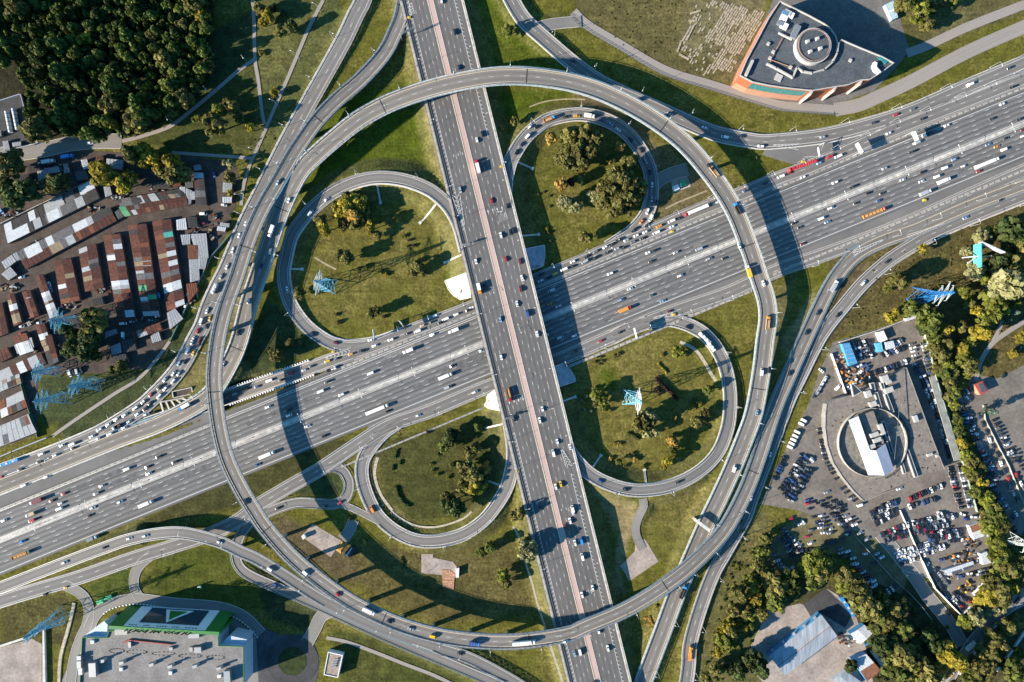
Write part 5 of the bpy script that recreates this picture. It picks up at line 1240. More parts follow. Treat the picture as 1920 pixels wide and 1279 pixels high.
e, c = bldg('white_cabin', 'cabin', 'white cabin next to a green one inside the flyover', 23, '1206,118 1245,102 1256,135 1218,152', 3, M_WHITE, M_WHITE, 0); part_poly(e, c, 23, '1215,152 1335,112 1337,118 1220,160', -.3, .1, 'base_slab', M_CONCP)
bldg('pad_hut', 'hut', 'white hut at the end of the sandy pad', 42, '340,188 358,172 372,195 352,212', 3, M_WHITE, M_WHITE, 0)
e, c = bldg('ruined_shed', 'shed', 'dark-roofed shed with orange earth beside the sandy pad', 42, '650,325 705,262 752,285 695,352', 2.8, M_DIRT, M_LOTD, 0); part_poly(e, c, 42, '676,328 714,272 720,276 684,335', 2.8, 2.95, 'roof_stripe', M_LG)
part_box(e, c, 42, 640, 270, -.4, 5, 9, 1.0, -.6, 'earth_heap', mat('orange_earth', (0.40, 0.20, 0.06), 1, .3, .6), (2, 5))
bldg('white_container', 'container', 'white container at the end of the concrete pad', 42, '1500,430 1522,425 1518,495 1495,495', 2.6, M_WHITE, M_WHITE, 0)
tag(MB().prism([(p.x, p.y) for p in roof_poly(42, '1390,435 1450,440 1490,470 1480,590 1400,560', .25)], -.5, .05).build('brick_rubble', mat('brick_rubble', (0.36, 0.20, 0.13), 1, .5, .8, sc2=2)), 'brick-red rubble spilling off the concrete pad', 'rubble', kind='stuff')
e, c = bldg('cable_drum_box', 'box', 'small white and blue container above the tall trees at the top right', 14, '877,35 940,5 975,130 930,150', 3.2, mat('pale_blue_sheet', (0.32, 0.46, 0.55), .5), mat('pale_blue_sheet2', (0.36, 0.50, 0.58), .5, stretch=(1, 1, 1)), 0)
part_poly(e, c, 14, '905,85 950,65 955,72 910,92', 3.2, 3.3, 'roof_seam', M_WHITE)
# green pipes and billboard
m = MB(); a, b_ = TW(41, 755, 672), TW(41, 822, 640); m.tube((a.x, a.y, .5), (b_.x, b_.y, .5), .9, 6); m.box((a.x, a.y, .6), (5, 3, 2), .3); m.box((b_.x, b_.y, .6), (4, 3, 1.6), .3)
tag(m.build('green_planters', mat('bright_green', (0.04, 0.42, 0.16), .5)), 'bright green sculpture on the lawn above the store', 'sculpture')
e = empty('small_signboard', TW(41, 1505, 560)); tag(e, 'small signboard with white and green halves on the store lawn', 'signboard')
MB().box((0, .5, 2.6), (2.4, .4, 1.6)).build('white_panel', M_WHITE, e); MB().box((0, -.2, 1.2), (2.0, 2.0, .5)).build('green_base', mat('bright_green', (0.04, 0.42, 0.16), .5), e); MB().tube((0, .5, -.4), (0, .5, 2), .2, 6).build('post', M_POLE, e)
e = empty('billboard', TW(24, 1540, 660)); tag(e, 'three-sided turquoise billboard on a tall post among trees at the right', 'billboard')
o0 = TW(24, 1540, 660)
def bb(t, x0, y0, x1, y1, z0, z1, nm, m_):
    a, b_ = TW(t, x0, y0, z1), TW(t, x1, y1, z1); cx = (a + b_) / 2; d = b_ - a; q = MB(); q.box((cx.x - o0.x, cx.y - o0.y, (z0 + z1) / 2), (d.length, .8, z1 - z0), math.atan2(d.y, d.x)); return q.build(nm, m_, e)
M_TURQ = mat('billboard_turquoise', (0.08, 0.52, 0.46), .5, .12, .2)
pn = bb(24, 1598, 545, 1600, 722, 12, 20, 'poster_panel', M_TURQ); bb(24, 1610, 535, 1780, 612, 15, 20, 'back_panel', M_LG); bb(24, 1460, 652, 1590, 640, 16, 17, 'catwalk', M_WHITE); bb(24, 1500, 690, 1560, 655, 16, 17, 'catwalk', M_LG)
for ang, L_ in ((.1, 7), (2.3, 7)): pass
MB().tube((0, 0, -.4), (2, 0, 16), .7, 8).build('post', M_POLE, e)
q = MB(); p = TW(24, 1603, 690, 20); q.tube((p.x - o0.x + .45, p.y - o0.y, 15.5), (p.x - o0.x - .55, p.y - o0.y, 15.5), 2.2, 20); q.build('poster_disc', mat('deep_blue', (0.03, 0.06, 0.30), .5), pn)
e = empty('waste_tank', (0, 0, 0))
bpy.data.objects.remove(e)

# rubble field of pale slabs
b = MB()
ANG = math.radians(-58)
fld = [(1235, 390), (1330, 210), (1330, 150), (1400, 0), (1520, 0), (1900, 90), (1840, 240), (1720, 380), (1650, 540), (1540, 520), (1470, 590), (1400, 560), (1340, 460)]
u = 0
for i in range(-40, 60):
    for j in range(-60, 80):
        x = 1600 + i * 25 * .53 + j * 17 * .85 + R.uniform(-2, 2); y = 270 - i * 25 * .85 + j * 17 * .53 + R.uniform(-2, 2)
        patch = math.sin(x * .021 + 1) * math.cos(y * .027 + x * .008) + .5 * math.sin(x * .06 + y * .05)
        dens = (.96 if patch > -.5 else .35) if x > 1540 - (y - 200) * .12 else (.8 if patch > .35 else .12)
        if in_poly(np.array([x]), np.array([y]), fld)[0] and R.random() < dens:
            p = TW(13, x, y); b.box((p.x, p.y, -.25), (R.uniform(1.9, 2.35), R.uniform(1.0, 1.4), .3), 1.01 + R.uniform(-.06, .06))
for x, y, L_, a in ((1355, 155, 6, 0), (1310, 250, 13, 1.05), (1335, 245, 12, 1.1), (1255, 345, 9, 1.2), (1290, 425, 8, -.5), (1375, 90, 8, .3)):
    p = TW(13, x, y); b.box((p.x, p.y, -.1), (L_, 1.3, .7), a)
tag(b.build('paving_slabs', mat('rubble_slab', (0.33, 0.285, 0.215), .95, .25, .4, sc2=1)), 'pale broken paving slabs scattered over the weedy field', 'slabs', kind='stuff')
# ------------------------------------------------------------------ lock-up garages
M_GB = mat('garage_brown', (0.100, 0.040, 0.028), .85, .3, .5, sc2=1.2); M_GB2 = mat('garage_maroon_shade', (0.070, 0.028, 0.022), .85, .3, .5, sc2=1.2)  # browns dimmed for vignetting; the maroon also serves as shaded right slopes
M_GW = mat('garage_brick', (0.10, 0.075, 0.06), .9, .25, .8)
SHEET = {'w': mat('sheet_white', (0.42, 0.45, 0.48), .6, .15, .8, sc2=1.5), 'l': mat('sheet_light', (0.26, 0.28, 0.30), .7, .18, .8, sc2=1.5), 'g': mat('sheet_grey', (0.10, 0.10, 0.105), .8, .25, .8, sc2=1.5),
         't': mat('sheet_tan', (0.22, 0.17, 0.11), .8, .2, .8), 'G': mat('sheet_green', (0.05, 0.24, 0.10), .6, .2, .6), 'T': mat('sheet_teal', (0.04, 0.30, 0.26), .6, .2, .6), 'd': mat('sheet_dark', (0.04, 0.038, 0.038), .85, .3, .8, sc2=1.5), 'b': M_GB, 'm': M_GB2, 'r': mat('sheet_rust', (0.15, 0.058, 0.034), .85, .3, .6, sc2=1.5)}
def garage_row(t, q, label, patches='', h=2.7, rise=.4, ml=M_GB, mr=M_GB2):
    """q: TL TR BR BL; u across (0 left .. 1 right), v along (0 top .. 1 bottom); patches: 'u0,u1,v0,v1,colour ...'"""
    P = [TW(t, x, y, h) for x, y in q]; c = sum(P, Vector()) / 4
    e = empty('garage_row', (c.x, c.y, 0)); tag(e, label, 'garages', 'rows of lock-up garages')
    L = [p - Vector((c.x, c.y, 0)) for p in P]
    def at(u, v, dz=0):
        a = L[0].lerp(L[1], u); b_ = L[3].lerp(L[2], u); p = a.lerp(b_, v); return (p.x, p.y, h + rise * (1 - abs(2 * u - 1)) + dz)
    b = MB(); g = -.7
    lo = [(p.x, p.y, g) for p in L]; hi = [tuple(p) for p in L]; r0, r1 = at(.5, 0), at(.5, 1)
    b.add(lo + hi + [r0, r1], [(0, 1, 5, 8, 4), (2, 3, 7, 9, 6), (1, 2, 6, 5), (3, 0, 4, 7)]); b.build('wall', M_GW, e)
    def slab(u0, u1, v0, v1, dz, nm, m, par):
        k = MB(); vs = [at(u0, v0, dz), at(u1, v0, dz), at(u1, v1, dz), at(u0, v1, dz)]; vs += [(x, y, z - .1) for x, y, z in vs]
        k.add(vs, [(0, 3, 2, 1), (4, 5, 6, 7), (0, 1, 5, 4), (1, 2, 6, 5), (2, 3, 7, 6), (3, 0, 4, 7)])
        bm = bmesh.new(); 
        o = k.build(nm, m, par); bm.from_mesh(o.data); bmesh.ops.recalc_face_normals(bm, faces=bm.faces[:]); bm.to_mesh(o.data); bm.free(); return o
    slab(-.02, .5, -.005, 1.005, .1, 'roof', ml, e); slab(.5, 1.02, -.005, 1.005, .1, 'roof', mr, e)  # default right-half brown is darkened to paint that slope's shade
    for s_ in patches.split():
        f = s_.split(','); u0, u1, v0, v1 = map(float, f[:4])
        for a, b_ in ((u0, min(u1, .5)), (max(u0, .5), u1)):
            if b_ - a > .02: slab(a, b_, v0, v1, .19 + .01 * R.random(), 'roof_sheet', SHEET[f[4]], e)
    nn = max(3, int((L[3] - L[0]).length / 3.4)); rg_ = random.Random(int(abs(c.x * 31 + c.y * 7)))
    for half in (0, .5):
        for i in range(nn):
            if rg_.random() < .34: slab(half, half + .5, i / nn, (i + 1) / nn, .14 + .008 * rg_.random(), 'roof_sheet', SHEET[rg_.choice('bbbmmrrgdlt' if ml is M_GB or mr is M_GB2 else 'gggdlltwm')], e)
    # doors and drain pipes are too small to see; seams between the lock-ups are
    n = max(3, int((L[3] - L[0]).length / 3.4)); k = MB()
    for i in range(1, n):
        v = i / n
        for u0, u1 in ((.0, .5), (.5, 1.0)):
            a, b_ = Vector(at(u0, v, .13)), Vector(at(u1, v, .13)); k.tube(a, b_, .07, 3)
    k.build('roof_seam', SHEET['d'], e)
    return e
garage_row(21, [(960, 415), (1095, 400), (1195, 1085), (1075, 1090)], 'longest brown lock-up row, with green roof sheets and white scribbles', '0,1,.53,.6,g 0,.5,.66,.72,G .5,1,.77,.82,G 0,.45,.79,.83,w 0,1,.95,1,l .5,.95,.4,.405,w .5,.95,.45,.455,w')
garage_row(21, [(1143, 385), (1278, 365), (1385, 1000), (1255, 1050)], 'brown lock-up row with a teal sheet and many white ones, beside the light grey sheds', '.5,1,.14,.2,T .5,1,.36,.42,w 0,.5,.37,.42,t .5,1,.47,.53,w 0,1,.58,.64,g 0,1,.71,.81,w .5,1,.94,1,w')
garage_row(21, [(775, 490), (900, 475), (1015, 1120), (885, 1130)], 'brown lock-up row with two white sheets across its middle', '.5,1,.11,.17,w 0,.5,.23,.29,w 0,1,.53,.59,w .5,1,.88,.96,w .5,1,.44,.5,b')
garage_row(21, [(590, 590), (715, 545), (775, 875), (640, 905)], 'short brown lock-up row with one grey and one dark sheet', '.45,1,.33,.42,g .45,1,.42,.52,d')
garage_row(21, [(405, 685), (530, 660), (600, 970), (460, 1000)], 'brown lock-up row with a single white sheet on its left half', '0,.45,.55,.65,w .5,1,.9,1,d 0,1,.9,1,r')
garage_row(21, [(265, 795), (320, 775), (440, 1085), (375, 1110)], 'narrow lock-up row with grey and white sheets', '0,1,.4,.5,w 0,1,.5,.62,l 0,1,.68,.8,w 0,1,.8,1,l', rise=.3)
garage_row(21, [(165, 910), (225, 895), (290, 1085), (230, 1105)], 'small plain brown lock-up row at the left', '.3,.8,.25,.28,l', rise=.3)
garage_row(21, [(48, 935), (105, 920), (165, 1140), (105, 1165)], 'small lock-up row with white and tan sheets at the left', '0,1,.33,.52,w 0,1,.65,.95,t', rise=.3)
garage_row(21, [(-60, 1010), (15, 990), (62, 1215), (-20, 1250)], 'dark brown lock-up row cut by the left edge', '', rise=.3, ml=M_GB2)
garage_row(21, [(265, 1160), (330, 1140), (385, 1295), (318, 1318)], 'small brown lock-up row with one white sheet, above the lowest rows', '0,1,.45,.72,w', rise=.3)
garage_row(21, [(95, 1245), (195, 1215), (255, 1350), (150, 1385)], 'lock-up row with pale lower half at the left', '0,1,.4,1,w 0,.5,0,.4,b', rise=.3)
garage_row(21, [(30, 405), (60, 545), (745, 205), (690, 70)], 'double row of dark sheds dotted with many white sheets, nearest the trees', '0,.5,0,.08,w 0,.5,.27,.34,w 0,.5,.45,.53,l 0,.5,.53,.66,l 0,.45,.84,1,w .5,1,0,.1,w .5,1,.1,.24,w .5,1,.3,.38,l .5,1,.45,.58,w .5,1,.77,.85,l 0,.5,.68,.78,g .5,1,.6,.75,g .5,1,.86,1,d 0,.5,.1,.26,d', ml=SHEET['d'], mr=SHEET['d'], rise=.4)
garage_row(21, [(130, 610), (195, 735), (870, 375), (820, 270)], 'slanting double row with a maroon lower half', '0,.6,.07,.23,w 0,.5,.6,.74,w 0,.5,.3,.37,w 0,.5,.37,.48,g 0,.5,.48,.58,g .5,1,.3,.42,t .5,1,.42,.5,g .5,1,.48,.56,l 0,.5,.74,.8,l 0,.5,.8,1,d', ml=SHEET['g'], mr=M_GB2, rise=.5)
garage_row(21, [(890, 275), (935, 345), (1405, 258), (1395, 195)], 'maroon lock-up row with a green end, below the yellow trees', '0,1,0,.1,G', ml=M_GB2, rise=.4)
garage_row(21, [(885, 215), (900, 272), (1395, 190), (1340, 138)], 'dark grey shed row with one bright sheet, below the yellow trees', '0,1,.48,.6,l .2,.9,.2,.35,d 0,1,.05,.2,g', ml=SHEET['d'], mr=SHEET['d'], rise=.2)
garage_row(21, [(1452, 15), (1522, 15), (1548, 258), (1468, 262)], 'dark grey upright shed row by the yard at the top right of the garages', '0,1,0,.17,w 0,1,.55,.75,g', ml=SHEET['d'], mr=SHEET['d'], rise=.2)
garage_row(21, [(985, 1215), (1005, 1265), (1215, 1190), (1195, 1138)], 'short brown lock-up row by the slip road', '', rise=.4)
garage_row(31, [(-30, 235), (0, 305), (345, 165), (305, 85)], 'lowest mixed shed row with white and brown sheets', '0,1,.0,.3,l 0,1,.3,.45,m 0,1,.45,.6,w 0,1,.7,.9,l', ml=SHEET['m'], mr=SHEET['m'], rise=.3)
garage_row(31, [(-20, 295), (0, 378), (160, 312), (140, 222)], 'light grey shed row at the left edge', '', ml=SHEET['l'], mr=SHEET['l'], rise=.3)
garage_row(31, [(-20, 460), (-10, 585), (205, 490), (168, 368)], 'rust-red and white shed row at the left edge', '0,.55,.35,1,l .5,1,.1,.35,w 0,.5,0,.3,r', ml=SHEET['r'], mr=SHEET['r'], rise=.4)
garage_row(31, [(-20, 645), (-10, 790), (272, 680), (212, 548)], 'wide whitish shed row lowest at the left edge', '0,.5,.85,.95,r', ml=SHEET['l'], mr=SHEET['l'], rise=.5)
garage_row(31, [(300, -30), (385, -50), (440, 150), (372, 188)], 'dark brown shed below the narrow lock-up rows', '', ml=SHEET['d'], mr=M_GB2, rise=.3)
garage_row(31, [(-20, 75), (0, 160), (90, 115), (55, 45)], 'small brown shed row at the left edge above the pale sheds', '', rise=.3)
SHEDS = [
 (21, '1320,370 1390,355 1400,440 1325,445', 'w', 'white shed beside the long lock-up rows, below a maroon one'), (21, '1425,475 1545,470 1562,655 1480,662', 'l', 'large light grey workshop by the slip road'), (21, '1352,482 1424,476 1424,550 1366,556', 'l', 'light grey annex left of the large workshop'),
 (21, '1406,560 1478,558 1480,660 1410,662', 'r', 'rust-brown shed left of the large workshop'), (21, '1415,666 1488,662 1494,818 1424,838', 'l', 'long pale shed below the large workshop'), (21, '1488,660 1555,655 1535,740 1492,735', 'l', 'pale shed with green edge below the large workshop'), (21, '1250,1066 1310,1032 1372,1110 1272,1190', 'l', 'light grey shed nearest the slip road'),
 (21, '1128,1240 1188,1206 1208,1272 1142,1292', 'l', 'pale shed right of the short brown row'), (21, '1345,125 1384,120 1390,192 1352,196', 'w', 'small bright shed at the right end of the dark grey row'), (21, '1390,130 1440,150 1430,250 1400,260', 'l', 'narrow pale shed at the end of the maroon row'), (21, '1425,160 1458,156 1462,215 1430,218', 'w', 'tiny white shed by the upright dark row'),
 (21, '1670,90 1740,80 1735,160 1668,162', 'l', 'pale shed under a tree by the slip road'), (21, '1665,198 1736,195 1735,240 1668,242', 'w', 'whitish shed above the parked pickup'), (21, '1650,388 1720,396 1715,425 1645,418', 'l', 'flat pale shed below the bushes by the slip road'), (21, '1630,416 1694,426 1685,456 1624,448', 'w', 'lowest flat pale shed by the slip road'),
 (21, '10,685 88,630 120,680 42,738', 'l', 'grey-white shed above two others at the left'), (21, '95,625 150,597 174,655 117,682', 'l', 'small light shed at the end of the slanting row'), (21, '10,775 75,720 127,780 62,822', 'l', 'bluish white shed above the parked white car'),
 (21, '278,5 346,-12 362,65 290,80', 'l', 'pale blue shed between trees at the upper left'), (21, '610,118 695,82 718,140 632,182', 'w', 'bright shed at the upper end of the double row'), (21, '680,968 760,946 776,1000 700,1012', 'd', 'dark flat shed by the dark trees'), (21, '790,1210 865,1185 878,1218 785,1255', 'l', 'bluish shed below the dark trees'), (21, '775,120 825,120 840,180 790,200', 'l', 'pale shed between the double row and yellow trees'),
 (11, '798,1188 925,1200 915,1272 795,1258', 'l', 'blue-white shed under the yellow trees'), (11, '605,1200 650,1190 672,1260 625,1270', 'w', 'white shed left of the yellow trees'), (11, '475,1230 505,1225 525,1290 480,1300', 'l', 'narrow white shed by the parked trucks'), (11, '720,1170 775,1175 770,1225 715,1215', 'b', 'small brown shed by the street'),
 (31, '105,30 235,-30 255,45 130,95', 'l', 'pale shed at the lower end of the pale half row'), (31, '825,40 900,10 912,85 842,102', 'l', 'light blue shed by the slip road footpath'), (31, '895,0 1000,-30 1020,60 922,90', 'd', 'dark brown shed right of the light blue one'), (31, '830,95 940,95 960,160 850,165', 'd', 'dark shed below the light blue one'),
 (11, '-20,985 5,975 10,1020 -20,1030', 'l', 'pale shed cut by the left edge near the tanks'), (11, '18,1060 60,1052 75,1118 30,1125', 'l', 'grey ribbed shed in the fenced yard'), (11, '90,1070 155,1060 158,1090 95,1100', 'l', 'blue flat-roofed shed in the fenced yard'),
 (21, '560,10 640,0 660,60 575,72', 'g', 'grey shed between trees and the double row'), (21, '130,40 210,25 222,70 140,88', 'd', 'dark shed under the trees at the upper left'), (21, '930,10 1000,0 1040,60 1000,70', 'l', 'small pale shed behind the yellow trees'), (21, '1130,90 1260,70 1275,120 1150,138', 'd', 'dark shed above the dark grey row'), (21, '1285,60 1340,52 1350,110 1295,118', 'r', 'rust-coloured shed above the dark grey row'), (21, '1385,90 1445,82 1448,125 1392,130', 'g', 'grey shed left of the upright dark row'), (21, '1400,350 1470,345 1480,420 1412,428', 'd', 'dark lean-to in the car yard of the garages'), (21, '860,310 905,280 925,345 885,365', 'g', 'grey shed between the two maroon rows'), (21, '1395,850 1470,840 1480,900 1410,990', 'r', 'narrow rusty shed below the long pale shed'), (11, '200,1240 300,1225 310,1275 210,1290', 'd', 'dark shed beside the parked lorries'), (11, '330,1262 440,1248 450,1290 340,1300', 'l', 'pale shed below the parked white lorry'),
 (11, '1450,1240 1500,1232 1510,1275 1455,1280', 'l', 'bluish hut at the top of the garage yard'),
]
for t, s_, k, lb in SHEDS:
    e, c = bldg('shed', 'shed', lb, t, s_, 2.6 + .4 * R.random(), M_GW, SHEET[k], 0)
    e['group'] = 'sheds around the lock-up garages'
    Q = [(p.x - c[0], p.y - c[1]) for p in roof_poly(t, s_, 2.9)]
    b = MB()
    for i in range(1, 5):
        a_ = Vector(Q[0]).lerp(Vector(Q[1]), i / 5); b_ = Vector(Q[3]).lerp(Vector(Q[2]), i / 5); b.tube((*a_, 3.02), (*b_, 3.02), .06, 3)
    b.build('roof_seam', SHEET['g'] if k != 'd' else SHEET['l'], e)
for k, (x, y) in enumerate(((78, 920), (130, 900))):
    p = TW(11, x, y); e = empty('storage_tank', (p.x, p.y, 0), math.radians(101)); tag(e, ('left', 'right')[k] + ' of two long white tanks in the fenced yard under the forest', 'tank')
    b = MB(); b.tube((-8, 0, 1.8), (8, 0, 1.8), 1.5, 14); b.build('tank_body', SHEET['w'], e)
    b = MB()
    for u in (-6, -3, 0, 3, 6): b.tube((u - .15, 0, 1.8), (u + .15, 0, 1.8), 1.6, 14)
    b.build('band', SHEET['g'], e)
    b = MB(); b.box((-5, 0, .2), (1, 2.6, 1.6)); b.box((5, 0, .2), (1, 2.6, 1.6)); b.build('saddle', M_CONC, e)
def wall_line(t, s_, h, w, nm, m, label, cat='wall', z=-.4, posts=0):
    Q = [TW(t, *map(float, a.split(','))) for a in s_.split()]; b = MB()
    for i in range(len(Q) - 1):
        d = Q[i + 1] - Q[i]; m_ = (Q[i] + Q[i + 1]) / 2; b.box((m_.x, m_.y, (h + z) / 2), (d.length + w * .98, w, h - z), math.atan2(d.y, d.x))
    o = tag(b.build(nm, m), label, cat)
    if posts:
        b = MB()
        for i in range(len(Q) - 1):
            n = max(1, int((Q[i + 1] - Q[i]).length / posts))
            for k in range(n): p = Q[i].lerp(Q[i + 1], k / n); b.box((p.x, p.y, h / 2), (.3, .3, h + .4))
        b.build('post', M_POLE, o)
    return o
wall_line(44, '1150,370 1195,470 1245,572 1440,775', 2.2, .5, 'boundary_wall', M_WHITE, 'white wall along the left side of the scrapyard')
wall_line(44, '1445,772 1575,660 1530,610 1690,455', 2.2, .5, 'boundary_wall', M_WHITE, 'zigzag white wall at the lower right of the scrapyard')
wall_line(44, '1690,450 1682,300 1640,180 1580,30', 2.2, .35, 'metal_fence', mat('fence_green', (0.22, 0.28, 0.24), .7, .1), 'greenish fence on the right side of the scrapyard', 'fence', posts=3)
wall_line(34, '1185,0 1250,250 1440,870 1560,1275', 2.2, .35, 'metal_fence', MATS['fence_green'], 'long greenish fence between the car yard and the hedge', 'fence', posts=3)
wall_line(24, '530,1285 800,1200 1130,1075 1180,1275', 2.2, .4, 'boundary_wall', M_CONCP, 'pale wall around the top corner of the car yard')
wall_line(34, '470,95 575,385', 2.2, .5, 'boundary_wall', M_WHITE, 'short white wall dividing the top left of the car yard')
wall_line(44, '985,-10 1150,370', 1.6, .35, 'metal_fence', M_CONCP, 'pale fence line crossing the car yard', 'fence', posts=4)
wall_line(44, '660,195 780,330 930,500 1050,605', 1.4, .25, 'metal_fence', M_CONC, 'thin fence between the grass parking and the entrance lane', 'fence', posts=4)
wall_line(44, '1050,605 1140,700 1225,810', 1.4, .25, 'metal_fence', M_POLE, 'thin fence beside the lower entrance lane', 'fence', posts=4)
wall_line(34, '1610,480 1625,590 1730,800 1800,930 1915,1220', 1.2, .3, 'metal_fence', M_CONC, 'fence between the two columns of the right-hand car park', 'fence', posts=4)
wall_line(34, '720,1195 850,1140 1000,1085', 1.0, .3, 'low_wall', M_CONC, 'low wall under the lower edge of the dealership')
wall_line(31, '-20,875 100,825 355,722', 2.0, .8, 'boundary_wall', SHEET['l'], 'pale wall below the lowest sheds beside the slip road')
wall_line(31, '150,265 215,480 292,715', 2.2, .5, 'metal_fence', mat('dark_green_fence', (0.03, 0.09, 0.05), .7), 'dark green fence beside the lowest shed rows', 'fence')
wall_line(11, '-20,770 165,710 215,890', 2.0, .6, 'boundary_wall', SHEET['l'], 'pale wall around the tank yard')
wall_line(11, '0,1145 265,1085', 1.8, .6, 'boundary_wall', SHEET['l'], 'pale wall between tank yard and street')
wall_line(21, '-10,410 330,245 690,75', 1.6, .5, 'low_wall', M_CONC, 'low concrete wall above the double shed row')
wall_line(21, '1280,1279 1430,960 1590,640 1740,470', 1.8, .5, 'metal_fence', mat('teal_fence', (0.06, 0.15, 0.16), .7, .15), 'teal fence between the garages and the slip road', 'fence')
wall_line(44, '1330,1279 1480,1110', 1.0, .3, 'low_wall', M_CONC, 'low kerb wall along the tree-lined street')
wall_line(44, '1670,1235 1760,1130 1918,905', 1.0, 1.6, 'low_wall', M_CONCP, 'broad pale wall at the bottom right corner')
# promenade fence above the slip road
pr = ROADS[('path', 6)]; b = MB(); P, N, s = seg(pr, -4.0); rail_mb(P, N, 0, 1.5, top=.12, w=.12, mb=b); rail_mb(P, N, 0, .9, top=.1, w=.1, mb=b)
fo = tag(b.build('railing', M_RAILD), 'thin dark railing along the promenade below the rubble field', 'railing')
b = MB(); rs, ss = resample(np.array(P), 3.0)
for p in rs: b.box((p[0], p[1], p[2] + .8), (.2, .2, 1.8))
b.build('post', M_RAILD, fo)
# ------------------------------------------------------------------ vehicles
def paint(name, c, rough=.3, metal=.0):
    m = mat('paint_' + name, c, rough, .03, .3, metal); m.node_tree.nodes['Principled BSDF'].inputs['Coat Weight'].default_value = .5; return m
PC = {'w': ('white', paint('white', (0.80, 0.80, 0.80))), 's': ('silver', paint('silver', (0.50, 0.52, 0.54), .3, .3)), 'g': ('grey', paint('grey', (0.20, 0.21, 0.22), .3, .3)), 'k': ('black', paint('black', (0.016, 0.017, 0.019))), 'b': ('blue', paint('blue', (0.04, 0.09, 0.26))), 'l': ('light blue', paint('light_blue', (0.22, 0.36, 0.52))),
      'r': ('red', paint('red', (0.42, 0.02, 0.03))), 'y': ('yellow', paint('yellow', (0.72, 0.42, 0.02))), 'o': ('orange', paint('orange', (0.68, 0.26, 0.03))), 'd': ('dark blue', paint('dark_blue', (0.018, 0.03, 0.07))), 'n': ('green', paint('green', (0.03, 0.13, 0.07))), 'B': ('bright blue', paint('bright_blue', (0.03, 0.25, 0.62))), 't': ('tan', paint('tan', (0.45, 0.33, 0.20))), 'm': ('maroon', paint('maroon', (0.16, 0.02, 0.03)))}
M_TYRE = mat('tyre_rubber', (0.018, 0.018, 0.018), .9, .1, 1); M_LAMPW = mat('headlamp_glass', (0.7, 0.7, 0.68), .2, .05, 1); M_LAMPR = mat('tail_lamp', (0.35, 0.01, 0.01), .3, .05, 1)
M_CARGO = mat('cargo_white', (0.72, 0.72, 0.70), .6, .08, .3); M_SAND2 = mat('load_sand', (0.48, 0.30, 0.14), 1, .25, .8); M_SCRAP = mat('load_dark', (0.07, 0.06, 0.055), 1, .4, 1.2)
def loft(b, st, mi=0):
    k = 6; vs = []
    for x, hw_, z0, z1 in st:
        zm = z0 + (z1 - z0) * .62
        vs += [(x, -hw_ * .94, z0), (x, -hw_, zm), (x, -hw_ * .9, z1), (x, hw_ * .9, z1), (x, hw_, zm), (x, hw_ * .94, z0)]
    fs = [(i * k + j, (i + 1) * k + j, (i + 1) * k + (j + 1) % k, i * k + (j + 1) % k) for i in range(len(st) - 1) for j in range(k)]
    fs += [tuple(range(k)), tuple(range((len(st) - 1) * k, len(st) * k))[::-1]]
    b.add(vs, [f[::-1] for f in fs], mi)
def wheels(b, xs_, hw_, r=.33, w=.24):
    for x in xs_:
        for s_ in (-1, 1): b.tube((x, s_ * (hw_ - w), r), (x, s_ * hw_, r), r, 10, mi=1)
def frustum(b, x0, x1, hw0, z0, X0, X1, hw1, z1, mi=0):
    vs = [(x0, -hw0, z0), (x1, -hw0, z0), (x1, hw0, z0), (x0, hw0, z0), (X0, -hw1, z1), (X1, -hw1, z1), (X1, hw1, z1), (X0, hw1, z1)]
    b.add(vs, [(0, 1, 5, 4), (1, 2, 6, 5), (2, 3, 7, 6), (3, 0, 4, 7), (4, 5, 6, 7)], mi)
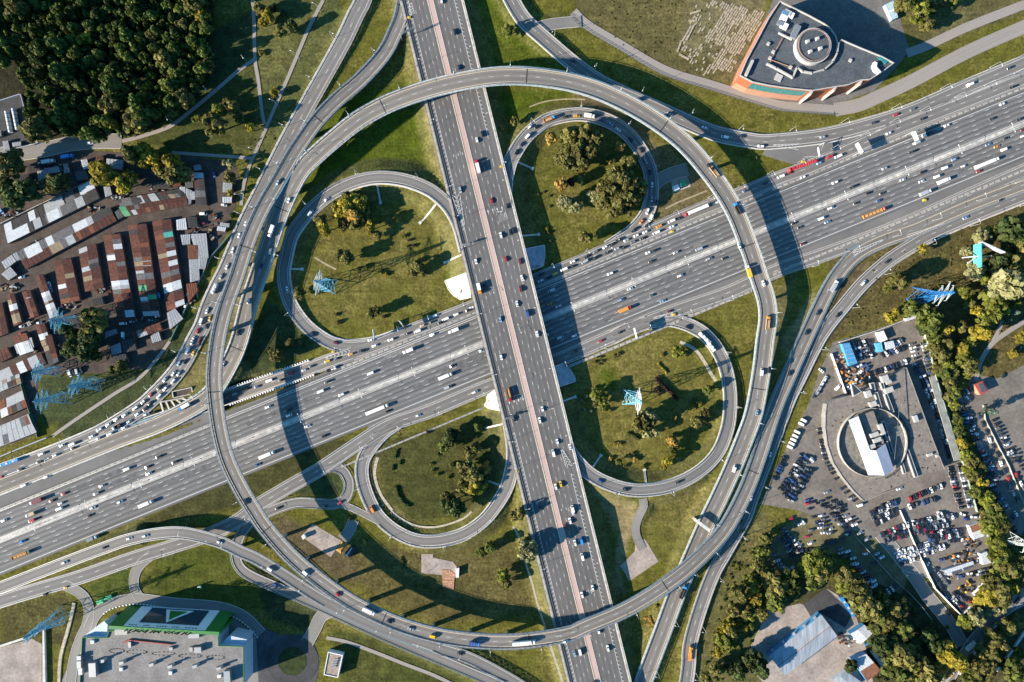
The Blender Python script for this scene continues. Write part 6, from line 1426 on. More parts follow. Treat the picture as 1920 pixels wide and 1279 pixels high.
def car_parts(kind):
    """body builder (0 paint, 1 tyre, 2 head lamps, 3 tail lamps) and glass builder"""
    b, g = MB(), MB()
    if kind == 'sedan':
        loft(b, [(-2.3, .68, .4, .78), (-2.15, .84, .3, .95), (-1.4, .9, .22, 1.02), (.95, .9, .22, 1.0), (1.75, .88, .24, .9), (2.15, .8, .3, .76), (2.3, .62, .38, .62)])
        frustum(g, -1.75, 1.05, .80, .99, -1.05, .28, .62, 1.42); b.box((-.39, 0, 1.445), (1.36, 1.26, .06)); wheels(b, (-1.38, 1.42), .9); X = 2.24
    elif kind == 'hatch':
        loft(b, [(-2.0, .74, .4, .9), (-1.9, .86, .3, 1.0), (.9, .88, .22, 1.02), (1.55, .86, .24, .92), (1.9, .78, .3, .78), (2.02, .6, .38, .62)])
        frustum(g, -1.92, 1.0, .80, 1.0, -1.6, .22, .66, 1.48); b.box((-.7, 0, 1.505), (1.85, 1.34, .06)); wheels(b, (-1.25, 1.25), .88); X = 1.95
    elif kind == 'suv':
        loft(b, [(-2.3, .82, .45, 1.05), (-2.2, .92, .35, 1.2), (1.0, .95, .3, 1.2), (1.85, .93, .32, 1.1), (2.25, .85, .4, .95), (2.36, .7, .46, .75)])
        frustum(g, -2.2, 1.15, .86, 1.19, -1.95, .35, .72, 1.7); b.box((-.8, 0, 1.735), (2.36, 1.46, .07)); wheels(b, (-1.4, 1.45), .95, .37, .26); X = 2.28
        for s_ in (-1, 1): b.tube((-1.8, s_ * .66, 1.8), (.2, s_ * .66, 1.8), .03, 4, mi=1)
    elif kind == 'van':
        loft(b, [(-2.6, .88, .4, 1.95), (-2.5, .96, .32, 2.1), (1.2, .97, .3, 2.15), (1.45, .96, .3, 2.05)]); loft(b, [(1.44, .96, .3, 1.15), (2.2, .92, .32, 1.1), (2.6, .84, .36, .95), (2.72, .7, .42, .7)])
        frustum(g, 1.3, 2.2, .9, 1.12, 1.2, 1.46, .84, 2.08); g.box((.5, 0, 1.55), (1.0, 1.97, .5)); wheels(b, (-1.6, 1.7), .96, .36, .26); X = 2.6
    for s_ in (-1, 1):
        b.box((X - .06, s_ * .55, .68), (.16, .3, .16), 0, 2); b.box((-X - (.02 if kind != 'van' else -.02), s_ * .6, .82), (.12, .26, .18), 0, 3)
    return b, g
CARM = {}
def car_mesh(kind, col):
    if (kind, col) not in CARM:
        b, g = car_parts(kind)
        CARM[(kind, col)] = (b.mesh(f'{kind}_body', [PC[col][1], M_TYRE, M_LAMPW, M_LAMPR]), CARM.get((kind, 'g_')) or g.mesh('window_glass', M_GLASS))
        CARM[(kind, 'g_')] = CARM[(kind, col)][1]
    return CARM[(kind, col)]
NAME = {'sedan': 'car', 'hatch': 'car', 'suv': 'car', 'van': 'van', 'bus': 'bus', 'truck': 'box_truck', 'semi': 'articulated_lorry', 'tipper': 'tipper_truck', 'stipper': 'tipper_lorry', 'crane': 'crane_truck', 'pickup': 'pickup_truck'}
def big_vehicle(kind, col, col2, L, par):
    """built at the origin pointing along +x, L metres long; parts are children of par"""
    pm, p2 = PC[col][1], PC[col2][1]
    if kind == 'bus':
        b = MB(); loft(b, [(-L / 2, 1.15, .5, 2.8), (-L / 2 + .3, 1.25, .4, 3.0), (L / 2 - .4, 1.25, .4, 3.0), (L / 2, 1.15, .5, 2.7)]); wheels(b, (-L * .3, L * .3), 1.25, .48, .3); b.build('body', [pm, M_TYRE], par)
        b = MB(); b.box((0, 0, 1.95), (L - 1.2, 2.56, .8)); b.box((L / 2 - .1, 0, 1.9), (.4, 2.2, 1.0)); b.build('window_glass', M_GLASS, par)
        for u in (-.28, .02, .3): b = MB(); b.box((L * u, 0, 3.1), (1.5, 1.3, .3)); b.build('roof_hatch', M_LG, par)
        return
    cabL = 2.2; x1 = L / 2
    cabc = pm
    b = MB(); loft(b, [(x1 - cabL, 1.2, .6, 2.75), (x1 - .35, 1.22, .5, 2.85), (x1, 1.12, .5, 2.3)]); b.box((x1 - 1.2, 0, 2.98), (1.5, 2.0, .35), 0, 0, top=(1.0, 1.8)); b.box((x1 + .02, .8, .9), (.14, .4, .22), 0, 1); b.box((x1 + .02, -.8, .9), (.14, .4, .22), 0, 1); cab = b.build('cab', [cabc, M_LAMPW], par)
    b = MB(); b.box((x1 - .12, 0, 2.1), (.4, 2.1, .8)); b.box((x1 - 1.0, 0, 2.1), (.9, 2.48, .6)); b.build('windscreen', M_GLASS, cab)
    b = MB(); b.box((-.6, 0, .8), (L - 1.6, .9, .4)); b.build('chassis', M_BLACK, par)
    wx = [x1 - 1.2, -L / 2 + 1.4, -L / 2 + 2.7] + ([x1 - 4.6, -L / 2 + 4.0] if L > 12 else [])
    b = MB(); wheels(b, wx, 1.2, .5, .35); b.f = b.f; me_ = MB(); me_.v, me_.f, me_.m = b.v, b.f, [0] * len(b.f); me_.build('wheels', M_TYRE, par)
    bx0, bx1 = -L / 2, x1 - cabL - (.5 if L <= 12 else .9)
    if kind in ('truck', 'semi'):
        zb = 3.5 if L > 7 else 3.0
        b = MB(); b.box(((bx0 + bx1) / 2, 0, (1.1 + zb) / 2), (bx1 - bx0, 2.5, zb - 1.1)); bo = b.build('cargo_box', M_CARGO if col2 == 'w' else p2, par)
        b = MB()
        n = int((bx1 - bx0) / 1.6)
        for i in range(1, n): b.box((bx0 + (bx1 - bx0) * i / n, 0, (1.1 + zb) / 2), (.07, 2.56, zb - 1.06))
        b.build('cargo_rib', M_LG, bo)
    elif kind in ('tipper', 'stipper'):
        b = MB(); w_, t_ = 2.5, .12; cx = (bx0 + bx1) / 2; Lb = bx1 - bx0
        b.box((cx, 0, 1.2), (Lb, w_, .2)); b.box((cx, w_ / 2 - t_ / 2, 1.95), (Lb, t_, 1.4)); b.box((cx, -w_ / 2 + t_ / 2, 1.95), (Lb, t_, 1.4)); b.box((bx0 + t_ / 2, 0, 1.95), (t_, w_ - 2 * t_, 1.4)); b.box((bx1 - t_ / 2, 0, 2.05), (t_, w_ - 2 * t_, 1.6))
        if kind == 'stipper':
            for i in range(1, 5): b.box((bx0 + Lb * i / 5, 0, 2.68), (.16, w_, .14))
        b.build('tipper_body', p2, par)
        b = MB(); b.box((cx, 0, 1.75), (Lb - .3, w_ - .3, .9), 0, 0, top=(Lb - 1.0, w_ - 1.0)); b.build('load', M_SCRAP if col2 in 'km' else M_SAND2, par)
    elif kind == 'crane':
        b = MB(); b.box(((bx0 + bx1) / 2, 0, 1.2), (bx1 - bx0, 2.4, .5)); b.build('deck', p2, par)
        b = MB(); b.box((bx1 - 1.0, 0, 2.0), (1.4, 1.8, 1.4)); tur = b.build('turret', pm, par); b = MB(); b.box((-.3, .3, 2.9), (L * .86, .6, .6)); b.build('boom', p2, tur)
HEAD = {}
def nearest_heading(x, y, ids=None):
    best = None
    for key, r in ROADS.items():
        if isinstance(key, tuple) and key[0] == 'path': continue
        if ids and key not in ids: continue
        # compare at the height of the road: the pixel is seen against the deck
        k = (H - r.A[:, 2]) / H; dx = r.A[:, 0] / k - x; dy = r.A[:, 1] / k - y
        D = np.hypot(dx, dy); j = int(D.argmin())
        lim = max(r.wl, r.wr) + 1.5
        off = (x * k[j] - r.A[j, 0]) * r.N[j, 0] + (y * k[j] - r.A[j, 1]) * r.N[j, 1]
        if off > r.wl + .6 or off < -r.wr - .6 or D[j] > 30: continue
        score = -r.A[j, 2] * 1.0 + abs(off) * .02 if not isinstance(key, tuple) else 50
        if best is None or score < best[0]: best = (score, key, j, off)
    return best
VEH = '''
11|677,1072 w;370,1213 w truck 9 10;515,1175 B truck 9 10;295,1237 w hatch 0 105
12|1390,10 w;1490,240 k suv;1520,505 d;1655,1050 w;1695,1005 k suv;1660,1250 r:w truck 10
13|455,455 k;1180,855 s;1445,957 w;1720,1020 k;1595,1028 w van;1863,1097 w suv;280,895 B:o tipper 9;137,948 w;185,950 k;120,1018 w van;75,1080 d;35,1140 k suv;405,875 k;485,870 y;580,872 w:w truck 8;668,897 b;735,928 l;795,970 w;890,1045 k;965,1125 k;1000,1205 s;1490,1262 k:t tipper 8
14|1810,510 k;1510,635 w van;1085,820 g;958,860 r;795,920 d;410,1027 s;1830,655 k suv;1160,890 k;905,998 w;455,1178 r van;525,1172 w van;385,1222 l;1195,1005 w:k truck 9;1340,940 w;1110,1072 s van;1080,1138 k suv;1755,780 w;1680,890 k;1885,895 k suv;1910,1020 w;1905,975 m;1780,1037 k;1650,1083 l;1715,1098 o;1768,1120 w van;1395,1195 l suv;1465,1245 w;1325,1258 w van;875,1262 s;1630,1225 w:w semi 19;250,1245 r:r semi 22
21|1842,392 w;1792,485 w;1745,595 w suv;1700,718 w;1655,793 s;1612,885 w bus 8;1550,1050 w;1572,1105 y;1508,1130 w van;1545,1168 k;1480,1203 r;1447,1262 w;1497,1265 m;1862,980 w;1785,1215 k suv;1680,258 w pickup 0 -3;1525,325 w van 0 0;1535,395 m hatch 0 10;165,800 w suv 0 20;1197,940 b van 0 -80;1390,1010 w hatch 0 75;165,1168 w hatch 0 10;160,1220 r hatch 0 20;295,1140 w hatch 0 15;925,1145 w van 0 5;990,1130 s hatch 0 10;1178,1090 w hatch 0 15;925,1235 w van 0 -85;385,890 l hatch 0 -70;370,850 w hatch 0 -70;15,305 l suv 0 -60;1605,30 b hatch 0 -85;470,1020 m hatch 0 -50;870,330 k suv 0 -60
22|165,85 s;245,222 w;118,455 w:w truck 9;108,605 s pickup;35,715 d;408,318 w van;530,215 s;235,890 w;425,1225 k;1530,145 s suv;1505,358 k suv;1648,680 w;1672,885 o:w truck 8;1710,872 k suv;1830,1115 l;1670,0 s;1765,225 r;1835,485 w suv;1905,460 k;1885,265 k;1870,662 r;1115,1175 k;1345,1085 w;1250,1160 t;1310,1138 k;1372,1143 k suv;1420,1112 w van;1500,1078 w;1580,1050 k suv;1620,1025 w;1135,1222 k;1210,1203 w van;860,1270 w;1010,1268 w suv;1320,1230 w;1480,1200 w:w truck 8
23|10,450 k suv;60,680 m;75,805 w;65,885 m suv;38,998 w;115,1070 b van;190,1225 w;1050,105 w;1048,210 s;1080,240 k;1015,305 w suv;1040,355 w van;970,380 o;1010,410 k;915,445 k suv;1035,15 k;1525,243 w;1375,300 r:w semi 19;1195,378 w van;1255,358 k;1100,418 o suv;1200,420 w;1080,465 w van;1000,460 w;930,488 w;860,520 s;800,520 k suv;905,535 g;980,508 k;750,553 k;700,572 w;785,585 s;720,612 k suv;835,578 k;625,607 g;560,645 k;620,655 k suv;545,682 s van;455,683 w;455,718 k;390,740 w van;325,772 y;215,825 w;275,800 k suv;220,775 k;1022,614 w;1060,602 k suv;1230,612 s;1400,588 s van;1045,680 k;735,772 w suv;295,897 s van;285,1000 o;350,1015 s suv;1705,570 w;1475,660 s suv;1590,657 k;1260,787 w suv;885,885 w;815,968 l suv;1050,935 n;1130,977 l;845,1040 r:o truck 10;1768,755 w:y truck 9;255,1235 w;360,1250 s van;465,1238 w hatch;1180,1055 m;815,1210 k;670,1275 r;1320,1175 k suv;1440,1255 w bus 11;1515,15 k:t tipper 8;1685,285 B:k tipper 9;1885,845 w;1912,1140 o:t tipper 10;1750,152 b;1905,345 b;1895,95 d
24|95,45 w van;155,20 r;260,50 w;500,90 w suv;635,122 k suv;1010,68 w;1155,12 k suv;1150,80 w;1265,45 w van;1310,78 w:w truck 10;1580,5 r;1170,168 w:s truck 9;750,170 k suv;855,170 k;830,225 b;660,245 k;470,280 w suv;790,318 r:o stipper 18;400,358 w van;195,395 k;238,425 k;445,385 l;260,550 m hatch;1745,220 k;1480,352 l;895,680 k;715,840 w suv;490,865 w:s truck 9;375,1062 d;525,1080 k;290,1210 k
31|1440,5 w;1490,10 m;1405,70 w van;1450,85 y;1340,165 l;1380,155 k;1300,240 w;1340,240 s;1298,298 w suv;1237,285 s;1195,345 k suv;1237,355 w;1130,400 r;1193,410 w suv;1072,455 w;1125,465 k;1015,500 w suv;1090,505 k suv;1030,545 w;1097,548 w suv;1160,530 k suv;935,552 w;965,603 w;873,582 w;930,648 w;880,640 w:k tipper 7;812,625 w;745,662 w suv;690,712 w;745,725 g;822,695 w suv;465,780 w;540,772 w van;550,800 k;310,845 w suv;410,855 w;295,905 k suv;155,960 k suv;70,910 B bus 17;10,1015 r;350,1015 w;180,1080 w suv;1385,488 B:w truck 9;1672,172 w;1190,865 k suv;1310,905 k suv;950,958 w van;1110,940 k;1115,990 w;765,1083 s;725,1140 g suv;480,1142 r;280,1195 w:m truck 10;390,1195 m;455,1215 s;445,1255 w van;900,1203 w suv;695,1248 w;1100,1215 w:w truck 11;1845,1200 k;1760,395 s;1840,360 k suv;525,240 w van 0 -75;553,235 k suv 0 -75;580,232 s van 0 -75;610,215 k suv 0 -75
32|595,12 m;710,97 o;535,150 y suv;605,130 d;790,73 k suv;890,33 w;415,188 k;255,240 r van;100,295 w van;365,215 s;190,290 k;570,208 w:k crane 8;10,340 b;1140,72 w:w truck 8;858,240 w van;535,305 k suv;485,375 w van;640,400 w suv;90,492 w;245,515 k van;248,555 w;385,637 w;515,708 k suv;85,850 w:w truck 12;910,510 w:w semi 18;990,523 k;1420,262 w:w truck 11;1435,345 s van;1640,380 w suv;1215,555 w;1470,185 d;1690,68 l;10,925 b;1838,120 w;1895,400 r:o tipper 10;630,1208 r;515,1235 k;165,1250 k;870,1258 o van
33|228,508 w;208,593 w suv;340,752 w;310,838 w van;435,790 w;365,1070 y suv;328,1090 w suv;455,1255 w van;15,580 k;210,1250 k;660,1048 b;850,1110 k;1245,1057 k;1480,30 w bus 11;1870,230 w van;1835,535 l;1665,955 w van;1790,1175 s;475,75 k
34|165,238 k;10,215 k suv;15,850 w
41|235,20 w:t truck 7;240,68 r van;30,68 w;675,30 k;170,225 B suv;170,320 n:o stipper 15;700,198 s:g truck 8;970,203 w;1090,183 w suv;785,270 k;485,382 w suv;1645,232 w;345,618 k
42|110,435 w van;150,550 b suv;375,462 w van;615,622 r;850,742 w:w truck 10;1000,825 k;1160,880 s;1330,935 y van;1640,985 B:b truck 8;1530,1065 k
43|90,978 w:w semi 17;400,112 m;435,70 w suv;455,5 w;472,235 w suv;520,220 B van;527,340 w van;605,575 w;525,625 w suv;650,897 w;718,1025 w suv;510,1055 w van;468,1065 l;400,975 w;1280,600 B:k tipper 10;1335,1060 o:o crane 11;625,1290 k
44|590,710 B bus 17 -55;1510,1000 w:w truck 9 40;1550,1050 w hatch 0 50;1440,1200 w suv 0 60;1705,850 w hatch 0 45;1670,890 r suv 0 45;1345,760 k suv 0 -35;740,990 B hatch 0 30
'''
LAB = {'highway': ('upper highway carriageway', 'lower highway carriageway'), 'overpass': ('right side of the overpass', 'left side of the overpass'), 'top_flyover': 'top ring flyover', 'bottom_flyover': 'bottom ring flyover', 'upper_slip': 'slip road by the brick building', 'upper_collector': 'upper collector road', 'garage_slip': 'slip road beside the garages', 'lower_collector': 'lower collector road', 'lower_slip': 'slip road by the dealership', 'bottom_slip': 'curved bottom slip road', 'hairpin_link': 'hairpin ramp', 'hairpin_branch': 'hairpin ramp', 'upper_right_loop': 'upper right loop', 'upper_left_loop': 'upper left loop', 'lower_right_loop': 'lower right loop', 'lower_left_loop': 'lower left loop'}
VLIST = []
for line in VEH.strip().splitlines():
    t, rest = line.split('|'); t = int(t)
    for it in rest.split(';'):
        f = it.split(); zx, zy = map(float, f[0].split(',')); cols = f[1].split(':'); kind = f[2] if len(f) > 2 else R.choice(('sedan', 'sedan', 'hatch', 'sedan'))
        L = float(f[3]) if len(f) > 3 else 0; hd = float(f[4]) if len(f) > 4 else None
        px, py = tp(t, zx, zy); g = W(px, py, 0)
        z = -.08; place = None; rz = 0
        nb = nearest_heading(g.x, g.y) if hd is None else None
        if nb:
            _, key, j, off = nb; r = ROADS[key]; z = float(r.A[j, 2]) + .02; rz = math.atan2(r.T[j, 1], r.T[j, 0])
            if key in ('highway', 'overpass') and off > 0: rz += math.pi
            place = LAB.get(key, 'street'); place = place[0 if off > 0 else 1] if isinstance(place, tuple) else place
            if isinstance(key, tuple): place = 'street under the forest' if key[1] == 4 else 'service road'
            pitch = 0
        else:
            if hd is None:
                z = ground(g.x, g.y) + .05; rz = .4
            else: rz = math.radians(hd)
            place = 'garage yard' if t in (21, 31, 11) else ('yard at the lower right' if t == 44 else 'verge')
        p = W(px, py, z + .6)
        VLIST.append(dict(x=p.x, y=p.y, z=z, rz=rz, cols=cols, kind=kind, L=L, place=place, nb=nb, px=px, py=py))
# white minibuses and cars parked at the dealership edge, told apart one by one
for k, (zx, zy) in enumerate(((270, 595), (252, 622), (222, 682), (207, 712), (193, 740), (180, 768), (167, 795))):
    px, py = tp(34, zx, zy); p = W(px, py, .5); VLIST.append(dict(x=p.x, y=p.y, z=-.22, rz=math.radians(-27), cols=['w'], kind='van', L=0, place='row of minibuses at the dealership edge', nb=None, px=px, py=py))
for zx, zy, c_, k_, a_ in ((400, 220, 'w', 'sedan', -40), (350, 405, 'd', 'sedan', 60), (372, 380, 's', 'suv', 60), (390, 345, 's', 'suv', 60), (408, 312, 'w', 'suv', 60), (428, 280, 'w', 'suv', 60), (520, 345, 'w', 'van', 45), (598, 345, 'w', 'sedan', -65), (325, 890, 'w', 'suv', -40), (690, 1225, 'w', 'van', 20), (620, 1175, 's', 'suv', 25), (985, 1105, 'w', 'sedan', 20), (1660, 740, 'w', 'suv', -70), (1745, 915, 'w', 'suv', -70), (1800, 1030, 'r', 'hatch', -70), (1770, 975, 'd', 'suv', -70)):
    px, py = tp(34, zx, zy); p = W(px, py, .5); VLIST.append(dict(x=p.x, y=p.y, z=-.22, rz=math.radians(a_), cols=[c_], kind=k_, L=0, place='open asphalt of the car yard', nb=None, px=px, py=py))
cnt = {}
for v in VLIST: cnt.setdefault((v['cols'][0] + (v['cols'][1] if len(v['cols']) > 1 else ''), NAME[v['kind']], v['place']), []).append(v)
TYPE = {'car': 'car', 'van': 'van', 'bus': 'bus', 'box_truck': 'box truck', 'articulated_lorry': 'articulated lorry', 'tipper_truck': 'tipper truck', 'tipper_lorry': 'long tipper lorry', 'crane_truck': 'crane truck', 'pickup_truck': 'pickup truck'}
for (c_, nm, pl), vs in cnt.items():
    horiz = (max(v['px'] for v in vs) - min(v['px'] for v in vs)) >= (max(v['py'] for v in vs) - min(v['py'] for v in vs))
    vs.sort(key=lambda v: v['px'] if horiz else v['py'])
    for k, v in enumerate(vs):
        cn = PC[v['cols'][0]][0]; ty = TYPE[nm]
        if len(v['cols']) > 1:
            c2 = PC[v['cols'][1]][0]; ty = f"{ty}" if c2 == cn else f"{ty} with {c2} {'bed' if 'tipper' in nm or 'crane' in nm else 'box'}"
            if c2 != cn: cn = f'{cn}-cabbed'
        v['label'] = f"{cn} {ty} on the {pl}" if len(vs) == 1 else f"{cn} {ty} on the {pl}, {ordn(k)} {'from the left' if horiz else 'from the top'}"
NV = 0
for v in VLIST:
    nm = NAME[v['kind']]; grp = {'car': 'cars', 'van': 'vans', 'bus': 'buses'}.get(nm, 'lorries') + ' on the roads and yards'
    kind = v['kind']
    if kind in ('sedan', 'hatch', 'suv', 'van'):
        bm_, gm_ = car_mesh(kind, v['cols'][0]); o = link(nm, bm_); link('window_glass', gm_, o)
    elif kind == 'pickup':
        b, g = car_parts('suv'); o = link(nm, car_mesh('suv', v['cols'][0])[0]); link('window_glass', car_mesh('suv', 'w')[1], o); b = MB(); b.box((-1.5, 0, 1.3), (1.3, 1.5, .5)); b.build('load_bed', M_BLACK, o)
    else:
        o = empty(nm); big_vehicle(kind, v['cols'][0], v['cols'][-1], v['L'], o)
    # pitch along the ramp
    o.location = (v['x'], v['y'], v['z'] + .02); o.rotation_euler = (0, 0, v['rz']); tag(o, v['label'], TYPE[nm].replace('articulated ', '').replace('box ', '').replace('tipper ', '').replace('long ', ''), grp); NV += 1
# parked rows: (sheet, x0, y0, x1, y1, n, heading, share of pale cars)
ROWS = '''34 240 860 330 880 3 -40 0;34 265 895 110 1130 11 -27 .1;34 305 935 150 1170 11 -27 .1;34 660 15 700 120 4 20 .2;34 720 20 745 120 5 20 .2;34 780 60 790 110 2 20 .3;34 960 20 1000 -5 3 -60 .6;34 1100 170 1130 240 3 20 .4;34 1180 60 1205 130 3 20 .3;34 1140 200 1240 420 9 -70 .3;34 620 185 720 180 4 30 .3;34 700 250 740 210 3 60 .1;34 860 1240 960 1200 5 -66 .1;34 300 1190 560 1275 8 18 .1;34 450 1180 560 1230 4 18 .1;34 1460 445 1560 700 9 15 .4;34 1550 700 1640 900 8 15 .3;34 1640 1020 1740 1200 7 20 .5;34 1860 1000 1918 1100 4 -70 .3;34 1720 620 1850 900 12 22 .2;44 1100 125 1330 70 13 -66 .1;44 1210 215 1440 170 12 -66 .1;44 870 200 1040 140 9 -66 .1;44 1140 300 1320 265 9 -66 .2;44 980 360 1110 310 7 -66 .7;44 785 55 940 0 9 -66 .3;44 400 30 480 160 6 18 .1;44 520 20 610 170 8 18 .1;44 90 160 190 340 9 25 .05;44 130 150 230 300 8 25 .1;44 230 300 420 290 7 -60 .05;44 640 390 760 500 6 20 .1;44 1260 440 1340 540 4 -50 .1;44 1400 650 1450 740 4 -50 .2;34 135 855 50 1030 10 -27 0.00;34 245 885 95 1110 11 -25 0.15;34 285 910 125 1150 11 -25 0.15;34 325 965 170 1195 9 -25 0.08;34 390 660 392 690 2 10 0.38;34 402 742 434 880 7 12 0.19;34 447 908 490 985 4 22 0.52;34 515 1030 517 1032 1 25 0.00;34 560 1100 590 1130 2 30 0.38;34 625 1165 650 1190 2 30 0.52;34 1080 20 1108 130 5 20 0.38;34 1165 10 1190 110 5 20 0.38;34 1120 155 1160 260 5 20 0.45;34 1185 130 1215 240 5 20 0.38;34 1155 300 1228 480 6 -75 0.52;34 1205 300 1335 750 13 -75 0.22;34 1265 560 1355 860 9 -75 0.15;34 790 240 1030 155 12 -66 0.26;34 860 105 1010 55 7 -42 0.45;34 640 20 760 5 4 -66 0.22;34 690 60 692 110 2 -70 0.30;34 765 60 775 105 2 -70 0.30;34 1365 950 1415 1150 11 8 0.26;34 1440 925 1520 1240 17 12 0.30;34 1420 1170 1450 1245 4 12 0.45;34 1045 1190 1295 1085 12 -66 0.22;34 1060 1240 1250 1185 8 -66 0.22;34 810 1270 955 1215 8 -66 0.22;34 300 1215 315 1255 2 15 0.22;34 400 1200 440 1245 3 15 0.22;34 495 1200 540 1255 3 15 0.22;34 440 1130 442 1132 1 20 0.00;34 1400 420 1520 365 6 -66 0.45;34 1435 475 1500 630 7 15 0.38;34 1490 420 1492 422 1 -42 1.00;34 1510 610 1580 770 7 20 0.38;34 1590 800 1720 1060 11 20 0.22;34 1640 890 1690 960 4 20 0.30;34 1700 1100 1790 1260 7 25 0.52;34 1585 560 1640 680 3 -70 0.30;34 1690 790 1720 850 2 -70 0.30;34 1810 1085 1840 1140 2 -70 0.80;34 1870 1190 1880 1200 1 -70 0.00;34 1700 590 1815 840 10 22 0.19;34 1830 800 1918 960 7 22 0.30;44 775 20 850 -10 5 -66 0.22;44 810 90 950 20 9 -66 0.30;44 855 180 1015 110 10 -66 0.22;44 880 220 1050 172 10 -66 0.15;44 1095 95 1290 40 12 -66 0.22;44 1280 20 1400 40 7 -66 0.52;44 1320 70 1322 72 1 -66 1.00;44 1100 155 1340 95 15 -66 0.08;44 1180 165 1360 125 11 20 0.08;44 1200 190 1450 145 14 -66 0.08;44 1130 265 1250 235 8 -66 0.15;44 1250 280 1330 260 6 -66 0.45;44 1350 220 1450 205 6 -66 0.08;44 1150 330 1230 300 5 -66 0.52;44 960 330 1100 275 8 -66 0.80;44 1000 390 1130 340 7 -66 0.52;44 985 300 1060 300 3 -66 0.90;44 345 40 420 160 4 18 0.15;44 370 80 510 200 7 18 0.08;44 480 15 590 140 6 18 0.22;44 580 35 650 100 4 25 0.90;44 110 130 210 320 8 25 0.08;44 140 180 240 260 5 25 0.52;44 70 370 110 420 3 25 0.80;44 20 260 60 320 2 25 0.15;44 540 280 560 340 3 18 0.22;44 595 300 640 350 3 18 0.45;44 470 235 560 215 4 20 0.08;44 660 395 790 560 9 18 0.22;44 815 315 850 345 3 25 0.90;44 1240 480 1330 640 8 -50 0.22;44 1250 500 1310 590 5 -50 0.15;44 1445 480 1650 430 7 12 0.30;44 1440 500 1640 455 7 12 0.22;44 1375 610 1510 680 7 -50 0.38;44 1390 670 1470 730 5 -50 0.22;44 1300 365 1440 320 5 15 0.30;44 1460 20 1480 60 2 -20 0.30;44 1540 40 1542 42 1 0 1.00;44 240 95 241 96 1 30 1.00;44 265 80 266 82 1 -45 1.00;44 405 90 406 91 1 15 1.00;44 320 235 321 236 1 25 1.00;44 300 185 301 186 1 20 0.00;44 325 140 326 141 1 10 0.00;44 175 50 176 52 1 30 1.00;44 175 425 176 426 1 45 1.00;44 690 160 692 162 1 30 1.00;44 730 320 731 321 1 0 0.90;44 740 205 741 206 1 30 0.00;44 795 390 796 391 1 0 1.00;44 905 600 960 560 3 -55 0.52;44 790 520 800 550 2 20 1.00;44 1195 400 1200 390 1 40 1.00;44 1045 100 1090 90 2 -80 1.00;44 600 170 601 171 1 0 1.00;34 1890 50 1891 51 1 60 0.00;34 1765 255 1766 256 1 60 0.00;44 1840 40 1860 20 2 -60 0.38;44 1820 100 1860 150 3 20 0.15;44 1840 700 1880 655 3 45 0.08;44 1590 990 1640 920 2 50 0.00'''
pv, pf, pm_ = [], [], []
PM = [PC['w'][1], PC['s'][1], PC['g'][1], PC['k'][1], PC['d'][1], PC['r'][1], PC['b'][1], M_TYRE, M_GLASS, M_LAMPW, M_LAMPR, PC['m'][1]]
TM = {k: car_parts(k) for k in ('sedan', 'hatch', 'suv')}
RR = random.Random(77); nparked = 0
for line in ROWS.replace('\n', ';').split(';'):
    t, x0, y0, x1, y1, n, hd, pale = [float(q) for q in line.split()]; n = int(n)
    for i in range(n):
        u = i / max(1, n - 1)
        if n > 6 and RR.random() < .06: continue
        zx, zy = x0 + (x1 - x0) * u + RR.uniform(-1.5, 1.5), y0 + (y1 - y0) * u + RR.uniform(-2.5, 2.5)
        p = TW(int(t), zx, zy, .6); k = RR.choice(('sedan', 'hatch', 'suv', 'sedan', 'suv'))
        q = RR.random()
        ci = (RR.choice((0, 0, 0, 1)) if q < pale * .75 else RR.choice((3, 3, 3, 2, 4, 3, 3, 3, 2, 3, 3, 4, 1, 3, 3, 2, 6, 3, 4, 5)))
        a = math.radians(hd) + RR.uniform(-.05, .05) + (math.pi if RR.random() < .3 else 0); ca, sa = math.cos(a), math.sin(a); z0 = -.22
        b, g = TM[k]
        for src, mp in ((b, (ci, 7, 9, 10)), (g, (8,))):
            o_ = len(pv); pv += [(p.x + x * ca - y * sa, p.y + x * sa + y * ca, z + z0) for x, y, z in src.v]; pf += [tuple(o_ + j for j in f) for f in src.f]; pm_ += [mp[j] for j in src.m]
        nparked += 1
pk = MB(); pk.v, pk.f, pk.m = pv, pf, pm_
tag(pk.build('parked_cars', PM), 'mass of parked cars filling the dealership yard and neighbouring lots', kind='stuff')
# scrap heaps in the yard
def scrap(t, x, y, rx, ry, n, label, cols):
    b = MB(); c = TW(t, x, y); rr = random.Random(int(x + 7 * y))
    for i in range(n):
        a = rr.uniform(0, 6.3); q = rr.random() ** .5
        b.box((c.x + rx * q * math.cos(a), c.y + ry * q * math.sin(a), rr.uniform(0, 1.5)), (rr.uniform(.6, 3), rr.uniform(.5, 1.6), rr.uniform(.4, 1.4)), rr.uniform(0, 3), rr.randrange(len(cols)))
    tag(b.build('scrap_heap', cols), label, kind='stuff')
MS = [M_WHITE, SHEET['r'], SHEET['t'], SHEET['d'], PC['o'][1], SHEET['l']]
scrap(34, 660, 275, 10, 7, 46, 'heap of crates and parts left of the dealership roof', MS)
scrap(34, 550, 165, 6, 7, 26, 'heap of boxes beside the blue-roofed shed', MS)
scrap(44, 1490, 355, 14, 5, 40, 'scrap heap in the middle of the scrapyard', MS)
scrap(44, 1520, 235, 6, 6, 26, 'scrap pile by the rusty-roofed shed', MS)
scrap(44, 1350, 465, 4, 5, 14, 'scrap pile at the left end of the trailer', MS)
scrap(44, 1480, 565, 6, 5, 20, 'yellow and grey machine parts by the zigzag wall', [PC['y'][1], SHEET['g'], SHEET['d']])
scrap(44, 625, 960, 6, 6, 22, 'junk beside the grey-roofed depot shed', MS)
scrap(44, 560, 945, 4, 6, 14, 'dark junk by the corner of the depot hall', [SHEET['d'], SHEET['g'], SHEET['r']])
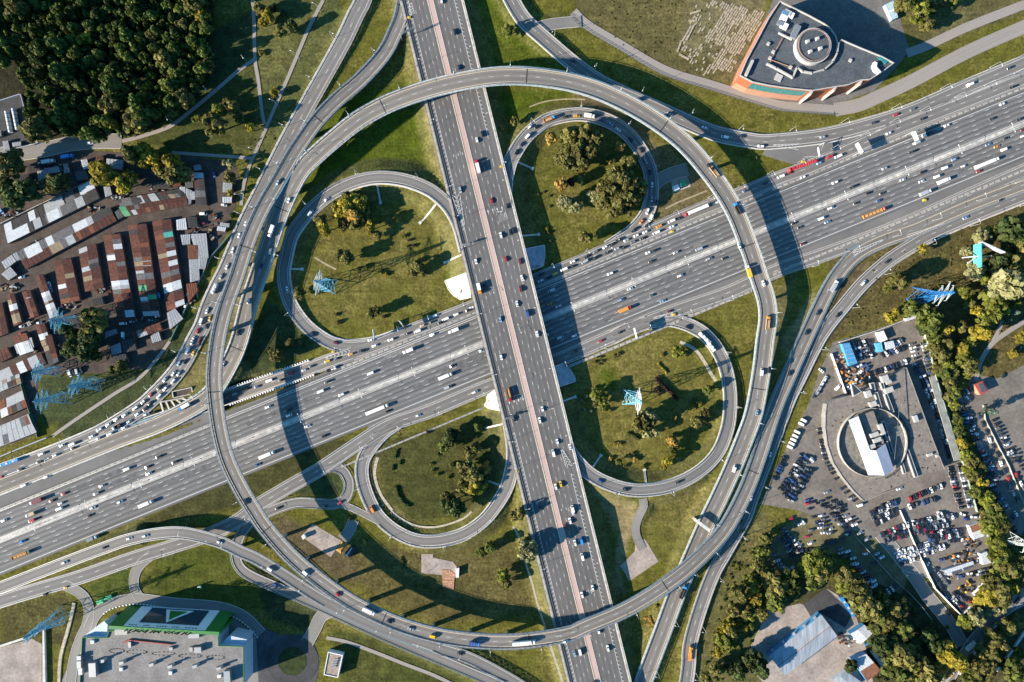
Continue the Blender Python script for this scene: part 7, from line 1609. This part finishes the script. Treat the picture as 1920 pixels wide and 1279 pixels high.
for t, x, y, rx, ry, n in ((21, 1450, 420, 6, 8, 26), (21, 1440, 900, 4, 10, 30), (21, 540, 1010, 7, 3, 18), (21, 240, 1130, 8, 3, 16), (21, 780, 900, 6, 2, 12), (21, 1100, 1120, 10, 2, 16), (21, 880, 190, 8, 4, 18), (21, 1240, 130, 14, 3, 24), (21, 720, 300, 8, 3, 16), (21, 300, 560, 8, 3, 14), (31, 480, 60, 8, 6, 22), (31, 250, 60, 6, 3, 12), (21, 60, 880, 8, 3, 14), (21, 1600, 420, 4, 10, 20), (11, 380, 1255, 12, 4, 20), (21, 80, 330, 10, 3, 14), (21, 430, 20, 12, 4, 20)):
    scrap(t, x, y, rx, ry, n, 'clutter of boards and sheet metal lying between the garage rows', [SHEET['g'], SHEET['d'], SHEET['r'], SHEET['l'], SHEET['m'], SHEET['t']])
# ------------------------------------------------------------------ trees
def leaf_mat(name, c, c2):
    m = bpy.data.materials.new('leaves_' + name); m.use_nodes = True; N = m.node_tree.nodes; L = m.node_tree.links; p = N['Principled BSDF']
    p.inputs['Roughness'].default_value = .75; p.inputs['Specular IOR Level'].default_value = .2
    va = N.new('ShaderNodeVertexColor'); va.layer_name = 'tone'; sp = N.new('ShaderNodeSeparateColor'); L.new(va.outputs[0], sp.inputs[0])
    mx = N.new('ShaderNodeMix'); mx.data_type = 'RGBA'; mx.inputs[6].default_value = (*c, 1); mx.inputs[7].default_value = (*c2, 1); L.new(sp.outputs[1], mx.inputs[0])
    oi = N.new('ShaderNodeObjectInfo'); ma = N.new('ShaderNodeMath'); ma.operation = 'MULTIPLY_ADD'; ma.inputs[1].default_value = .5; ma.inputs[2].default_value = .75; L.new(oi.outputs['Random'], ma.inputs[0])
    mu = N.new('ShaderNodeMath'); mu.operation = 'MULTIPLY'; L.new(ma.outputs[0], mu.inputs[0]); L.new(sp.outputs[0], mu.inputs[1])
    sc = N.new('ShaderNodeVectorMath'); sc.operation = 'SCALE'; L.new(mx.outputs[2], sc.inputs[0]); L.new(mu.outputs[0], sc.inputs['Scale']); L.new(sc.outputs[0], p.inputs['Base Color'])
    tr = N.new('ShaderNodeBsdfTranslucent'); L.new(sc.outputs[0], tr.inputs[0]); ms = N.new('ShaderNodeMixShader'); ms.inputs[0].default_value = .22
    L.new(p.outputs[0], ms.inputs[1]); L.new(tr.outputs[0], ms.inputs[2]); L.new(ms.outputs[0], N['Material Output'].inputs[0])
    return m
LEAF = {'g': ('green', leaf_mat('green', (.068, .092, .018), (.110, .120, .024))), 'd': ('dark green', leaf_mat('dark', (.034, .055, .016), (.060, .075, .020))), 'o': ('olive', leaf_mat('olive', (.098, .100, .026), (.150, .130, .036))),
        'y': ('yellow', leaf_mat('yellow', (.29, .225, .022), (.19, .165, .024))), 'r': ('orange', leaf_mat('orange', (.36, .21, .05), (.28, .20, .05))), 'p': ('pale greyish', leaf_mat('pale', (.27, .25, .12), (.20, .20, .085))),
        'b': ('dark reddish', leaf_mat('reddish', (.034, .016, .019), (.050, .024, .026))), 'l': ('yellow-green', leaf_mat('lime', (.155, .165, .022), (.11, .125, .02))), 'f': ('dark forest', leaf_mat('forest', (.036, .062, .014), (.075, .095, .018))), 'c': ('blue-green', leaf_mat('conifer', (.06, .10, .08), (.09, .13, .10)))}
M_BARK = mat('bark', (.13, .10, .08), .95, .3, 2.0); M_BIRCH = mat('birch_bark', (.50, .48, .44), .9, .3, 1.0)
def leaves(rg, clumps, per, size, n_z=1.0):
    """quads scattered through clumps: arrays of vertices, tones"""
    V, T = [], []
    for (cx, cy, cz, cr) in clumps:
        d = rg.normal(size=(per, 3)); d /= np.linalg.norm(d, axis=1)[:, None]
        d[:, 2] = np.where(d[:, 2] < -.35, -d[:, 2], d[:, 2])
        pos = np.array([cx, cy, cz]) + d * cr * (0.72 + .33 * rg.random((per, 1)))
        nrm = d + rg.normal(size=(per, 3)) * .36; nrm /= np.linalg.norm(nrm, axis=1)[:, None]
        a = np.cross(nrm, rg.normal(size=(per, 3))); a /= np.linalg.norm(a, axis=1)[:, None] + 1e-9; b = np.cross(nrm, a)
        s = size * (.6 + .8 * rg.random((per, 1)))
        q = np.stack([pos - a * s - b * s * .8, pos + a * s - b * s * .55, pos + a * s * .8 + b * s, pos - a * s * .7 + b * s * .8], 1)
        V.append(q); tone = rg.uniform(.72, 1.28); mixv = rg.random()
        T.append(np.stack([tone * rg.uniform(.75, 1.25, per), np.clip(mixv + rg.normal(size=per) * .2, 0, 1)], 1))
    return np.concatenate(V), np.concatenate(T)
def leaf_mesh(name, V, T, m):
    n = len(V); me = bpy.data.meshes.new(name); me.vertices.add(n * 4); me.vertices.foreach_set('co', V.astype(np.float32).ravel())
    me.loops.add(n * 4); me.loops.foreach_set('vertex_index', np.arange(n * 4, dtype=np.int32)); me.polygons.add(n); me.polygons.foreach_set('loop_start', np.arange(0, n * 4, 4, dtype=np.int32))
    me.update(calc_edges=True)
    c = np.ones((n, 4, 4), np.float32); c[:, :, 0] = T[:, None, 0]; c[:, :, 1] = T[:, None, 1]
    at = me.color_attributes.new('tone', 'FLOAT_COLOR', 'POINT'); at.data.foreach_set('color', c.ravel()); me.materials.append(m); return me
def crown_clumps(rg, n, kind):
    out = []
    while len(out) < n:
        p = rg.normal(size=3); p /= np.linalg.norm(p); q = rg.uniform(.35, .8)
        x, y, z = p * q
        if kind == 'broad': out.append((x * rg.uniform(.85, 1.05), y, 1.5 + z * 1.0, rg.uniform(.22, .42)))
        elif kind == 'loose': out.append((x * 1.1, y * .9, 1.35 + z * 1.0, rg.uniform(.16, .32)))
        elif kind == 'cone': h = rg.random(); w = (1 - h) * .85 + .06; out.append((math.cos(6.28 * q * 9) * w * .7, math.sin(6.28 * q * 9) * w * .7, .5 + h * 2.6, .18 + .2 * (1 - h)))
        else: out.append((x, y, .55 + z * .5, rg.uniform(.25, .42)))
    return out
RG = np.random.default_rng(3)
SHAPES = {'broad': [leaves(RG, crown_clumps(RG, RG.integers(22, 30), 'broad'), 36, .14) for _ in range(5)], 'loose': [leaves(RG, crown_clumps(RG, RG.integers(18, 24), 'loose'), 28, .125) for _ in range(4)],
          'bush': [leaves(RG, crown_clumps(RG, 10, 'bush'), 30, .17) for _ in range(3)], 'cone': [leaves(RG, crown_clumps(RG, 26, 'cone'), 30, .09) for _ in range(2)]}
CROWN = {}
def crown_mesh(shape, i, k):
    if (shape, i, k) not in CROWN:
        V, T = SHAPES[shape][i]; CROWN[(shape, i, k)] = leaf_mesh('crown', V, T, LEAF[k][1])
    return CROWN[(shape, i, k)]
def trunk_mesh(m, seed):
    r_ = random.Random(seed); b = MB(); b.tube((0, 0, -.15), (.02, .02, .7), .075, 7, .06); b.tube((.02, .02, .7), (.05, -.02, 1.4), .06, 6, .035); b.tube((.05, -.02, 1.4), (.02, .03, 2.2), .035, 5, .012)
    for k in range(6):
        a = 2 * math.pi * k / 6 + r_.uniform(-.3, .3); z = r_.uniform(.65, 1.3); b.tube((.02, 0, z), (math.cos(a) * .55, math.sin(a) * .55, z + r_.uniform(.3, .6)), .03, 5, .01)
    return b.mesh('trunk', m)
TRUNK = [trunk_mesh(M_BARK, 1), trunk_mesh(M_BARK, 2), trunk_mesh(M_BIRCH, 3)]
NT = {'tree': 0, 'bush': 0}
def plant(px, py, r, k, label, group, shape=None, tall=1.0):
    r = r * ((.92 if 'hedge' in label else 1.16) if r > 2.6 else 1.0); sh = shape or ('bush' if r < 3.1 else ('loose' if k in 'pyl' and R.random() < .5 else 'broad'))  # small trees under this radius are shaped and named as bushes
    zt = (1.5 if sh != 'bush' else .6) * r * tall
    g0 = W(px, py, 0); g = ground(g0.x, g0.y); p = W(px, py, g + zt)
    nm = 'bush' if sh == 'bush' else ('conifer_tree' if sh == 'cone' else 'tree')
    e = empty(nm, (p.x, p.y, ground(p.x, p.y)), R.uniform(0, 6.28)); e.scale = (r, r, r * tall)
    tag(e, label, 'bush' if sh == 'bush' else 'tree', group)
    i = R.randrange(len(SHAPES[sh])); link('crown', crown_mesh(sh, i, k), e)
    link('trunk' if sh != 'bush' else 'stem', TRUNK[R.randrange(2) if k not in 'p' else 2], e)
    NT['bush' if sh == 'bush' else 'tree'] += 1
    return e
TREES = {
 ('at the forest edge', 11): '1510,125,50,y 640,285,62,y 1550,500,52,o 1085,710,58,y 1240,450,60,o 1380,200,45,o 1440,320,45,g 1270,640,60,g 1330,560,55,g 1280,820,50,o 1010,900,85,o 800,930,75,l 270,970,90,o 530,900,55,d 1150,270,45,o 1460,60,50,o',
 ('in the park below the forest path', 11): '1640,820,45,l 1750,810,50,o 1600,930,78,o 1475,890,35,l 1870,960,42,y 1700,760,30,o 1790,880,35,o',
 ('in the clump above the garages', 11): '985,1170,65,o 1080,1130,58,y 1150,1190,52,y 1080,1215,48,y 1290,1220,62,y 1220,1190,42,o 1180,1250,50,y 740,1265,55,y 1715,1230,42,p 70,1220,95,o 1350,1250,40,o',
 ('on the slanting park strip', 12): '85,120,48,y 25,60,42,o 180,240,42,o 130,700,30,y 140,670,20,y 40,395,26,y 210,110,30,d 270,190,40,d 60,170,35,y 130,60,30,d',
 ('right of the overpass at the top', 12): '1885,230,42,g 1840,960,22,l 1870,900,18,l',
 ('in the upper right loop top clump', 13): '440,1020,62,o 540,1000,62,o 620,1060,62,o 480,1120,72,o 570,1140,62,o 400,1120,52,o 430,1210,62,o 520,1220,58,o 360,1190,42,o 630,1150,40,o',
 ('near the upper right loop', 13): '290,1035,42,r 810,1100,36,r 735,1195,32,o 890,1220,62,o 1680,1135,17,l 1725,1155,17,l 1770,1170,17,l 1828,1185,17,l 20,910,30,o',
 ('above the upper right path', 14): '1150,95,68,l 1000,40,48,o 1180,190,42,o 1060,20,52,g 1220,70,42,d 1300,30,40,o 1390,10,40,g',
 ('in the upper right loop lower clump', 23): '800,80,92,o 900,120,82,o 720,150,82,o 840,200,82,o 930,190,62,o 680,240,62,o 760,280,72,o 850,290,52,o 620,190,50,p 760,30,60,o 960,110,50,o',
 ('on the lawn of the upper right loop', 23): '370,100,46,r 440,90,30,b 510,70,30,p 400,240,55,p 470,265,50,p 555,505,46,o 260,435,20,y 270,465,18,o 245,515,17,o 285,525,18,o 195,180,12,o 240,160,12,o 280,190,12,o 280,270,12,o',
 ('in the upper left loop clump', 22): '690,250,62,y 770,240,66,y 730,330,56,r 640,300,52,y 810,300,46,o 600,260,36,o 505,440,56,y 480,370,42,o 850,430,50,y 660,405,40,o 740,410,40,o 680,200,40,o 800,370,36,o',
 ('on the upper left loop lawn', 22): '910,485,32,o 620,630,20,g 620,670,18,g 680,650,46,o 775,735,22,d 820,715,22,o 930,760,24,l 970,775,22,y 1110,490,20,l 1210,720,46,o 1180,755,38,o 1240,670,24,d 1260,770,25,d 1150,520,16,b 1180,560,16,b 1140,565,13,b 860,1070,36,o 910,1050,36,o 600,1080,18,o 610,1135,22,o 960,1095,18,b 320,920,42,o',
 ('among the garages', 21): '770,30,78,y 920,100,62,y 980,40,62,y 1310,20,72,o 1720,50,45,o 1730,170,30,y 1730,340,22,g 120,200,85,d 60,130,72,o 210,150,82,d 390,110,62,o 450,90,62,d 710,1120,88,o 690,1260,70,d 650,1230,50,d 470,1180,50,d 540,1220,50,d 1390,30,50,o 1220,20,45,o',
 ('below the garages', 31): '640,60,76,d 560,30,66,d 720,110,42,g 900,190,46,o 840,215,30,o 510,80,40,d 690,30,50,d',
 ('left of the upper left loop', 32): '110,80,32,o 160,110,42,o 250,10,30,o 330,10,26,o',
 ('inside the lower left loop', 32): '1450,720,56,d 1410,790,42,g 1600,830,46,o 1640,800,42,o 1580,950,62,o 1640,1010,62,o 1720,950,42,r 1630,1100,56,y 1690,1090,46,y 1560,1090,50,o 1450,1220,62,d 1500,1250,62,d 1430,1170,42,o 1290,680,18,b 1470,930,24,g 1660,640,30,g 1360,1000,18,l 1440,1020,18,l 1320,970,17,l 1310,920,15,l 1490,700,40,d 1680,1030,45,d 1790,750,25,l 1360,850,16,l',
 ('inside the lower right loop', 33): '640,400,46,l 680,470,36,l 690,420,34,g 620,480,26,o 560,410,18,p 520,440,18,p 545,510,17,p 590,520,17,p 690,515,20,l 735,515,18,l 615,365,26,l 605,430,18,p 980,600,72,o 1030,560,56,p 1060,680,42,p 950,640,46,o 1010,690,40,p 1200,745,40,r 1195,715,26,y 1210,805,36,g 1160,900,46,y 1140,940,30,y 735,880,22,r 800,900,30,l 850,935,18,o 925,885,26,r 905,845,16,r 1270,685,22,l 1390,600,46,o 1360,500,26,y 1410,465,26,y 1350,450,22,o 1440,540,36,o 1460,590,26,o 1250,80,46,l 1300,90,26,o 770,110,18,o 800,95,18,o 620,155,15,o 650,170,15,o 675,150,15,o 665,120,13,o 635,120,12,o 1125,105,18,y 800,770,20,y 770,765,16,y 1080,360,24,b 1110,385,20,b 1470,360,36,g 980,940,20,l',
 ('by the stone gutter at the bottom', 42): '1850,480,46,l 1870,540,40,o 1760,270,42,g 1700,300,36,g 1240,570,20,l 1290,600,20,l 1660,310,24,l 815,230,20,r 700,50,20,d',
 ('left of the overpass at the bottom', 43): '120,290,66,p 150,340,45,p 60,20,42,o 20,30,40,o 1080,715,18,y 90,240,40,o',
 ('in the wood below the bottom flyover', 43): '1700,620,62,o 1780,520,60,l 1820,640,62,y 1750,740,55,o 1620,850,50,y 1600,980,62,l 1550,1060,52,y 1640,900,50,o 1800,1100,62,d 1700,1200,62,d 1860,1180,66,d 1640,1180,45,d 1880,300,50,g 1860,760,52,o 1780,840,50,l 1850,400,50,o 1670,740,50,o 1720,880,45,y 1560,900,35,y 1450,1250,36,o 1520,1180,42,o 1900,200,45,o',
 ('on the meadow above the dealership', 24): '1160,585,42,y 985,825,62,o 895,885,30,l 1270,880,26,y 1060,1030,58,g 1150,1060,58,g 920,1090,58,y 1220,1130,82,g 1160,1180,50,d 1240,1240,50,g 940,830,36,o',
 ('around the turquoise billboard', 24): '1600,490,52,p 1680,470,52,g 1540,760,62,p 1480,610,42,p 1480,905,46,l 1780,850,112,p 1700,960,82,l 1740,1020,62,l 1550,1040,46,y 1660,1110,72,l 1330,1185,52,y 1590,1220,62,y 1720,680,82,d 1850,700,72,o 1800,450,82,d 1880,600,62,o 1610,800,52,l 1890,1250,46,y 1900,480,60,d 1500,1000,40,o 1720,780,50,o 1830,960,60,l 1450,1170,40,o 1640,730,45,d 1860,540,60,d',
 ('in the hedge between the car parks', 34): '1290,90,82,o 1340,160,72,l 1280,200,60,o 1360,300,62,o 1320,250,58,g 1400,380,62,g 1350,420,50,o 1400,470,52,l 1420,580,52,g 1430,670,52,g 1450,760,56,y 1480,850,56,l 1520,900,62,o 1500,960,50,l 1540,1000,62,o 1600,1060,62,y 1560,1130,62,g 1640,1180,72,l 1680,1240,62,o 1470,130,82,l 1520,190,72,o 1450,60,60,y 1500,240,50,l 1840,95,44,y 1340,30,62,o 1500,20,62,g 1230,40,50,o 1600,940,45,o 1385,230,50,o',
 ('around the depot', 44): '360,390,92,l 330,490,82,g 400,450,72,o 440,360,62,o 290,430,60,l 580,480,72,o 640,560,82,o 560,550,60,l 700,640,82,o 760,730,82,o 820,770,70,g 680,710,60,o 60,560,82,o 150,520,82,g 60,680,72,g 190,600,62,g 20,480,72,o 1010,890,62,g 930,980,62,d 1000,1080,92,o 1100,1150,92,o 1180,1220,92,o 950,1180,82,g 620,1160,46,d 840,1000,72,d 800,880,50,g 880,820,60,o 940,740,60,o 1000,700,55,d 1090,1000,60,d 1060,1250,80,g 860,660,50,o',
 ('by the tree-lined bottom street', 44): '1370,1090,92,y 1420,1120,72,y 1340,1150,60,r 1480,830,52,l 1560,800,62,p 1780,870,62,o 1700,960,72,o 1650,1050,72,o 1600,1150,82,o 1540,1240,72,g 1830,1190,82,g 1880,1050,50,l 1250,1000,60,d 1200,930,55,d 1280,1080,50,d 1850,830,50,o 1740,1010,50,g 1620,1230,60,o',
 ('right of the scrapyard', 44): '1640,110,60,l 1720,230,72,l 1740,330,72,l 1800,420,82,o 1680,540,72,o 1650,640,82,y 1740,610,92,o 1820,560,82,y 1700,720,72,p 1880,400,62,o 1700,30,72,g 1650,40,50,o 1760,140,60,o 1740,470,60,l 1870,500,60,o 1580,700,50,o 1630,750,50,p 1700,160,45,l',
}
KN = lambda k: LEAF[k][0]
for (wh, t), s_ in TREES.items():
    items = []
    for a in s_.split():
        x, y, r, k = a.split(','); x, y, r = float(x), float(y), float(r); items.append([x, y, r * .1, k])
    by = {}
    for it in items: by.setdefault((it[3], 'bush' if it[2] < 3.1 else 'tree'), []).append(it)  # trees with small crowns are labelled bush as well
    for (k, ty), its in by.items():
        hz = (max(i[0] for i in its) - min(i[0] for i in its)) >= (max(i[1] for i in its) - min(i[1] for i in its))
        its.sort(key=lambda i: i[0] if hz else i[1])
        big = max(i[2] for i in its)
        for n, (x, y, r, k_) in enumerate(its):
            px, py = tp(t, x, y)
            if len(its) == 1: lb = f"{KN(k)} {ty} {wh}, the only such one"
            else: lb = f"{KN(k)} {ty} {wh}, {ordn(n)} {'from the left' if hz else 'from the top'}"
            plant(px, py, r, k, lb, f"{'bushes' if ty == 'bush' else 'trees'} {wh}", tall=R.uniform(.85, 1.15) * (.62 if 'hedge' in wh or 'scrapyard' in wh else (.8 if 'depot' in wh else 1)))
for t, x, y, r, lb in ((24, 1840, 1065, 3.2, 'blue-green spruce beside the right-hand park path'), (24, 1780, 1120, 3.0, 'blue-green spruce above the park path junction'), (34, 1660, 525, 4.2, 'blue-green spruce at the car park fence corner')):
    px, py = tp(t, x, y); plant(px, py, r, 'c', lb, 'blue-green spruces', 'cone')
# the forest: the crowns that stand out are trees of their own, the rest is one wood
FOR = poly_px('-60,-60 392,-60 395,40 385,120 372,160 345,190 300,215 240,245 195,258 150,256 100,240 60,225 48,180 -60,190')
clear = poly_px('-60,110 30,120 50,182 -60,192')
pts = []
fr_ = random.Random(21)
for _ in range(9000):
    x, y = fr_.uniform(-60, 396), fr_.uniform(-60, 260)
    if not in_poly(np.array([x]), np.array([y]), FOR)[0] or in_poly(np.array([x]), np.array([y]), clear)[0]: continue
    r = fr_.uniform(2.6, 4.8) if fr_.random() < .7 else fr_.uniform(4.6, 6.2)
    if any((x - a) ** 2 + (y - b) ** 2 < ((r + c) * .74 / S) ** 2 for a, b, c in pts): continue
    pts.append((x, y, r))
pts.sort(key=lambda q: -q[2] * (1 if (q[0] > 0 and q[1] > 0) else .3))
tone = {}
for n, (x, y, r) in enumerate(pts[:10]):
    k = fr_.choice('ffffoodfgfo'); col_ = KN(k)
    zone = 'near its right edge' if x > 280 else ('near its lower edge' if y > 170 else ('in its top left corner' if x < 150 and y < 80 else 'in its middle'))
    plant(x, y, r * 1.08, k, f"{col_}{'' if 'forest' in col_ else ' forest'} tree with a large rounded crown {zone}", 'large rounded crowns in the forest', 'broad', fr_.uniform(1.15, 1.4))
VV, TT = [], []
for (x, y, r) in pts[10:]:
    i = fr_.randrange(5); V, T = SHAPES['broad'][i]; sel = slice(None, None, 1); a = fr_.uniform(0, 6.28); ca, sa = math.cos(a), math.sin(a); h = r * fr_.uniform(1.2, 1.55)
    p = W(x, y, 1.5 * h); V = V * (r, r, h); V = np.stack([V[..., 0] * ca - V[..., 1] * sa + p.x, V[..., 0] * sa + V[..., 1] * ca + p.y, V[..., 2]], -1); VV.append(V)
    T = T.copy(); T[:, 0] *= fr_.uniform(.55, 1.5); T[:, 1] = np.clip(T[:, 1] + (fr_.uniform(-.4, .4) if fr_.random() < .86 else fr_.uniform(.6, 1.0)), 0, 1.8); TT.append(T)
tag(link('woodland', leaf_mesh('woodland', np.concatenate(VV), np.concatenate(TT), LEAF['f'][1])), 'dense dark forest canopy filling the top left corner', kind='stuff')
# low shrubs and rank grass of the meadows and the hedge strip: nobody could count them
def shrubs(name, poly, n, rmin, rmax, k, label, excl=()):
    P = poly_px(poly); VV, TT = [], []; got = 0; x0, x1 = min(p[0] for p in P), max(p[0] for p in P); y0, y1 = min(p[1] for p in P), max(p[1] for p in P)
    X, Y = RG.uniform(x0, x1, n * 6), RG.uniform(y0, y1, n * 6); ok = in_poly(X, Y, P)
    for x, y in list(zip(X[ok], Y[ok]))[:n]:
        V, T = SHAPES['bush'][fr_.randrange(3)]; r = fr_.uniform(rmin, rmax); sel = RG.permutation(len(V))[:110]
        g = W(x, y, 0); z = ground(g.x, g.y); V = V[sel] * (r, r, r * .8); V = V + np.array([g.x, g.y, z - .1]); VV.append(V); T = T[sel].copy(); T[:, 0] *= fr_.uniform(.6, 1.4); TT.append(T)
    tag(link(name, leaf_mesh(name, np.concatenate(VV), np.concatenate(TT), LEAF[k][1])), label, kind='stuff')
shrubs('undergrowth', '1560,640 1640,500 1760,440 1930,400 1930,600 1800,660 1740,600 1600,640 1540,690', 260, .4, 1.1, 'o', 'rough weedy growth on the meadow by the blue pylon')
shrubs('undergrowth', '1730,600 1790,720 1865,960 1850,990 1790,850 1728,640', 130, 1.0, 2.4, 'o', 'tangled undergrowth of the hedge strip')
shrubs('undergrowth', '1390,970 1450,1080 1500,1100 1440,1150 1370,1290 1310,1290 1360,1100', 220, .6, 1.8, 'l', 'yellow-green scrub below the bottom flyover')
shrubs('undergrowth', '1620,1100 1700,1110 1780,1180 1800,1290 1640,1290 1640,1180', 150, 1.0, 2.4, 'd', 'dark undergrowth between depot and entrance lane')
shrubs('undergrowth', '1830,1150 1930,1060 1930,1000 1870,1010 1840,1090 1800,1170', 120, .8, 2.0, 'o', 'undergrowth right of the scrapyard')
shrubs('undergrowth', '1070,-20 1380,-20 1340,110 1240,120 1140,70', 190, .35, .9, 'o', 'weeds on the rubble field')
shrubs('undergrowth', '460,220 475,400 440,480 470,380 530,220', 60, .4, .9, 'o', 'weeds along the slip road')
# clipped hedges
def hedge(t, s_, w, h, k, label):
    Q = [TW(t, *map(float, a.split(','))) for a in s_.split()]; cl = []
    for i in range(len(Q) - 1):
        n = max(2, int((Q[i + 1] - Q[i]).length / 1.0))
        for j in range(n):
            p = Q[i].lerp(Q[i + 1], j / n); cl.append((p.x + fr_.uniform(-.2, .2), p.y + fr_.uniform(-.2, .2), h * .5 + ground(p.x, p.y), w * fr_.uniform(.5, .75)))
    V, T = leaves(RG, cl, 60, .38); o = link('hedge', leaf_mesh('hedge', V, T, LEAF[k][1])); tag(o, label, 'hedge')
hedge(33, '1080,280 1130,330 1190,385 1240,435', 2.4, 2.2, 'b', 'thick dark purple hedge inside the lower right loop')
hedge(33, '1215,500 1225,555 1225,600', 1.6, 1.2, 'r', 'rust-brown hedge below the purple one')
hedge(33, '1095,165 1125,200 1165,240', 1.2, .8, 'y', 'orange flowering hedge above the purple one')
hedge(33, '870,690 910,705 950,735', 1.8, 1.4, 'd', 'dark green arched hedge left of the purple one')
hedge(32, '1060,815 1050,850 1035,880', 1.3, .9, 'd', 'short dark hedge inside the lower left loop')
hedge(32, '1085,895 1078,930', 1.4, .9, 'd', 'tiny dark hedge inside the lower left loop')
hedge(32, '1030,930 1025,970', 1.2, .9, 'd', 'smallest dark hedge inside the lower left loop')
hedge(32, '1050,1090 1070,1160 1110,1210 1160,1240', 1.5, 1.0, 'd', 'long curved dark hedge inside the lower left loop')
hedge(43, '1000,800 1030,790 1045,830 1005,850', 1.6, .5, 'r', 'rust-red planted bed between overpass and slip road')
hedge(22, '620,600 612,640 620,685', .9, .8, 'g', 'thin curved green hedge on the upper left loop lawn')
hedge(42, '1090,345 1105,380 1095,430', .8, .7, 'd', 'small dark curved hedge on the bottom lawn')
# gutters and stone-lined ditches
def strip(t, s_, w, m, label, nm='stone_gutter', h=.2):
    Q = [tuple(TW(t, *map(float, a.split(',')))) for a in s_.split()]; A, s, T, N = smooth_path([(*q[:2], 0, 0) for q in Q], 2.0)
    P = A[:, :3]
    for p in P: p[2] = ground(p[0], p[1])
    b = MB(); b.sweep(P, N, [(-w / 2, -.5), (-w / 2, h), (w / 2, h), (w / 2, -.5)]); tag(b.build(nm, m), label, kind='structure')
strip(33, '400,150 490,130 700,40 800,0 850,-30', 2.0, M_ROCK, 'pale stone gutter along the collector above the lower right loop lawn')
strip(33, '1260,5 1370,60 1440,150 1490,240 1530,295', 2.4, M_ROCK, 'pale stone gutter inside the lower right loop')
strip(32, '910,870 890,960 895,1040 940,1160 1020,1270', 2.2, M_ROCK, 'stone-lined ditch inside the lower left loop')
strip(42, '1010,0 1090,60 1200,110 1330,120 1450,95 1560,50 1620,0', 2.0, M_ROCK, 'stone-lined ditch at the bottom of the lower left loop')
strip(43, '10,110 60,200 100,360 150,520 195,690 250,850 262,880', 2.2, M_ROCK, 'stone gutter descending left of the overpass')
strip(43, '285,980 320,1080 370,1230 385,1290', 2.4, M_ROCK, 'stone gutter below the bottom flyover')
strip(23, '1150,285 1250,235 1400,175 1460,150', 1.2, mat('bare_sand', (.30, .25, .16), 1, .2, .4), 'sandy trail inside the flyover', 'trail', .1)
strip(22, '440,650 520,700 600,740', 1.4, MATS['bare_sand'], 'dry grass streak on the upper left loop lawn', 'trail', .1)
strip(13, '130,800 250,760 400,742 550,745', 1.0, MATS['bare_sand'], 'sandy trail above the upper right loop', 'trail', .1)
for (t, x0, y0, x1, y1, lb) in ((22, 918, 115, 932, 240, 'first pale drain chute at the top of the upper left loop lawn'), (22, 1355, 265, 1230, 390, 'long diagonal drain chute on the upper left loop slope'), (22, 1560, 635, 1415, 690, 'drain chute near the white apron on the upper left loop slope'), (22, 265, 738, 345, 738, 'short drain chute on the left of the upper left loop lawn'), (33, 585, 945, 665, 855, 'diagonal drain chute on the lower right loop slope'), (33, 995, 1080, 992, 965, 'upright drain chute at the bottom of the lower right loop lawn'), (33, 350, 450, 470, 415, 'drain chute below the grey apron'), (32, 1715, 650, 1870, 605, 'drain chute below the white apron by the overpass'), (23, 75, 500, 200, 478, 'drain chute above the grey apron'), (13, 35, 1225, 155, 1262, 'drain chute inside the left leg of the upper right loop'), (32, 1740, 1045, 1840, 1070, 'drain chute on the right of the lower left loop')):
    a, b_ = TW(t, x0, y0), TW(t, x1, y1); n = 8; P = []
    for i in range(n + 1): p = a.lerp(b_, i / n); P.append((p.x, p.y, ground(p.x, p.y) + .05))
    d = (b_ - a).normalized(); b = MB(); b.sweep(P, [(-d.y, d.x)] * (n + 1), [(-.6, -.3), (-.6, .25), (-.35, .25), (-.3, .05), (.3, .05), (.35, .25), (.6, .25), (.6, -.3)])
    q = MB(); o = b.build('drain_chute', M_CONCP); tag(o, lb, 'drain chute', 'concrete drain chutes on the slopes'); q.box((b_.x, b_.y, ground(b_.x, b_.y) + .1), (2.2, 2.2, .5), math.atan2(d.y, d.x)); q.build('outlet_block', M_CONCP, o)
[print('LONG', o['label']) for o in bpy.data.objects if o.get('label') and not 4 <= len(o['label'].split()) <= 16]
print('vehicles', NV, 'parked', nparked, 'trees', NT, 'forest', len(pts), 'lamps', NL[0], 'objects', len(bpy.data.objects))
